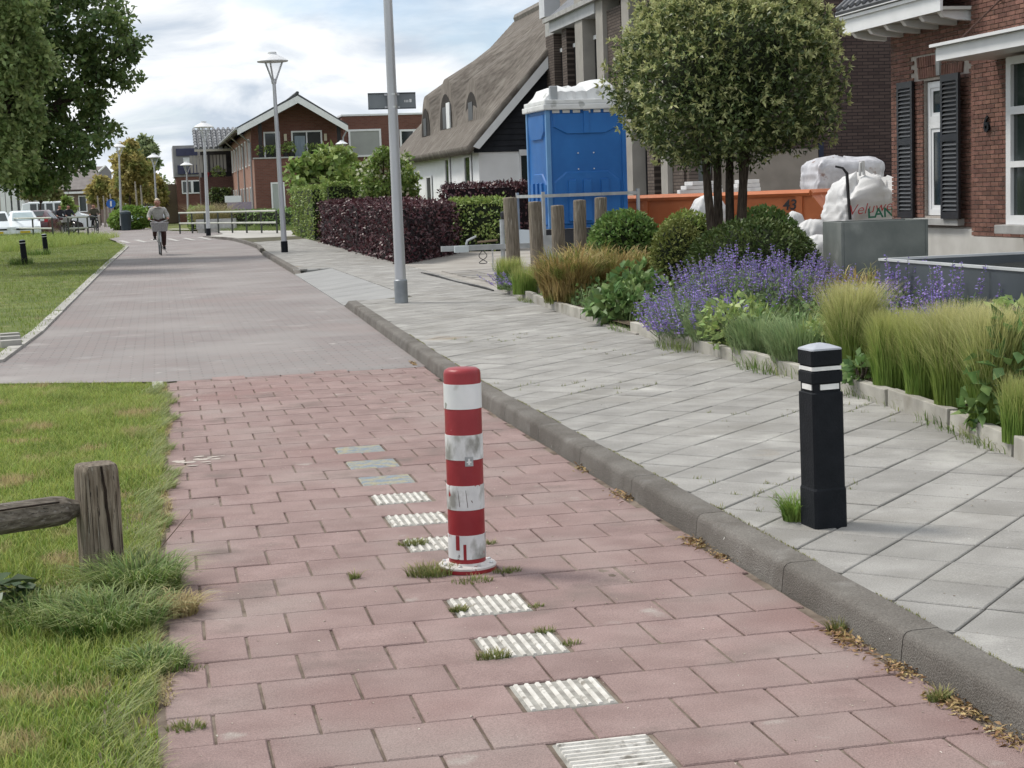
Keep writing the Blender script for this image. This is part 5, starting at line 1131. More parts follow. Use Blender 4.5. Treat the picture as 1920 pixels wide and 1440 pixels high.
facep([(.12, 2.86), (.12, 2.55), (.3, 2.42), (dT-.3, 2.42), (dT-.12, 2.55), (dT-.12, 2.86)], 'side_moulding', True); facep([(.1, .9), (.1, 1.62), (.35, 1.82), (dT-.35, 1.82), (dT-.1, 1.62), (dT-.1, .9)], 'side_moulding', True, .025)
for a in (.28, .55, .82): facep([(a, .95), (a, 1.66), (a+.13, 1.66), (a+.13, .95)], 'rib', True, .06)
facep([(.66, 2.50), (.66, 2.90), (.76, 2.90), (.76, 2.50)], 'rib', t=.05)
for a in (.55, .84):
    for z in (1.88, 2.16): MB().lathe([(.012, -.01), (.012, .01)], 8, tp(a, -.012, z)).build('rivet', m_roofw, TL)
for k in range(7): tbox(.10+k*.19, .10+k*.19+.13, -.012, -.001, 2.865, 2.915).build('vent_slot', m_roofw, TL)
# roof: skirt then a rounded ribbed lid
tbox(-.08, wT+.08, -.08, dT+.08, zt0, zt0+.10).build('roof_skirt', m_roofw, TL, bevel=.02); tbox(-.05, wT+.05, -.05, dT+.05, zt0+.10, zt0+.18).build('roof_skirt', m_roofw, TL, bevel=.02)
R = []
for a, hgt, ins in [(-.02, .18, .10), (.10, .38, .10), (.30, .44, .06), (.40, .41, .10), (.50, .44, .06), (.58, .41, .10), (.68, .44, .06), (.78, .42, .10), (.92, .53, .04), (1.18, .55, .05), (1.36, .40, .1), (1.43, .18, .12)]:
    R.append([tp(a, b, zt0+z) for b, z in [(ins, .18), (ins+.03, hgt*.65+.05), (.30, hgt), (dT-.30, hgt), (dT-ins-.03, hgt*.65+.05), (dT-ins, .18)]])
MB().rings(R).build('roof_lid', m_roofw, TL, smooth=True); tbox(.08, .22, .02, .12, zt0+.18, zt0+.42).build('vent_pipe_base', M('vent_grey', (0.35, 0.37, 0.39), None, 3, .5), TL, bevel=.02)
# trailer
m_galv = M('galvanised_steel', (0.36, 0.38, 0.39), (0.48, 0.50, 0.51), 5, .45, metal=.4); m_dkst = M('dark_trailer', (0.03, 0.032, 0.038), (0.05, 0.052, 0.058), 4, .6)
TR = thing('trailer', 'galvanised flat trailer carrying the blue toilet, drawbar pointing at the street', 'trailer', (tA[0], tA[1], .1))
tbox(-.12, wT+.2, -.12, dT+.3, .62, .80).build('deck', m_dkst, TR); tbox(-.14, wT+.2, -.14, -.121, .45, .82).build('side_board', m_dkst, TR)
tbox(-.16, -.121, -.12, dT+.3, .50, .82).build('side_board', M('side_board_grey', (0.30, 0.34, 0.38), None, 3, .6), TR)
for a, b in ((-.16, -.15), (-.16, dT+.3), (wT+.18, -.15)): tbox(a-.025, a+.025, b-.025, b+.025, .50, 1.50).build('stanchion', m_galv, TR)
tbox(-.185, wT+.2, -.172, -.135, 1.40, 1.455).build('guard_rail', m_galv, TR); tbox(-.185, -.135, -.13, dT+.3, 1.40, 1.455).build('guard_rail', m_galv, TR)
tbox(-.30, .0, -.20, -.174, .12, .74).build('prop_stand', m_galv, TR)
m = MB(); dA = at(935, 468, 28.6); dB = at(868, 466, 28.2); zd = dB[2]
MB().obox(((dA[0]+dB[0])/2+.15, (dA[1]+dB[1])/2, zd), (abs(dA[0]-dB[0])+1.0, .10, .09), -.06).build('drawbar', m_galv, TR)
MB().obox((dB[0]-.03, dB[1]-.02, zd-.01), (.24, .12, .11), -.06).build('coupling', M('coupling_pale', (0.50, 0.55, 0.57), None, 3, .5), TR)
MB().tube([(dB[0]+.06, dB[1], zd+.06), (dB[0]+.08, dB[1], zd+.13), (dB[0]+.24, dB[1], zd+.20)], .022, 6).build('handle', m_galv, TR)
MB().tube([(dB[0]+.25, dB[1]-.05, zd+.10), (dB[0]+.60, dB[1]-.05, zd+.12)], .02, 6).build('brake_lever', M('lever_brown', (0.20, 0.15, 0.10), None, 3, .7), TR)
MB().tube([(dB[0]+.33+.07*math.sin(t*6.28*2), dB[1]-.08, zd-.05-.22*abs(math.sin(t*3.14))) for t in np.linspace(0, 1, 30)], .007, 5).build('cable', m_shut, TR)
for k in range(9): MB().tube([(dB[0]+.50+.012*math.cos(a+k), dB[1]-.08, zd-.06-k*.042+.024*math.sin(a)) for a in np.linspace(0, 6.283, 8, False)], .005, 4, closed=True).build('chain_link', m_galv, TR)
MB().tube([(dA[0]+.05, dA[1]-.12, .11), (dA[0]+.05, dA[1]-.12, 1.05)], .04, 8).build('jockey_stand', m_galv, TR)
MB().lathe([(.03, 1.05), (.045, 1.10), (.04, 1.17), (.01, 1.19)], 8, (dA[0]+.07, dA[1]-.12, 0)).build('jockey_crank', m_shut, TR)
for b in (0.1, dT+.1):
    c = tp(.9, b-.35 if b < .5 else b+.3, .36)
    w = MB().tube([tuple(np.array(c)+v*s_*.08) for s_ in (-1, 1)], .27, 16).build('wheel', m_shut, TR, smooth=True)
# five wooden posts of uneven height
m_post = M('grey_wood_post', (0.13, 0.11, 0.085), (0.25, 0.215, 0.17), 7, .9, .9, 40, stretch=(6, 6, .7), spots=[((0.34, 0.31, 0.265), 5, .6, .1)])
for k, (x, yt, D, w) in enumerate([(962, 370, 26.8, 26), (1006, 378, 26.4, 25), (1046, 385, 26.0, 25), (1086, 375, 25.6, 24), (1124, 370, 25.2, 23)]):
    c = at(x, 430, D); zt_ = at(x, yt, D)[2]; r_ = w/3060*D/2
    po = thing('wooden_post', ['leftmost of the row of five round wooden posts, beside the drawbar', 'second round wooden post from the left, darker', 'third round wooden post, the shortest of the five', 'fourth round wooden post from the left', 'rightmost of the five round wooden posts, partly behind the green shrub'][k], 'post', (c[0], c[1], .1), 'round wooden posts by the toilet')
    R = [[(c[0]+r_*(1+.04*math.sin(3*a+k))*s_*math.cos(a)+z*.012*(k-2), c[1]+r_*(1+.04*math.sin(3*a+k))*s_*math.sin(a), z) for a in np.linspace(0, 6.283, 14, False)] for z, s_ in [(0, 1.04), (.6, 1.02), (zt_-.03, 1.0), (zt_-.008, .97), (zt_, .9)]]
    MB().rings(R).build('trunk', m_post, po, smooth=True)
    MB().lathe([(r_*.88, 0), (.001, .004)], 14, (c[0]+zt_*.012*(k-2), c[1], zt_+.001)).build('sawn_top', M('sawn_wood', (0.30, 0.26, 0.20), (0.38, 0.33, 0.26), 12, .9), po)
# orange skip
m_or = M('skip_orange', (0.44, 0.12, 0.04), (0.54, 0.17, 0.065), 2, .55, .2, 20, spots=[((0.30, 0.10, 0.04), 4, .62, .08), ((0.66, 0.30, 0.16), 3, .63, .06)])
sk0 = at(1172, 380, 31.0); sk1 = at(1545, 380, 29.6); zr0 = at(1172, 372, 31)[2]; zr1 = at(1540, 355, 29.6)[2]; zr = (zr0+zr1)/2
SK = thing('skip', 'orange steel waste skip behind the round-headed tree', 'skip', (float(sk0[0]), float(sk0[1]), .1))
ux = np.array([sk1[0]-sk0[0], sk1[1]-sk0[1]]); Ls_ = np.linalg.norm(ux); ux /= Ls_; vx = np.array([-ux[1], ux[0]])
def sp(a, b, z): return (sk0[0]+ux[0]*a+vx[0]*b, sk0[1]+ux[1]*a+vx[1]*b, z)
pf = [(0, zr), (.0, zr-.3), (.7, .12), (Ls_-.7, .12), (Ls_, zr-.35), (Ls_-.28, zr)]
n_ = len(pf); outer = [[sp(a, b, z) for a, z in pf] for b in (0, 1.7)]
m = MB(); m.add(outer[0]+outer[1], [tuple(range(n_)), tuple(range(2*n_-1, n_-1, -1))] + [(i, i+1, n_+i+1, n_+i) for i in range(n_-1)]); m.build('body', m_or, SK)
m = MB()
for (a0, b0), (a1, b1) in [((-.04, -.05), (Ls_-.24, -.05)), ((-.04, 1.75), (Ls_-.24, 1.75)), ((-.04, -.05), (-.04, 1.75)), ((Ls_-.24, -.05), (Ls_-.24, 1.75))]:
    p0, p1 = sp(a0, b0, zr-.03), sp(a1, b1, zr-.03); MB().tube([p0, p1], .055, 4).build('rim', m_or, SK)
for a in (.42, Ls_*.45, Ls_-.45): MB().add([sp(a-.06, -.05, zr-.08), sp(a+.06, -.05, zr-.08), sp(a+.06, -.05, .5), sp(a-.06, -.05, .5), sp(a-.06, -.002, zr-.08), sp(a+.06, -.002, zr-.08), sp(a+.06, -.002, .5), sp(a-.06, -.002, .5)], [(0, 1, 2, 3), (0, 4, 5, 1), (1, 5, 6, 2), (2, 6, 7, 3), (3, 7, 4, 0)]).build('stiffener', m_or, SK)
px_ = sp(Ls_-.62, -.055, zr-.24); fm = Matrix(((ux[0], 0, -vx[0], px_[0]), (ux[1], 0, -vx[1], px_[1]), (0, 1, 0, px_[2]), (0, 0, 0, 1)))
text_obj('43', .26, m_shut, SK, 'painted_number', fm, .003, .15, .004)
MB().add([sp(.3, .1, zr-.06), sp(Ls_-.5, .1, zr-.06), sp(Ls_-.5, 1.6, zr-.06), sp(.3, 1.6, zr-.06)], [(0, 1, 2, 3)]).build('rubble_fill', M('rubble', (0.28, 0.24, 0.2), (0.45, 0.42, 0.38), 9, .9, .8, 10), SK)
# white bags and packs
m_bag = M('woven_bag', (0.60, 0.60, 0.60), (0.72, 0.72, 0.72), 2, .7, .25, 120, spots=[((0.48, 0.48, 0.5), 2.5, .6, .15)])
def blob(name, c, r, lab, cat, mat, seed, parent=None, sq_=.55, rough_=.1, n=40, m_=30, crease=0.0, prof=3.2, fold=.15):
    R = []; rs = np.random.default_rng(seed); ph = rs.uniform(0, 6.28, 8)
    for i in range(m_):
        t = -1+2*i/(m_-1); w = max(.02, (1-abs(t)**prof))**.5; row = []
        for j in range(n):
            a = 6.2832*j/n; cx_, sy_ = math.cos(a), math.sin(a); cx_ = math.copysign(abs(cx_)**sq_, cx_); sy_ = math.copysign(abs(sy_)**sq_, sy_)
            k = 1 + rough_*(math.sin(3*a+ph[0]+2*t)+.7*math.sin(5*a+ph[1]-3*t)+.6*math.sin(8*a+5*t+ph[2])+.5*math.sin(11*a-6*t+ph[3]))*.5
            row.append((c[0]+r[0]*cx_*w*k, c[1]+r[1]*sy_*w*k, c[2]+r[2]*t*(1+crease*math.sin(4*a+ph[4])*(t > .3))))
        R.append(row)
    from mathutils import noise as _nz
    for row in R:                                    # creases and folds
        for j, q in enumerate(row):
            v_ = Vector(q)-Vector(c); nv = _nz.noise(Vector(q)*2.6+Vector((seed, 0, 0))); n2_ = abs(_nz.noise(Vector(q)*5.5+Vector((0, seed, 0)))); n3_ = abs(_nz.noise(Vector(q)*11+Vector((0, seed, 3))))
            k = 1 + fold*(.55*nv - .9*n2_ - .5*n3_ + .45); row[j] = tuple(Vector(c)+v_*k)
    mb = MB().rings(R)
    if parent is not None: return mb.build(name, mat, parent, smooth='all')
    root = thing(name, lab, cat, (c[0], c[1], c[2]-r[2])); mb.build('sack', mat, root, smooth='all'); return root
bc = at(1612, 380, 28.2); zt_ = at(1600, 332, 28.2)[2]
bag = blob('builders_bag', (bc[0], bc[1], zt_/2+.05), (.50, .48, zt_/2-.09), 'large white builders bag with red and green print beside the brick house', 'bag', m_bag, 3, None, .42, .05, 64, 44, .14, 5.0)
fm_v = np.array([bc[0], bc[1]])/np.linalg.norm(bc[:2]); rt_v = np.array([fm_v[1], -fm_v[0]])
def bag_mat(px, py, D, tilt):
    c = at(px, py, D); Rr = Matrix(((rt_v[0], 0, -fm_v[0], 0), (rt_v[1], 0, -fm_v[1], 0), (0, 1, 0, 0), (0, 0, 0, 1)))
    return Matrix.Translation(c) @ Rr @ Matrix.Rotation(tilt, 4, 'Z')
text_obj('Veluwe', .24, M('red_print', (0.42, 0.05, 0.05), None, 5, .7), bag, 'red_print', bag_mat(1630, 391, 27.46, .10), .003, .35, -.002)
text_obj('LAND', .22, M('green_print', (0.03, 0.16, 0.10), None, 5, .7), bag, 'green_print', bag_mat(1661, 399, 27.44, .03), .003, 0, .004)
MB().tube([tuple(at(x, y, 27.5)) for x, y in ((1566, 312), (1580, 315), (1588, 325), (1590, 360), (1594, 412))], [.02, .02, .03, .03, .03], 6).build('lifting_strap', m_shut, bag)
MB().tube([tuple(at(x, y, 28.0)) for x, y in ((1612, 330), (1614, 305), (1618, 302), (1620, 328))], .025, 6).build('lifting_loop', m_bag, bag)
b2 = at(1655, 375, 29.4); blob('builders_bag', (b2[0], b2[1], .75), (.5, .5, .72), 'white builders bag half hidden behind the printed one', 'bag', m_bag, 9, None, .45, .06, 56, 40, .16, 5.0)
c = at(1487, 405, 26.0); blob('rubble_sack', (c[0], c[1], .62), (.16, .16, .42), 'crumpled white plastic sack left of the printed bag', 'bag', m_bag, 12, None, .8, .22)
c = at(1525, 410, 25.6); blob('rubble_sack', (c[0], c[1], .55), (.26, .24, .38), 'tied white rubble sack between planter and skip', 'bag', m_bag, 15, None, .8, .20)
c = at(1535, 450, 24.5); blob('rubble_sack', (c[0], c[1], .40), (.30, .26, .32), 'grey-white sack slumped left of the planter', 'bag', m_bag, 18, None, .8, .18)
c = at(1330, 395, 29.8); blob('rubble_sack', (c[0], c[1], .80), (.34, .26, .52), 'white sack with a dark print before the skip, behind the tree stems', 'bag', m_bag, 21, None, .8, .15)
for k, (x, y, w, hh, lb) in enumerate([(1312, 355, .8, .16, 'white foam boards lying on the skip, left pile'), (1395, 352, .55, .14, 'white foam boards lying on the skip, right pile')]):
    c = at(x, y, 31.2); q = thing('foam_boards', lb, 'boards', (c[0], c[1], zr)); 
    for j in range(3): MB().obox((c[0]+.03*j, c[1], zr+.06+j*.075), (w-.12*j, .5, .07), -.2+.1*j).build('board', m_bag, q, bevel=.01)
c = at(1577, 330, 33.5); z0_, z1_ = at(1577, 350, 33.5)[2], at(1577, 294, 33.5)[2]
m_wrap = M('shrink_wrap', (0.42, 0.42, 0.45), (0.62, 0.62, 0.65), 5, .35, .5, 10, spec=.6, spots=[((0.30, 0.22, 0.2), 5, .62, .08)])
PK = thing('brick_pallet', 'shrink-wrapped pallet of bricks above the white bags', 'pallet', (c[0], c[1], .1))
blob('wrapped_stack', (c[0], c[1], (z1_+.25)/2), (.68, .5, (z1_-.25)/2), '', '', m_wrap, 30, PK, .16, .02, 72, 44, .012, 12.0, .10)
MB().obox((c[0], c[1], .18), (1.3, 1.0, .14), -.3).build('pallet_base', m_post, PK)
# ================================================================ HEDGES AND FRONT GARDENS ALONG THE PAVEMENT
def hedge(name, poly, z0, z1, n, Ln, mat, lab, core=m_inner, rough_=.05, cat='hedge', group=None, topn=.35):
    """clipped hedge: leaves in a thin shell round a plan polygon, dark inside"""
    c = np.mean(np.array(poly), 0); r = thing(name, lab, cat, (c[0], c[1], z0), group)
    ins = [tuple(c + (np.array(q)-c)*(1-.10/max(.3, np.linalg.norm(np.array(q)-c)))) for q in poly]
    MB().prism(ins, 'z', z0, z1-.09).build('dark_core', core, r)  # solid block added behind the leaves, coloured as the shade within the hedge
    per = [(np.array(poly[i]), np.array(poly[(i+1) % len(poly)])) for i in range(len(poly))]
    Ls = np.array([np.linalg.norm(b-a) for a, b in per]); nt_ = int(n*topn); ns = n-nt_
    idx = RNG.choice(len(per), ns, p=Ls/Ls.sum()); t = RNG.uniform(0, 1, ns)
    A = np.array([q[0] for q in per])[idx]; Bq = np.array([q[1] for q in per])[idx]; P2 = A+(Bq-A)*t[:, None]
    nrm = np.stack([(Bq-A)[:, 1], -(Bq-A)[:, 0]], 1); nrm /= np.linalg.norm(nrm, axis=1, keepdims=True)
    sgn = np.sign(((P2-c)*nrm).sum(1)); nrm *= np.where(sgn == 0, 1, sgn)[:, None]
    dep = RNG.normal(0, rough_, ns)-.02; zz = RNG.uniform(z0, z1, ns); wob = .04*np.sin(zz*5+P2[:, 0]*3+P2[:, 1]*3)
    P = np.c_[P2+nrm*(dep+wob)[:, None], zz]; N3 = np.c_[nrm, np.full(ns, .25)]
    q = scatter_poly(poly, nt_); Pt = np.c_[q, z1+RNG.normal(0, rough_*.8, nt_)-.03+.03*np.sin(q[:, 0]*4+q[:, 1]*3)]; Nt = np.tile([0, 0, 1.], (nt_, 1))
    P = np.concatenate([P, Pt]); N3 = np.concatenate([N3, Nt]); k = len(P)
    V, F = leaf_np(P, N3*.5+rnd_dirs(k, .25)*.9, N3+rnd_dirs(k)*.6, RNG.uniform(.7, 1.3, k)*Ln, RNG.uniform(.7, 1.2, k)*Ln*.62)
    np_mesh('foliage', V, F, mat, r); return r
m_purp = M('copper_beech_leaf', (0.036, 0.012, 0.017), (0.125, 0.045, 0.052), 3, .42, coord='World', rnd=.4, trans=.12, spec=.5, hue=.4)
m_purpin = M('copper_beech_inner_shade', (0.008, 0.005, 0.007), (0.015, 0.009, 0.012), 5, .95)  # inner shade of the purple hedges as a colour
m_hgrn = M('hedge_green', (0.15, 0.23, 0.05), (0.30, 0.39, 0.11), 2, .5, coord='World', rnd=.3, trans=.25, spec=.4)
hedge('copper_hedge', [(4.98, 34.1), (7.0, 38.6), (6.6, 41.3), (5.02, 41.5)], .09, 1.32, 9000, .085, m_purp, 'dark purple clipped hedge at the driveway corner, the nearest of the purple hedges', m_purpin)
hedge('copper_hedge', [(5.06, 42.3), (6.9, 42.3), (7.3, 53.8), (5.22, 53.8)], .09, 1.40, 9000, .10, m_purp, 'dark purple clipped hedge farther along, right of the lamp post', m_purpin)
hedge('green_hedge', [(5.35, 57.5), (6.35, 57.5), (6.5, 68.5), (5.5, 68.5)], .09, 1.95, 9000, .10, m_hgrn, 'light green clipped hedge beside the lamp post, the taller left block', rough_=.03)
hedge('green_hedge', [(5.6, 55.0), (8.4, 55.6), (8.4, 56.8), (5.6, 56.8)], .09, 2.0, 5000, .11, m_hgrn, 'green clipped hedge block rising behind the purple hedges', rough_=.03)
a, b = at(832, 400, 47), at(998, 400, 47)
hedge('copper_hedge', [tuple(a[:2]), tuple(b[:2]), tuple(b[:2]*1.03), tuple(a[:2]*1.03)], .09, at(900, 347, 47)[2], 3600, .10, m_purp, 'long low dark purple hedge in front of the white thatched house', m_purpin)
a, b = at(845, 420, 41), at(948, 420, 40)
hedge('green_hedge', [tuple(a[:2]), tuple(b[:2]), tuple(b[:2]*1.04), tuple(a[:2]*1.04)], .09, at(900, 376, 41)[2], 3600, .09, m_hgrn, 'green clipped hedge behind the trailer drawbar')
# trees: clusters of leaves given by their place and size in the view
def cluster_tree(name, lab, D, clusters, n, Ln, mat, base, trunk_r=.12, depth=1.0, limbs=True, mat2=None, cat='tree', group=None, Wd=.7, zt=None, dens=None, stemz=0.0):
    bb = at(base[0], base[1], D); r = thing(name, lab, cat, (bb[0], bb[1], stemz), group)
    C = [(at(x, y, D*(1+RNG.uniform(-.02, .02)*depth)), rr/3060*D) for x, y, rr in clusters]
    w = np.array([q[1]**2 for q in C]); w /= w.sum(); idx = RNG.choice(len(C), n, p=w)
    cen = np.array([q[0] for q in C])[idx]; rr = np.array([q[1] for q in C])[idx]
    # sub-clumps give light and dark masses
    sub = [rnd_dirs(26)*np.cbrt(RNG.uniform(.1, 1, 26))[:, None]*.86 for _ in C]
    sb = np.array([sub[i][RNG.integers(0, 26)] for i in idx])
    P = cen + sb*rr[:, None]*[1, 1.2*depth, .95] + RNG.normal(0, .15, (n, 3))*np.maximum(rr, .25)[:, None]
    d = (P-cen)/rr[:, None]
    V, F = leaf_np(P, d*.4+rnd_dirs(n, -.15), rnd_dirs(n, .9), RNG.uniform(.7, 1.25, n)*Ln, RNG.uniform(.7, 1.2, n)*Ln*Wd)
    np_mesh('crown', V, F, mat, r)
    top = np.mean([q[0] for q in C], 0)
    mb = MB(); mid = np.array([bb[0], bb[1], (stemz+top[2])/2])
    mb.tube([(bb[0], bb[1], stemz-.1), tuple(mid), tuple(top)], [trunk_r, trunk_r*.8, trunk_r*.35], 8); mb.build('trunk', m_bark, r, smooth=True)
    if limbs:
        for q in C[::max(1, len(C)//9)]: MB().tube([tuple(mid*.6+top*.4), tuple((mid*.3+top*.3+q[0]*.4)+[0, 0, .1]), tuple(q[0])], [trunk_r*.45, trunk_r*.28, .015], 6).build('limb', m_bark, r)
    return r
m_cat = M('catalpa_leaf', (0.17, 0.26, 0.06), (0.33, 0.42, 0.13), 3, .45, coord='World', rnd=.3, trans=.3, spec=.45)
cluster_tree('umbrella_tree', 'umbrella-shaped tree with large drooping leaves behind the hedges', 71, [(560, 325, 26), (590, 310, 30), (620, 305, 32), (650, 305, 28), (668, 325, 18), (600, 335, 28), (635, 335, 28), (555, 345, 16), (575, 345, 18), (640, 290, 18)], 1900, .34, m_cat, (646, 400), .10, .8, cat='tree', stemz=.09)
m_dog = M('dogwood_leaf', (0.14, 0.22, 0.05), (0.27, 0.36, 0.10), 3, .5, coord='World', rnd=.3, trans=.3)
r_ = cluster_tree('flowering_tree', 'bushy green tree with cream flowers left of the thatched house', 52, [(690, 320, 26), (715, 305, 26), (745, 310, 28), (765, 330, 22), (700, 350, 30), (735, 350, 34), (765, 360, 24), (720, 288, 14), (690, 370, 22), (670, 345, 14)], 5200, .13, m_dog, (720, 420), .09, .9, stemz=.09)
n = 170; P = []
for x, y, rr in [(690, 320, 26), (715, 305, 26), (745, 310, 28), (765, 330, 22), (700, 350, 30), (735, 350, 34), (690, 365, 22)]:
    for _ in range(26): a_ = RNG.uniform(0, 6.28); q_ = RNG.uniform(0, 1)**.5; P.append(at(x+rr*q_*math.cos(a_), y+rr*q_*math.sin(a_), 52-1.0*rr/3060*52*math.sqrt(max(0, 1-q_*q_))-.12))
P = np.array(P); k = len(P); V, F = leaf_np(P, rnd_dirs(k, .2), np.tile([-.2, -1., .4], (k, 1)), .11, .10); np_mesh('blossom', V, F, M('cream_blossom', (0.62, 0.62, 0.42), (0.74, 0.74, 0.56), 5, .6, trans=.2), r_)

# ================================================================ WHITE THATCHED HOUSE
m_white = M('white_render', (0.79, 0.80, 0.81), (0.84, 0.85, 0.86), 1.5, .85)
XW, YW = 10.62, 54.0
WH = thing('thatched_house', 'white house with a large grey thatched roof and dormers', 'house', (XW, YW, .09))
MB().box(XW, XW+10.5, YW, YW+17, 0, 2.95).build('wall', m_white, WH)
SL = 1.09; XE, ZE, XR = 10.15, 3.12, 15.35; YE0, YE1 = 53.55, 72.5
def slope(x): return ZE + SL*(x-XE)
ZR = slope(XR)
m_thatch = M('thatch', (0.105, 0.09, 0.078), (0.18, 0.16, 0.14), 3.5, .95, .9, 26, coord='World', stretch=(1, 3, 1), spots=[((0.26, 0.24, 0.21), 1.2, .56, .2), ((0.085, 0.075, 0.065), 2, .6, .15)])
# dark boarded gable with white verge boards
m_clad = M('black_boards', (0.014, 0.016, 0.022), (0.024, 0.027, 0.034), 3, .7)
g_ = MB().add([(XE+.35, YW-.02, 2.87), (XE+.35, YW+.2, 2.87), (XR, YW+.2, ZR-.5), (XR, YW-.02, ZR-.5), (21.4, YW-.02, 2.87), (21.4, YW+.2, 2.87)], [(0, 4, 3), (1, 2, 5), (0, 3, 2, 1), (4, 5, 2, 3), (0, 1, 5, 4)]).build('gable_wall', m_clad, WH)
zz = 2.88
while zz < ZR-1.2:
    xl = XE + (zz-ZE)/SL + .52; MB().add([(xl, YW-.06, zz), (21.8-xl+XE, YW-.06, zz), (21.8-xl+XE, YW-.025, zz+.185), (xl, YW-.025, zz+.185), (xl, YW-.02, zz), (21.8-xl+XE, YW-.02, zz)], [(0, 1, 2, 3), (0, 4, 5, 1)]).build('board', m_clad, WH); zz += .19
MB().add([(XE+.20, YE0-.02, ZE-.06), (XE+.42, YE0-.02, ZE-.14), (XR+.1, YE0-.02, ZR-.62), (XR-.1, YE0-.02, ZR-.36), (XE+.20, YE0+.10, ZE-.06), (XE+.42, YE0+.10, ZE-.14), (XR+.1, YE0+.10, ZR-.62), (XR-.1, YE0+.10, ZR-.36)], [(0, 1, 2, 3), (4, 7, 6, 5), (0, 4, 5, 1), (3, 2, 6, 7)]).build('verge_board', m_wht, WH)
def onslope(px, py):
    d = ray(px, py); t = (EYE - ZE + SL*XE)/(SL*d[0]-d[2]); return ORIG + d*t
DOR = []
for (px, py, hh, hw) in [(886, 224, 1.35, 1.45), (838, 240, 1.75, 1.7)]:
    q = onslope(px, py); DOR.append((q[0], q[1], q[2], hh, hw))
DOR.append((DOR[1][0]-.1, DOR[1][1]+4.2, DOR[1][2]-.1, 1.5, 1.3))
nx, ny = 110, 190
gx = np.linspace(XE, XR, nx); gy2 = np.linspace(YE0, YE1, ny); GX, GY = np.meshgrid(gx, gy2, indexing='ij')
Z = ZE + SL*(GX-XE); Z = np.minimum(Z, ZE + 1.5*(YE1-GY)); Z = np.minimum(Z, ZR-.12*np.exp(-((XR-GX)/.3)**2))
sag = .10*np.exp(-((GX-XE)/.5)**2); Z = Z - sag*.5
Z0 = Z.copy()
for (dx_, dy_, dz_, hh, hw) in DOR:          # rounded hoods running far up the slope
    u_ = (GY-dy_)/(hw*1.0); run = np.clip(1-(GX-dx_)/4.2, 0, 1)
    Z = np.where(GX > dx_-.001, Z + hh*1.05*np.exp(-np.abs(u_)**3.0)*run**1.2, Z)
V = np.stack([GX, GY, Z], -1).reshape(-1, 3); Vb = np.stack([GX+.10, GY, Z0-.24], -1).reshape(-1, 3)
I = np.arange(nx*ny).reshape(nx, ny); F = np.stack([I[:-1, :-1], I[1:, :-1], I[1:, 1:], I[:-1, 1:]], -1).reshape(-1, 4)
off = nx*ny; Fb = F[:, ::-1]+off
e1 = np.stack([I[0, :-1], I[0, 1:], I[0, 1:]+off, I[0, :-1]+off], -1); e2 = np.stack([I[1:, 0], I[:-1, 0], I[:-1, 0]+off, I[1:, 0]+off], -1)
np_mesh('thatch_roof', np.concatenate([V, Vb]), np.concatenate([F, Fb, e1, e2]), m_thatch, WH, smooth=False)
MB().add([(XR, YE0, ZR-.02), (21.85, YE0, ZE), (21.85, YE1-2, ZE), (XR, YE1-4, ZR-.02)], [(0, 1, 2, 3)]).build('rear_roof', m_thatch, WH)
MB().tube([(XR, y, ZR-.02) for y in np.linspace(YE0+.1, YE1-4.2, 12)], .22, 8).build('ridge', M('ridge_tiles', (0.17, 0.155, 0.14), (0.25, 0.23, 0.21), 5, .9), WH, smooth=True)
for (dx_, dy_, dz_, hh, hw) in DOR:
    m = MB(); n_ = 14; pts = [(dx_-.03, dy_+hw*.80*math.cos(math.pi*k/n_), dz_-.12+hh*.80*math.sin(math.pi*k/n_)) for k in range(n_+1)]
    dw = m.add(pts, [tuple(range(n_+1))]).build('dormer_shade_panel', M('dormer_shade', (0.025, 0.02, 0.018), (0.04, 0.034, 0.03), 5, .9), WH)  # flat dark panel: the shaded hollow under the hood is painted, not cut
    if hh > 1.6: MB().box(dx_-.08, dx_-.035, dy_-hw*.62, dy_-hw*.22, dz_-.05, dz_+hh*.52).build('frame', m_frm, dw)
    MB().box(dx_-.05, dx_-.034, dy_-hw*.20, dy_+hw*.35, dz_-.02, dz_+hh*.45).build('pane', m_shut, dw)
    if hh > 1.6: MB().add([(dx_-.25, dy_-hw*.9, dz_-.32), (dx_-.25, dy_+hw*.9, dz_-.32), (dx_-.04, dy_+hw*.9, dz_-.06), (dx_-.04, dy_-hw*.9, dz_-.06)], [(0, 1, 2, 3)]).build('lead_apron', M('lead', (0.22, 0.22, 0.23), None, 5, .6), dw)
# street side windows and door, gable window
for px0, px1, py0, py1 in [(836, 846, 300, 352), (872, 886, 296, 350), (800, 812, 302, 375)]:
    p0, p1 = oX(px0, py0, XW), oX(px1, py1, XW); y0, y1 = p1[1], p0[1]; z0, z1 = (p1[2], p0[2]) if px0 != 800 else (.1, 2.2)
    w = MB().box(XW-.03, XW-.002, y0, y1, z0, z1).build('window' if px0 != 800 else 'door', m_pane if px0 != 800 else m_shut, WH)
    for a, b in ((y0-.12, y0+.10), (y1-.10, y1+.35)): MB().box(XW-.06, XW-.031, a, b, z0-.05, z1+.08).build('frame', m_frm, w)
    MB().box(XW-.065, XW-.032, y0+.11, y1-.11, z1+.0, z1+.08).build('frame', m_frm, w)
p0, p1 = oY(976, 292, YW), oY(1004, 345, YW)
w = MB().box(p0[0], p1[0], YW-.03, YW-.002, .9, p0[2]).build('window', m_pane, WH); MB().box(p0[0]-.05, p0[0], YW-.06, YW-.001, .9, p0[2]).build('frame', m_frm, w); MB().box(p0[0]-.06, p1[0], YW-.12, YW-.031, p0[2]+.002, p0[2]+.2).build('shutter_box', m_frm, w); MB().box(p0[0]+.01, p1[0], YW-.05, YW-.031, 1.7, 1.75).build('glazing_bar', m_shut, w)
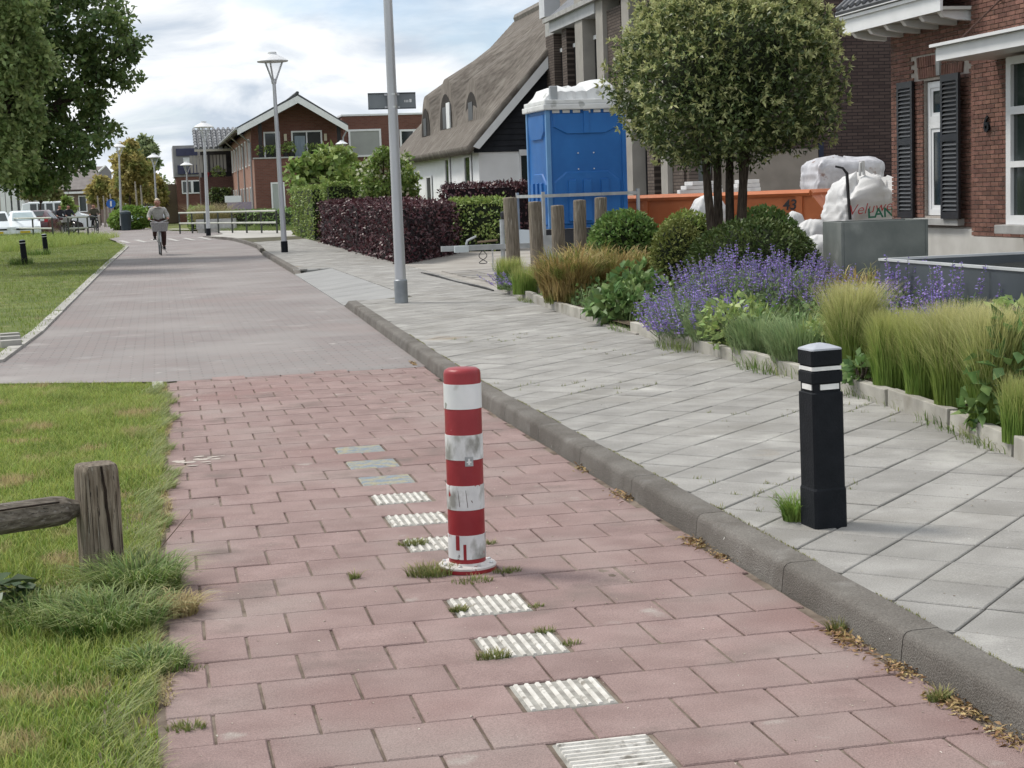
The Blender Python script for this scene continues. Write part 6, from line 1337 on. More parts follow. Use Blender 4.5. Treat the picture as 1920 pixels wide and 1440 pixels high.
# ================================================================ BRICK TERRACE WITH GABLE
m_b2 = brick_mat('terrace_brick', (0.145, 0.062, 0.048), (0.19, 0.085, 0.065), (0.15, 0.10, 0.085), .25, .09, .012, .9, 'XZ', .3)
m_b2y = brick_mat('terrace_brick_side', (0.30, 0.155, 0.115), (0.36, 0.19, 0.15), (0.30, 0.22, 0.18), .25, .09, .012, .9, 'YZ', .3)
m_rtile = M('dark_roof_tile', (0.055, 0.058, 0.062), (0.09, 0.093, 0.098), 4, .6)
XT0, XT1, YT = 5.62, 10.95, 95.0
TH = thing('terrace_house', 'brown brick terrace house with gable, balcony and white verge boards', 'house', (XT0, YT, 0))
MB().box(XT0, XT1+.6, YT, YT+1.5, 0, 3.92).build('balcony_block', m_b2, TH); MB().box(XT0+.002, XT1, YT+1.501, YT+28, 0, 5.75).build('wall', m_b2, TH)
xm = 8.25; MB().prism([(XT0+.002, 5.752), (XT1, 5.752), (xm, 7.15)], 'y', YT+1.51, YT+27).build('gable_wall', m_b2, TH)
MB().box(XT0-.03, XT0+.001, YT+1.6, YT+28, 0, 5.6).build('side_wall', m_b2y, TH); MB().box(XT0-.03, XT0-.001, YT, YT+1.599, 0, 3.9).build('side_wall', m_b2y, TH)
MB().box(XT0-.05, XT1+.65, YT-.05, YT+.25, 3.922, 4.0).build('coping', m_sill, TH)
for sx, xe in ((-1, 4.75), (1, 11.05)):
    MB().add([(xm, YT-.25, 7.55), (xe, YT-.25, 5.75), (xe, YT+28.3, 5.75), (xm, YT+28.3, 7.55), (xm, YT-.25, 7.35), (xe, YT-.25, 5.55), (xe, YT+28.3, 5.55), (xm, YT+28.3, 7.35)], [(0, 1, 2, 3), (7, 6, 5, 4), (0, 4, 5, 1), (1, 5, 6, 2), (2, 6, 7, 3)]).build('roof', m_rtile, TH)
    MB().add([(xm, YT-.29, 7.42), (xe, YT-.29, 5.66), (xe, YT-.29, 5.30), (xm, YT-.29, 7.02), (xm, YT-.255, 7.42), (xe, YT-.255, 5.66), (xe, YT-.255, 5.30), (xm, YT-.255, 7.02)], [(0, 1, 2, 3), (0, 4, 5, 1), (3, 2, 6, 7), (1, 5, 6, 2)]).build('verge_board', m_wht, TH)
MB().tube([(xm, y, 7.58) for y in (YT-.3, YT+28.3)], .10, 6).build('ridge_tiles', m_rtile, TH)
MB().tube([(4.70, YT-.3, 5.66), (4.70, YT+28.3, 5.66)], .09, 6).build('gutter', M('zinc', (0.32, 0.33, 0.34), None, 3, .5, metal=.3), TH)
MB().tube([(11.05, YT-.1, 5.5), (10.75, YT-.1, 5.0), (10.72, YT-.1, 3.0)], .05, 6).build('downpipe', MATS['zinc'], TH)
for y in (YT+1.0, YT+9, YT+17): MB().tube([(4.72, y, 5.6), (XT0-.10, y+.5, 4.9), (XT0-.10, y+.5, 0)], .05, 6).build('downpipe', MATS['zinc'], TH)
for x in (6.05, 10.55): MB().box(x-.1, x+.1, YT+.1, YT+.3, 3.99, 6.1).build('balcony_post', M('dark_timber', (0.035, 0.032, 0.035), None, 3, .8), TH)
def win(root, plane, u0, u1, z0, z1, at_, mull=(), mat=m_pane, fr=.09, sill=True, axis='Y', name='window', fm=m_frm):
    """window lying on a wall that looks at -Y (axis Y, u = x) or at -X (axis X, u = y)"""
    def bx_(a0, a1, d0, d1, c0, c1): return MB().box(a0, a1, at_-d1, at_-d0, c0, c1) if axis == 'Y' else MB().box(at_-d1, at_-d0, a0, a1, c0, c1)
    w = bx_(u0, u1, .003, .03, z0, z1).build(name, mat, root)
    bx_(u0-fr, u0, .003, .07, z0-fr, z1+fr).build('frame', fm, w); bx_(u1, u1+fr, .003, .07, z0-fr, z1+fr).build('frame', fm, w); bx_(u0, u1, .003, .068, z1, z1+fr).build('frame', fm, w); bx_(u0, u1, .003, .068, z0-fr, z0).build('frame', fm, w)
    for mm in mull: bx_(mm-fr*.4, mm+fr*.4, .031, .066, z0, z1).build('glazing_bar', fm, w)
    return w
yb = YT+1.505
def wx(px, y=None): return oY(px, 300, y or yb)[0]
def wz(px, py, y=None): return oY(px, py, y or yb)[2]
w1 = win(TH, None, wx(499), wx(524), 3.95, wz(510, 250), yb, (), m_pane); w2 = win(TH, None, wx(551), wx(603), 3.95, wz(570, 248), yb, (wx(577),), m_pane)
MB().box(wx(554), wx(574), yb-.034, yb-.031, 4.0, wz(560, 255)).build('curtain', M('blue_curtain', (0.22, 0.28, 0.33), (0.33, 0.39, 0.43), 4, .8, stretch=(9, 1, .5)), w2)
win(TH, None, oY(508, 300, YT)[0], oY(528, 300, YT)[0], .9, oY(510, 345, YT)[2], YT, (), M('net_curtain', (0.32, 0.35, 0.34), (0.42, 0.45, 0.43), 6, .6, stretch=(9, 1, .5)))
for k in range(7):
    y0 = YT+3+k*3.6
    win(TH, None, y0, y0+1.1, 3.7, 5.1, XT0-.031, (), m_pane, .08, axis='X'); win(TH, None, y0+.2, y0+1.2, .9, 2.3, XT0-.031, (), m_pane, .08, axis='X')
for px, zz_ in ((537, 4.95), (612, 4.9)): MB().box(wx(px)-.08, wx(px)+.08, yb-.15, yb-.01, zz_, zz_+.4).build('wall_lamp', M('cream_lamp', (0.6, 0.55, 0.42), None, 3, .6), TH)
m_pot = M('dark_pot', (0.02, 0.02, 0.022), None, 3, .7)
for k, px in enumerate((490, 505, 517, 536, 547, 580, 588, 598)):
    c = oY(px, 293, YT+.12); q = thing('balcony_plant', 'potted plant on the terrace balcony, number %s from the left' % ['one', 'two', 'three', 'four', 'five', 'six', 'seven', 'eight'][k], 'plant', (c[0], c[1], 4.0), 'potted plants on the balcony')
    MB().lathe([(.13, 4.0), (.17, 4.25)], 10, (c[0], c[1], 0)).build('pot', m_pot, q); leafy('foliage', (c[0], c[1], 4.42), (.28, .2, .26), 80, .14, .08, m_hgrn, '', parent=q, zmin=4.2)
c = oY(541, 273, YT+1.2); q = thing('hanging_plant', 'yellow-green hanging basket plant between the balcony windows', 'plant', (c[0], c[1], c[2])); leafy('foliage', (c[0], c[1], c[2]), (.32, .2, .22), 140, .13, .07, m_lime, '', parent=q, zmin=0)
MB().lathe([(.05, -.25), (.2, -.12), (.22, -.05)], 10, tuple(c)).build('basket', m_pot, q)
# flat-roofed brick block behind
FB = thing('flat_roofed_house', 'flat-roofed brown brick house with a closed grey screen', 'house', (11.6, 102, 0))
MB().box(11.55, 19, 102, 112, 0, 6.55).build('wall', m_b2, FB); MB().box(11.5, 19.05, 101.95, 112, 6.552, 6.66).build('roof_edge', m_wht, FB)
win(FB, None, oY(657, 260, 102)[0], oY(711, 260, 102)[0], 4.15, oY(680, 246, 102)[2], 102, (), M('grey_screen', (0.33, 0.345, 0.33), (0.36, 0.375, 0.36), 2, .8), .12); win(FB, None, oY(753, 260, 102)[0], oY(803, 260, 102)[0], 4.3, oY(770, 246, 102)[2], 102, (oY(776, 260, 102)[0],), m_pane, .12)
# house with tiled roof, balcony and slats
RH = thing('tiled_roof_house', 'house with grey pantile roof and slatted balcony left of the gabled terrace', 'house', (3.2, 122, 0))
MB().box(3.4, 8.0, 123.5, 131, 0, 5.5).build('wall', M('dark_boards', (0.06, 0.055, 0.058), (0.09, 0.085, 0.088), 3, .8), RH); MB().box(3.25, 6.0, 121.6, 123.49, 0, 3.4).build('brick_front', brick_mat('plum_brick', (0.10, 0.05, 0.045), (0.13, 0.068, 0.06), (0.07, 0.045, 0.04), .25, .09, .012, .9, 'XZ', .3), RH)
rp = [(2.95, 121.4, 5.42), (8.6, 121.4, 5.42), (8.6, 124.5, 6.95), (2.95, 124.5, 6.95)]
MB().add(rp + [(a, b, c-.15) for a, b, c in rp], [(0, 1, 2, 3), (7, 6, 5, 4), (0, 4, 5, 1), (0, 3, 7, 4)]).build('roof', M('grey_pantile', (0.17, 0.175, 0.185), (0.24, 0.245, 0.255), 3, .6), RH)
m_pan = M('pantile', (0.15, 0.155, 0.165), (0.26, 0.265, 0.275), 6, .55, rnd=.25, hue=.1); srcp = None
for i in range(14):
    for j in range(7):
        t0 = j/7; c = (3.05+i*.36, 121.42+3.1*t0+.2, 5.50+1.53*t0+.10)
        if srcp is None: srcp = MB().tube([(0, -.24, -.12), (0, .22, .10)], [.14, .11], 6).build('pantile', m_pan, RH, world=False); srcp.location = (c[0]-3.2, c[1]-122, c[2])
        else: share('pantile', srcp, RH, (c[0]-3.2, c[1]-122, c[2]))
MB().box(2.95, 8.6, 121.3, 121.45, 5.25, 5.41).build('eave', M('cream_eave', (0.42, 0.40, 0.35), None, 3, .7), RH)
for k in range(14): MB().box(2.6+k*.24, 2.78+k*.24, 121.9, 121.95, 3.75, 5.0).build('slat', M('slat_grey', (0.36, 0.34, 0.32), None, 3, .8), RH) if 2.6+k*.24 < 5.2 else None
MB().box(3.85, 4.0, 121.5, 121.65, 3.4, 5.3).build('balcony_post', MATS['dark_timber'], RH)
c = oY(405, 318, 121.7); q = thing('balcony_plant', 'red and yellow-green plants on the far slatted balcony', 'plant', (c[0], c[1], 3.4)); leafy('foliage', (c[0]+.15, c[1], 3.75), (.5, .25, .35), 120, .2, .12, m_lime, '', parent=q, zmin=3.4); MB().lathe([(.2, 3.41), (.25, 3.75)], 10, (c[0]-.6, c[1], 0)).build('red_pot', M('red_pot', (0.25, 0.02, 0.03), None, 3, .6), q)
# grey house with solar panels
SH = thing('solar_house', 'grey house with dark blue solar panels far along the street', 'house', (1.7, 138, 0)); m_gz = M('grey_cladding', (0.24, 0.235, 0.245), (0.30, 0.295, 0.305), 2, .7)
MB().box(1.6, 5.5, 138, 146, 3.75, 6.3).build('upper_wall', m_gz, SH); MB().box(1.75, 5.5, 138.05, 146, 0, 3.74).build('wall', m_b2, SH); MB().box(.2, 1.74, 139, 146, 0, 3.2).build('side_annex', M('brown_annex', (0.16, 0.125, 0.09), None, 3, .8), SH)
m_sol = M('solar_panel', (0.02, 0.022, 0.06), (0.03, 0.034, 0.085), 3, .25, spec=.6)
for x0, x1, z0, z1 in [(1.85, 3.6, 5.45, 6.05), (1.9, 3.0, 3.95, 4.7), (3.05, 4.2, 3.95, 4.7)]: MB().box(x0, x1, 137.9, 137.98, z0, z1).build('solar_panel', m_sol, SH)
win(SH, None, 2.45, 2.85, 4.85, 5.25, 137.99, (), M('white_blind', (0.75, 0.77, 0.78), None, 2, .6), .05); win(SH, None, 2.25, 2.9, 2.45, 3.35, 138.04, (), m_pane, .1); win(SH, None, 3.1, 3.75, 2.45, 3.35, 138.04, (), m_pane, .1)
# ================================================================ FAR END OF THE STREET
# ---- big trees at the left
m_map = M('maple_leaf', (0.08, 0.135, 0.045), (0.18, 0.255, 0.085), 1.2, .5, coord='World', rnd=.35, trans=.42, spec=.35)
m_map2 = M('light_tree_leaf', (0.17, 0.24, 0.08), (0.31, 0.39, 0.16), 1.5, .5, coord='World', rnd=.3, trans=.42, spec=.35)
cluster_tree('maple_tree', 'large dark green maple overhanging the verge at the upper left', 48,
    [(60, 60, 80), (140, 40, 75), (195, 60, 50), (232, 85, 30), (255, 82, 15), (272, 80, 8), (282, 76, 4), (120, 120, 85), (200, 125, 45), (235, 148, 22), (258, 148, 11), (272, 150, 5), (60, 190, 85), (130, 205, 62), (175, 190, 30), (168, 235, 36), (200, 238, 20), (218, 242, 11), (230, 244, 5),
     (90, 265, 72), (145, 275, 42), (160, 300, 24), (20, 120, 95), (20, 270, 90), (100, 315, 42), (192, 262, 15), (203, 268, 6), (40, 330, 45), (-60, 60, 110), (-60, 200, 110), (225, 20, 24), (215, 45, 20), (60, -60, 90), (160, -40, 70), (-40, 320, 60), (235, 110, 25), (75, 345, 22), (120, 335, 18)],
    30000, .17, m_map, (-60, 480), .28, 1.3)
cluster_tree('pale_tree', 'lighter green tree in front of the maple at the left frame edge', 41,
    [(0, 50, 75), (20, 120, 70), (58, 105, 40), (88, 112, 18), (104, 118, 8), (10, 205, 70), (50, 190, 38), (15, 285, 58), (48, 262, 26), (0, 330, 40), (40, 22, 45), (-40, 120, 80), (-40, 260, 80), (60, 300, 18), (30, 160, 50), (62, 228, 20), (-20, -40, 60)],
    16000, .15, m_map2, (-70, 520), .2, 1.0)
# ---- golden and green trees in the middle distance
m_gold = M('golden_leaf', (0.34, 0.30, 0.10), (0.52, 0.43, 0.16), .9, .6, coord='World', rnd=.25, trans=.42, hue=.5, spots=[((0.27, 0.32, 0.10), .6, .5, .12)])
m_dist = M('distant_leaf', (0.17, 0.23, 0.11), (0.27, 0.32, 0.16), .8, .6, coord='World', rnd=.3, trans=.25)
m_pale = M('pale_bark', (0.30, 0.27, 0.23), (0.40, 0.37, 0.32), 4, .9)
cluster_tree('dark_tree', 'tall grey-green tree showing behind the golden tree', 165, [(272, 268, 14), (285, 285, 13), (262, 280, 16), (290, 305, 10), (275, 300, 16), (250, 290, 14)], 3600, .42, m_dist, (275, 405), .2, .7)
cluster_tree('golden_tree', 'tallest golden-green tree behind the cyclist', 132, [(243, 272, 13), (240, 295, 24), (255, 305, 24), (228, 320, 22), (265, 330, 22), (245, 335, 28), (225, 350, 20), (268, 358, 20), (245, 365, 22), (215, 300, 8), (280, 315, 12)], 7500, .33, m_gold, (246, 412), .12, .7)
cluster_tree('golden_tree', 'low golden tree left of the lamp post and bin', 140, [(190, 345, 16), (180, 358, 16), (200, 362, 18), (188, 375, 16), (176, 372, 10)], 2600, .33, m_gold, (188, 412), .10, .6)
cluster_tree('golden_tree', 'golden tree right behind the cyclist', 138, [(292, 345, 14), (300, 360, 14), (285, 362, 16), (304, 375, 10), (288, 335, 10)], 2400, .33, m_gold, (293, 412), .10, .6)
cluster_tree('street_tree', 'small brownish street tree under the maple, above the white car', 105, [(65, 352, 18), (55, 362, 14), (78, 358, 14), (92, 352, 14), (105, 362, 12)], 2200, .30, M('brown_green_leaf', (0.16, 0.18, 0.07), (0.27, 0.27, 0.11), 1, .6, coord='World', rnd=.3, trans=.25), (75, 405), .08, .6)
cluster_tree('street_tree', 'small fresh green street tree in front of the white van', 102, [(130, 385, 9), (126, 378, 8), (135, 392, 8), (122, 390, 6)], 900, .25, m_hgrn, (131, 412), .06, .6)
for k, (x, yt) in enumerate([(186, 392), (197, 392), (204, 396), (210, 388), (258, 365), (268, 372)]):
    g = at(x, 420, 128.0); zt_ = at(x, yt-25, 128)[2]; o_ = thing('tree_trunk', 'pale slim tree trunk far behind the lamp post, %s from the left' % ['first', 'second', 'third', 'fourth', 'fifth', 'sixth'][k], 'tree trunk', (g[0], g[1], 0), 'slim trunks far along the street')
    MB().tube([(g[0], g[1], 0), (g[0]+.04, g[1], zt_*.5), (g[0], g[1], zt_)], [.10, .08, .05], 7).build('trunk', m_pale, o_, smooth=True)
# ---- far houses at the left
FH = thing('far_house', 'far grey-brown house with steep roof behind the maple', 'house', (-11, 165, 0)); a, b = oY(100, 380, 165)[0], oY(208, 380, 165)[0]
MB().box(a, b, 165, 175, 0, 3.4).build('wall', M('far_brick', (0.20, 0.15, 0.13), (0.25, 0.19, 0.16), 2, .9), FH); zt_ = oY(190, 310, 165)[2]
MB().add([(a-.5, 164.6, 3.3), (b+.3, 164.6, 3.3), (b-.6, 169, zt_), (a-.5, 169, zt_)], [(0, 1, 2, 3)]).build('roof', M('far_roof', (0.17, 0.15, 0.145), (0.22, 0.2, 0.19), 2, .8), FH)
q = [oY(x, y, 164.4) for x, y in ((185, 322), (198, 310), (208, 322), (208, 345), (185, 345))]; MB().prism([(p_[0], p_[2]) for p_ in q], 'y', 164.4, 167).build('dormer', M('far_dormer', (0.24, 0.23, 0.24), None, 2, .8), FH); MB().tube([tuple(q[0]), tuple(q[1])], .10, 5).build('verge_board', m_wht, FH)
MB().box(a, b, 164.2, 164.99, 2.9, 3.1).build('fascia', m_wht, FH)
win(FH, None, oY(148, 360, 165)[0], oY(160, 360, 165)[0], 1.2, 2.6, 164.99, (), m_pane, .1); win(FH, None, oY(120, 360, 165)[0], oY(135, 360, 165)[0], 1.2, 2.6, 164.99, (), m_pane, .1)
LH = thing('pale_house', 'pale rendered house with white piers at the far left', 'house', (-14, 120, 0)); a, b = oY(-40, 380, 122)[0], oY(52, 380, 122)[0]
MB().box(a, b, 122, 132, 0, 3.6).build('wall', M('pale_render', (0.46, 0.43, 0.39), (0.52, 0.49, 0.45), 2, .8), LH); MB().prism([(a, 3.601), (b+.3, 3.601), (b-2.0, 5.6), (a, 5.6)], 'y', 121.8, 132).build('roof', MATS['far_roof'], LH)
for x in (6, 16, 28, 42): c = oY(x, 380, 121.8)[0]; MB().box(c-.16, c+.16, 121.6, 121.99, 0, 3.3).build('pier', m_wht, LH)
win(LH, None, oY(19, 380, 122)[0], oY(25, 380, 122)[0], .5, 3.0, 121.99, (), m_pane, .06); win(LH, None, oY(33, 380, 122)[0], oY(38, 380, 122)[0], 1.2, 2.8, 121.99, (), m_pane, .06)

# ---- far wood closing the street
P = []
for xs, d0, zt in ((np.arange(-60, 345, 7), 230, 5.5), (np.arange(-60, 345, 9), 215, 3.2)):
    for x in xs:
        c = at(float(x), 400, d0); hgt = zt*RNG.uniform(.6, 1.15); k = 120; q = rnd_dirs(k)*np.cbrt(RNG.uniform(.1, 1, k))[:, None]*[.9, 1.2, hgt*.5]; P.append(np.array([c[0], c[1], hgt*.5]) + q)
P = np.concatenate(P); k = len(P); V, F = leaf_np(P, rnd_dirs(k), rnd_dirs(k, .6), RNG.uniform(.4, .8, k), RNG.uniform(.3, .6, k)); tag(stuff(np_mesh('far_wood', V, F, m_dist)), 'far mass of trees closing the end of the street', 'trees')
# ---- railings
m_railg = M('rail_green_black', (0.03, 0.035, 0.03), (0.05, 0.055, 0.045), 3, .45, spec=.5); m_railp = M('rail_sky_sheen', (0.40, 0.41, 0.36), (0.48, 0.49, 0.43), 3, .5)  # pale rails: the sky's reflection on the metal put into the colour
def railing(p0, p1, n, label, hgt=1.08, curl=False):
    p0, p1 = np.array(p0), np.array(p1); r = thing('railing', label, 'railing', (p0[0], p0[1], 0))
    for i in range(n):
        c = p0+(p1-p0)*i/(n-1); MB().tube([(c[0], c[1], -.05), (c[0], c[1], hgt)], .045, 6).build('post', m_railg, r)
    for z in (hgt, hgt*.52): MB().tube([(p0[0], p0[1], z), (p1[0], p1[1], z)], .05, 6).build('rail', m_railp, r)
    if curl: MB().tube([(p1[0], p1[1], hgt), (p1[0]+.4, p1[1], hgt-.03), (p1[0]+.42, p1[1], hgt*.8), (p1[0]+.4, p1[1], hgt*.55), (p1[0], p1[1], hgt*.52)], .04, 6).build('rail_end', m_railg, r)
railing(G(338, 440)[:2], G(520, 441)[:2], 8, 'green metal railing along the far crossing, right of the cyclist')
railing(G(-30, 446)[:2], G(100, 450)[:2], 5, 'long metal railing in front of the parked cars at the left')
railing(G(130, 451)[:2], G(166, 449)[:2], 3, 'short metal railing end beside the far road', curl=True)
# ---- greenery behind the right railing
a, b = G(345, 428), G(520, 432)
hedge('green_hedge', [(2.9, 91), (7.4, 80.5), (7.8, 82), (3.2, 92.5)], 0, 1.0, 3200, .16, m_shrub, 'low green planting behind the right railing')
hedge('green_hedge', [(1.9, 93), (3.1, 93), (3.1, 98), (1.9, 98)], 0, 1.25, 2400, .16, m_hgrn, 'green hedge just right of the cyclist')
m_grav = M('bed_grass', (0.13, 0.19, 0.05), (0.20, 0.25, 0.08), 2, .6, coord='World', rnd=.25, trans=.3)
o = lawn('bed_grass', [(3.0, 85.5), (7.0, 75.6), (7.6, 80.2), (3.0, 90.5)], 7000, .2, .5, .02, m_grav, 0.0); tag(o, 'rough green grass behind the right railing', 'grass')
c = at(405, 412, 86); q = thing('garden_wall', 'low grey garden wall behind the right railing', 'wall', (c[0], c[1], 0)); MB().obox((c[0], c[1], .45), (2.2, .2, .5), -.5).build('coping', m_sill, q); MB().obox((c[0], c[1], .1), (2.1, .15, .2), -.5).build('footing', m_conc, q)
a, b = at(396, 360, 108), at(432, 360, 108)
hedge('green_hedge', [tuple(a[:2]), tuple(b[:2]), tuple(b[:2]*1.01), tuple(a[:2]*1.01)], 0, at(415, 356, 108)[2], 900, .2, m_dkshrub, 'dark clipped hedge before the brick balcony block')
c = at(448, 386, 92.5); q = thing('garden_screen', 'lilac and white garden screen beside the terrace house', 'screen', (c[0], c[1], 0)); zz0 = at(448, 379, 92.5)[2]; zz1 = at(440, 367, 92.5)[2]
MB().box(c[0]-.65, c[0]+.7, c[1], c[1]+.08, 0, zz0).build('lilac_panel', M('lilac', (0.30, 0.25, 0.33), None, 2, .7), q); MB().box(c[0]-.75, c[0]+.15, c[1], c[1]+.08, zz0+.003, zz1).build('white_panel', m_wht, q)
# pampas
c = at(397, 395, 88); m_pam = M('pampas', (0.20, 0.19, 0.08), (0.32, 0.28, 0.13), 1.5, .7, coord='World', rnd=.25, trans=.3, grad=((0.45, 0.37, 0.24), .6, 1.0))
stipa((c[0], c[1], 0.0), 1600, 1.5, at(400, 362, 88)[2], 'large pampas grass with straw plumes behind the right railing', m_pam, .5, .02, name='pampas_grass')
# round bush and bin by the lamp post
c = at(250, 418, 108); leafy('round_bush', (c[0], c[1], .75), (1.25, .9, .75), 3000, .2, .13, M('bright_bush', (0.14, 0.25, 0.045), (0.27, 0.40, 0.09), 1.5, .5, coord='World', rnd=.3, trans=.25), 'bright green round bush beside the bin and lamp post', 'bush', None, .5, .3, 0, 0)
c2 = at(222, 420, 109); leafy('round_bush', (c2[0], c2[1], .6), (.6, .6, .6), 900, .2, .13, MATS['bright_bush'], 'small bright bush left of the lamp post foot', 'bush', None, .5, .3, 0, 0)
c = at(236, 415, 106); q = thing('waste_bin', 'dark blue-grey litter bin beside the round bush', 'bin', (c[0], c[1], 0)); m_bin = M('bin_grey', (0.03, 0.045, 0.055), (0.04, 0.058, 0.07), 2, .5)
MB().lathe([(.30, 0), (.33, 1.0), (.34, 1.02)], 14, (c[0], c[1], 0)).build('body', m_bin, q, smooth=True); MB().lathe([(.36, 1.02), (.34, 1.15), (.15, 1.25), (.01, 1.26)], 14, (c[0], c[1], 0)).build('lid', m_bin, q, smooth=True)
# blue round sign
c = at(208, 382, 126); q = thing('round_sign', 'small blue round traffic sign far along the street', 'sign', (c[0], c[1], 0)); MB().tube([(c[0], c[1], 0), (c[0], c[1], c[2]+.35)], .04, 6).build('pole', m_pole, q)
MB().tube([(c[0], c[1]-.08, c[2]), (c[0], c[1]-.05, c[2])], .34, 18).build('disc', M('sign_blue', (0.03, 0.12, 0.42), None, 2, .4), q); MB().box(c[0]-.06, c[0]+.06, c[1]-.09, c[1]-.081, c[2]-.2, c[2]+.2).build('arrow', m_wht, q)
# ---- cars
m_tyre = M('tyre', (0.015, 0.015, 0.016), None, 5, .85); m_hub = M('wheel_rim', (0.40, 0.41, 0.42), None, 5, .35, metal=.6)
m_hl = M('headlight', (0.70, 0.73, 0.75), None, 5, .15, spec=.7); m_tl = M('tail_light', (0.42, 0.02, 0.03), None, 5, .2, spec=.6)
m_wscr = M('windscreen', (0.30, 0.38, 0.40), (0.40, 0.48, 0.50), 2, .08, spec=.7)
def car(name, label, c, rz, paint, kind='hatch', cat='car', glass=None):
    """local: nose towards -Y"""
    glass = glass or m_pane; r = thing(name, label, cat, (0, 0, 0))
    if kind == 'hatch': S = [(-1.95, .70, .55, .28, .52, .56), (-1.85, .80, .62, .20, .62, .68), (-1.0, .85, .70, .18, .88, .92), (-.35, .87, .58, .18, .92, 1.40), (.2, .87, .60, .18, .93, 1.48), (1.2, .86, .58, .18, .95, 1.43), (1.72, .83, .55, .22, .96, 1.12), (1.92, .76, .52, .3, .80, .86)]
    else: S = [(-2.4, .75, .62, .30, .75, .80), (-2.2, .90, .75, .22, .95, 1.02), (-1.5, .95, .80, .20, 1.08, 1.18), (-.85, .97, .74, .20, 1.12, 1.92), (-.3, .97, .78, .20, 1.12, 2.02), (1.8, .97, .78, .20, 1.12, 2.02), (2.25, .95, .76, .24, 1.10, 1.92), (2.35, .90, .72, .3, 1.0, 1.5)]
    R = [[(-w, y, zl), (-w*1.02, y, (zl+zb)/2), (-w, y, zb), (-wt, y, zt-.05), (-wt*.8, y, zt), (wt*.8, y, zt), (wt, y, zt-.05), (w, y, zb), (w*1.02, y, (zl+zb)/2), (w, y, zl)] for y, w, wt, zl, zb, zt in S]
    MB().rings(R).build('body', paint, r, smooth=True, world=False)
    def panel(i, j, f0, f1, k0, k1, nm, mat, out_=.012):
        a, b = R[i], R[j]; q = []
        for (rw, f) in ((a, f0), (b, f1)):
            pass
        A = [Vector(v_) for v_ in a]; Bv = [Vector(v_) for v_ in b]
        lo0, hi0 = A[k0].lerp(A[k1], .12), A[k0].lerp(A[k1], .90); lo1, hi1 = Bv[k0].lerp(Bv[k1], .12), Bv[k0].lerp(Bv[k1], .90)
        pts = [lo0.lerp(lo1, f0), lo0.lerp(lo1, f1), hi0.lerp(hi1, f1), hi0.lerp(hi1, f0)]
        nrm = (pts[1]-pts[0]).cross(pts[3]-pts[0]).normalized(); 
        if nrm.x*pts[0].x < 0: nrm = -nrm
        MB().quad(*[tuple(p_+nrm*out_) for p_ in pts]).build(nm, mat, r, world=False)
    rngs = [(3, 4), (4, 5)] if kind == 'hatch' else [(3, 4), (4, 5), (4, 5), (4, 5), (5, 6)]
    if kind == 'hatch':
        for k0, k1 in ((2, 3), (7, 6)):
            panel(3, 4, .1, .95, k0, k1, 'side_window', glass); panel(4, 5, .05, .95, k0, k1, 'side_window', glass)
    else:
        for k0, k1 in ((2, 3), (7, 6)):
            panel(3, 4, .15, .95, k0, k1, 'side_window', glass)
            for f in (.02, .28, .54, .78): panel(4, 5, f, f+.2, k0, k1, 'side_window', glass)
    def xq(i, j, t0, t1, nm, mat, dy):
        a, b = R[i], R[j]; P_ = []
        for t in (t0, t1):
            for k in (4, 5): P_.append(Vector(a[k]).lerp(Vector(b[k]), t))
        sh = Vector((0, dy, .012)); w = .93
        MB().quad(*[tuple(Vector((p_.x*1.12*w, p_.y, p_.z))+sh) for p_ in (P_[0], P_[1], P_[3], P_[2])]).build(nm, mat, r, world=False)
    xq(2, 3, .10, .93, 'windscreen', glass, -.012); xq(5, 6, .10, .92, 'rear_window', glass, .02)
    y0, y1 = S[0][0], S[-1][0]; zb = S[1][4]
    for sx in (-1, 1):
        MB().obox((sx*.60, y0+.05, zb-.05), (.30, .12, .15), sx*.25).build('headlight', m_hl, r, world=False, bevel=.02); MB().obox((sx*.66, y1-.08, .88), (.2, .12, .28), 0).build('tail_light', m_tl, r, world=False, bevel=.02)
        MB().obox((sx*1.0, -.5 if kind == 'hatch' else -1.0, .95 if kind == 'hatch' else 1.15), (.2, .12, .14), 0).build('mirror', paint, r, world=False, bevel=.03)
        for y in ((-1.25, 1.2) if kind == 'hatch' else (-1.55, 1.5)):
            w = MB().tube([(sx*.66, y, .31), (sx*.87, y, .31)], .31, 16).build('wheel', m_tyre, r, world=False, smooth=True); MB().tube([(sx*.865, y, .31), (sx*.885, y, .31)], .20, 12).build('rim', m_hub, w, world=False)
    MB().obox((0, y0-.02, .36), (.52, .03, .11)).build('number_plate', M('plate_yellow', (0.62, 0.45, 0.03), None, 3, .5), r, world=False); MB().obox((0, y0+.0, .52), (.9, .04, .08)).build('grille', m_tyre, r, world=False)
    r.location = (float(c[0]), float(c[1]), 0.0); r.rotation_euler = (0, 0, rz); return r
m_cw = M('car_white', (0.70, 0.74, 0.76), None, 2, .22, spec=.5, coat=.5); m_cd = M('car_dark', (0.035, 0.03, 0.035), None, 2, .22, spec=.5, coat=.5); m_cb = M('car_light_blue', (0.50, 0.62, 0.68), None, 2, .22, spec=.5, coat=.5); m_cs = M('car_silver', (0.45, 0.47, 0.5), None, 2, .25, spec=.5, metal=.3, coat=.5); m_cr = M('car_wine', (0.09, 0.03, 0.035), None, 2, .22, spec=.5, coat=.5)
car('parked_car', 'white hatchback with pale windscreen behind the left railing', at(42, 420, 92), rad(8), m_cw, glass=m_wscr)
car('parked_car', 'dark car with red tail lights next to the white hatchback', at(77, 420, 94), rad(172), m_cr)
car('parked_car', 'black car parked in front of the white van', at(92, 420, 104), rad(100), m_cd)
car('parked_car', 'white car cut by the left frame edge', at(-8, 420, 92), rad(8), m_cw)
car('van', 'white passenger van parked sideways under the trees', at(108, 410, 116), rad(95), m_cw, 'van', 'van')
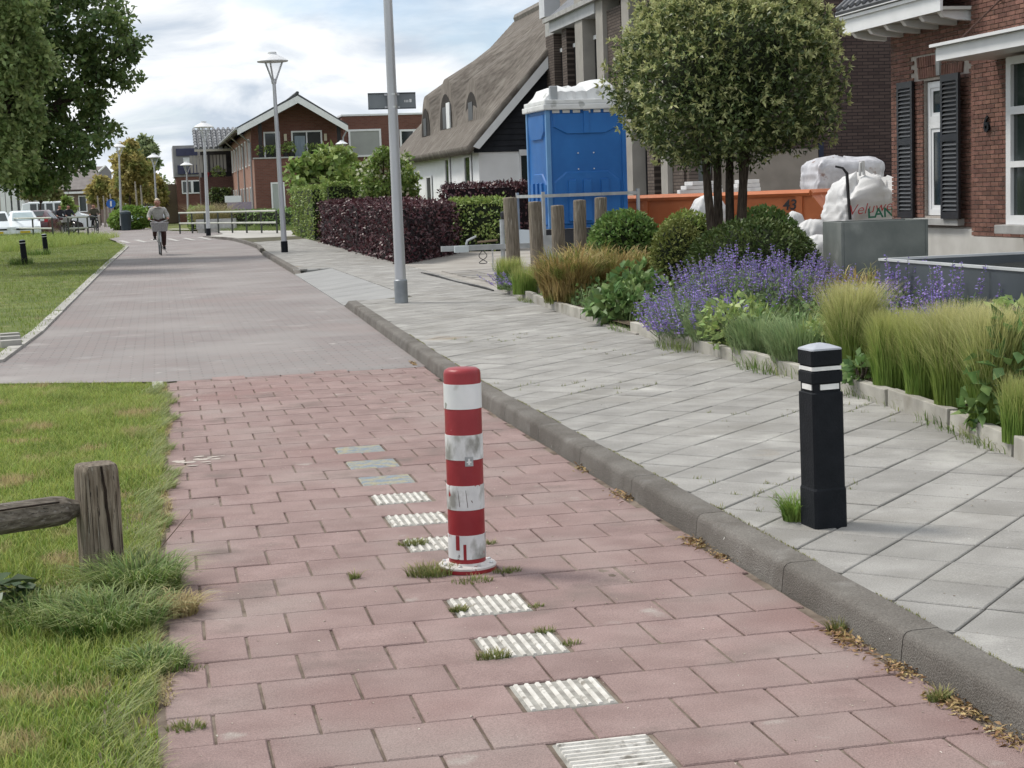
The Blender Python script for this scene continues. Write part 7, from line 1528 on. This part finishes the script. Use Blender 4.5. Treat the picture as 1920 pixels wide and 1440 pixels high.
car('parked_car', 'pale blue car facing the street behind the round bush', at(258, 410, 118), rad(6), m_cb)
car('parked_car', 'silver car behind the pale blue one, beside the cyclist', at(282, 410, 132), rad(10), m_cs)
# ---- people on bicycles
def skin_mesh(name, chains, mat, parent, sub=1):
    """chains: lists of (x, y, z, r); equal points are joined"""
    vs, es, rr, key = [], [], [], {}
    for ch in chains:
        prev = None
        for x, y, z, r in ch:
            k = (round(x, 3), round(y, 3), round(z, 3))
            if k not in key: key[k] = len(vs); vs.append((x, y, z)); rr.append(r)
            if prev is not None and prev != key[k]: es.append((prev, key[k]))
            prev = key[k]
    me = bpy.data.meshes.new(name); me.from_pydata(vs, es, []); o = bpy.data.objects.new('tmp', me); COL.objects.link(o)
    md = o.modifiers.new('s', 'SKIN'); md.use_smooth_shade = True
    for i, r in enumerate(rr): me.skin_vertices[0].data[i].radius = (r, r)
    me.skin_vertices[0].data[0].use_root = True
    sb = o.modifiers.new('u', 'SUBSURF'); sb.levels = sub; sb.render_levels = sub
    bpy.context.view_layer.update(); m2 = bpy.data.meshes.new_from_object(o.evaluated_get(bpy.context.evaluated_depsgraph_get()))
    bpy.data.objects.remove(o); m2.name = name; m2.materials.clear(); m2.materials.append(mat)
    ob = bpy.data.objects.new(name, m2); return link(ob, parent)
m_skin = M('skin', (0.40, 0.205, 0.155), (0.46, 0.25, 0.19), 8, .6)
def cyclist(c, rz, label, blabel, coat_m, leg_m, hair_m, basket=True, bike_m=None):
    bike_m = bike_m or m_cs
    b = thing('bicycle', blabel, 'bicycle', (0, 0, 0)); Wl = []
    for y in (-.52, .54):
        w = MB().tube([(0, y+.335*math.cos(a), .35+.335*math.sin(a)) for a in np.linspace(0, 6.2832, 24, False)], .02, 6, closed=True).build('wheel', m_tyre, b, smooth=True)
        MB().tube([(0, y+.305*math.cos(a), .35+.305*math.sin(a)) for a in np.linspace(0, 6.2832, 24, False)], .010, 5, closed=True).build('rim', m_hub, w)
        for k in range(8): a = k*math.pi/4; MB().tube([(.015, y, .35), (0, y+.3*math.cos(a), .35+.3*math.sin(a))], .002, 3).build('spoke', m_hub, w)
        MB().tube([(0, y+.37*math.cos(a), .35+.37*math.sin(a)) for a in np.linspace(.2, 3.0, 12)], .024, 5).build('mudguard', bike_m, b)
    for p_ in [[(0, -.52, .35), (0, -.40, .78), (0, -.36, .98)], [(0, -.40, .72), (0, -.05, .42), (0, .1, .32)], [(0, -.40, .62), (0, 0, .36), (0, .1, .30)], [(0, .1, .32), (0, .22, .90)], [(0, .1, .30), (0, .54, .35)], [(0, .2, .78), (0, .54, .35)]]: MB().tube(p_, .018, 6).build('frame', bike_m, b)
    MB().tube([(-.28, -.16, 1.06), (-.20, -.36, 1.04), (0, -.38, .98), (.20, -.36, 1.04), (.28, -.16, 1.06)], .013, 6).build('handlebar', m_hub, b)
    for sx in (-1, 1): MB().tube([(sx*.285, -.10, 1.06), (sx*.28, -.22, 1.055)], .018, 6).build('grip', m_tyre, b)
    MB().rings([[(-.04, .0, .93), (.04, .0, .93), (.03, .0, .90), (-.03, .0, .90)], [(-.10, .26, .95), (.10, .26, .95), (.08, .26, .90), (-.08, .26, .90)], [(-.08, .32, .96), (.08, .32, .96), (.06, .32, .92), (-.06, .32, .92)]]).build('saddle', m_tyre, b)
    MB().tube([(0, .54-.0, .72), (0, .80, .70)], .05, 5).build('rear_rack', m_hub, b); MB().lathe([(.05, 0), (.06, .05), (.01, .08)], 10, (0, -.46, .80)).build('headlamp', m_hl, b)
    MB().tube([(-.09, .1, .47), (.09, .1, .17)], .012, 5).build('crank', m_hub, b)
    for sx, z in ((-1, .47), (1, .17)): MB().obox((sx*.14, .1, z), (.10, .08, .025)).build('pedal', m_tyre, b)
    MB().tube([(.05, .35, .30), (.22, .42, .04)], .01, 5).build('kickstand', m_hub, b)
    if basket:
        bm_ = M('wicker_grey', (0.30, 0.29, 0.30), (0.44, 0.43, 0.44), 16, .8, .6, 40, stretch=(6, 6, 1)); bk = MB(); 
        k_ = MB().rings([[(-.22, -.68, .72), (.22, -.68, .72), (.22, -.42, .72), (-.22, -.42, .72)], [(-.26, -.74, .98), (.26, -.74, .98), (.26, -.40, .98), (-.26, -.40, .98)], [(-.24, -.72, .98), (.24, -.72, .98), (.24, -.42, .98), (-.24, -.42, .98)], [(-.20, -.66, .76), (.20, -.66, .76), (.20, -.44, .76), (-.20, -.44, .76)]]).build('basket', bm_, b)
        for k in range(9): MB().tube([(-.21+k*.0525, -.685, .72), (-.25+k*.0625, -.748, .985)], .010, 4).build('basket_stake', bm_, k_)
        MB().tube([(-.26, -.74, .985), (.26, -.74, .985), (.26, -.40, .985), (-.26, -.40, .985)], .014, 5, closed=True).build('basket_rim', bm_, k_)
    p = thing('person', label, 'person', (0, 0, 0))
    hip, sh, hd = (0, .20, .97), (0, .12, 1.38), (0, .06, 1.60)
    legs = []
    for sx, ft in ((-1, (-.13, .10, .50)), (1, (.13, .10, .20))):
        kn = (sx*.13, -.24 if sx < 0 else -.12, .80 if sx < 0 else .62)
        legs.append([(0, .20, .97, .14), (sx*.10, .16, .94, .095), (*kn, .062), (ft[0], ft[1]+.04, ft[2]+.06, .04), (ft[0], ft[1]-.10, ft[2]+.03, .035)])
    arms = []; 
    for sx in (-1, 1): arms.append([(0, .12, 1.38, .115), (sx*.19, .12, 1.37, .065), (sx*.28, .06, 1.17, .048), (sx*.275, -.10, 1.10, .034), (sx*.272, -.15, 1.09, .030)])
    fingers = []
    for sx in (-1, 1):
        for k in range(4): fingers.append([(sx*.272, -.15, 1.09, .030), (sx*(.25+.018*k), -.19, 1.085, .010), (sx*(.25+.018*k), -.20, 1.065, .009)])
        fingers.append([(sx*.272, -.15, 1.09, .030), (sx*.235, -.17, 1.085, .011)])
    head = [[(0, .12, 1.38, .115), (0, .10, 1.47, .055), (0, .075, 1.52, .060), (0, .065, 1.59, .088), (0, .07, 1.655, .080)], [(0, .065, 1.59, .088), (0, -.045, 1.575, .016)]] + [[(0, .065, 1.59, .088), (sx*.095, .075, 1.585, .018)] for sx in (-1, 1)]
    body = skin_mesh('body', [[(0, .20, .97, .14), (0, .17, 1.15, .13), (0, .12, 1.38, .115)]] + legs + arms + fingers + head, m_skin, p)
    for sx in (-1, 1): MB().lathe([(.001, -.010), (.011, 0), (.001, .010)], 8, (sx*.032, -.018, 1.605)).build('eye', m_tyre, p)
    MB().obox((0, -.012, 1.545), (.05, .012, .010)).build('mouth', M('lip', (0.35, 0.12, 0.10), None, 5, .6), p)
    skin_mesh('coat', [[(0, .22, .90, .19), (0, .20, .97, .175), (0, .17, 1.15, .16), (0, .12, 1.36, .14), (0, .105, 1.43, .085)]] + [[(0, .12, 1.36, .14), (sx*.19, .12, 1.365, .088), (sx*.285, .06, 1.17, .070), (sx*.278, -.08, 1.11, .055)] for sx in (-1, 1)], coat_m, p)
    skin_mesh('trousers', [[(0, .20, .95, .165)] + [(q[0], q[1], q[2], q[3]+.022) for q in lg[1:4]] for lg in legs], leg_m, p)
    MB().tube([(-.09, .02, .98), (0, -.03, .90), (.09, .02, .98)], .11, 8).build('lap_cloth', leg_m, p, smooth='all')
    for sx in (-1, 1): MB().obox((sx*.055, .015, 1.435), (.10, .06, .025), sx*.5, .5).build('collar', coat_m, p, bevel=.006)
    for lg in legs:
        x, y, z = lg[4][:3]; MB().obox((x, y+.03, z-.005), (.075, .25, .07)).build('shoe', m_tyre, p, bevel=.02)
    R = [[(0+.094*w*math.cos(a), .095+.098*w*math.sin(a), 1.605+.115*t) for a in np.linspace(0, 6.283, 14, False)] for t, w in [(q_, math.sqrt(max(.01, 1-q_*q_))) for q_ in np.linspace(.42, .99, 6)]]
    MB().rings(R).build('hair', hair_m, p, smooth='all'); MB().rings([[(.094*math.cos(a), .085+.10*math.sin(a), z) for a in np.linspace(-.2, 3.34, 10)] for z in (1.54, 1.62)], False).build('hair', hair_m, p, smooth='all')
    for o_ in (b, p): o_.location = (float(c[0]), float(c[1]), .004); o_.rotation_euler = (0, 0, rz)
    return p
m_tweed = M('grey_tweed', (0.34, 0.33, 0.31), (0.46, 0.45, 0.43), 30, .9, .3, 120); m_brown = M('dark_brown_cloth', (0.045, 0.022, 0.022), (0.07, 0.035, 0.032), 9, .9); m_blond = M('fair_hair', (0.56, 0.47, 0.34), (0.66, 0.57, 0.43), 20, .7)
m_navy = M('dark_jacket', (0.02, 0.022, 0.03), (0.035, 0.036, 0.045), 9, .8); m_dk2 = M('black_trousers', (0.015, 0.015, 0.018), None, 9, .9); m_bru = M('brown_hair', (0.06, 0.035, 0.02), None, 9, .8); m_grn = M('olive_jacket', (0.07, 0.065, 0.045), None, 9, .9)
g = G(301, 479); cyclist((g[0], g[1]+.5), -math.atan2(g[0], g[1])+.04, 'person in grey tweed coat and dark trousers riding a bicycle towards us', 'bicycle with a grey wicker front basket, ridden by the person in grey', m_tweed, m_brown, m_blond)
for k, (x, D, rz_, cm, lb, bl) in enumerate([(178, 97, .25, m_grn, 'person in olive jacket cycling beside the end of the short railing', 'dark bicycle ridden by the person in the olive jacket'), (115, 98, .5, m_navy, 'person in dark jacket cycling behind the railing, left of two', 'dark bicycle behind the railing, left of two'), (131, 99, .4, m_navy, 'person in dark jacket cycling behind the railing, right of two', 'dark bicycle behind the railing, right of two')]):
    c = at(x, 420, D); cyclist(c, rz_, lb, bl, cm, m_dk2, m_bru, k == 1, m_cd)
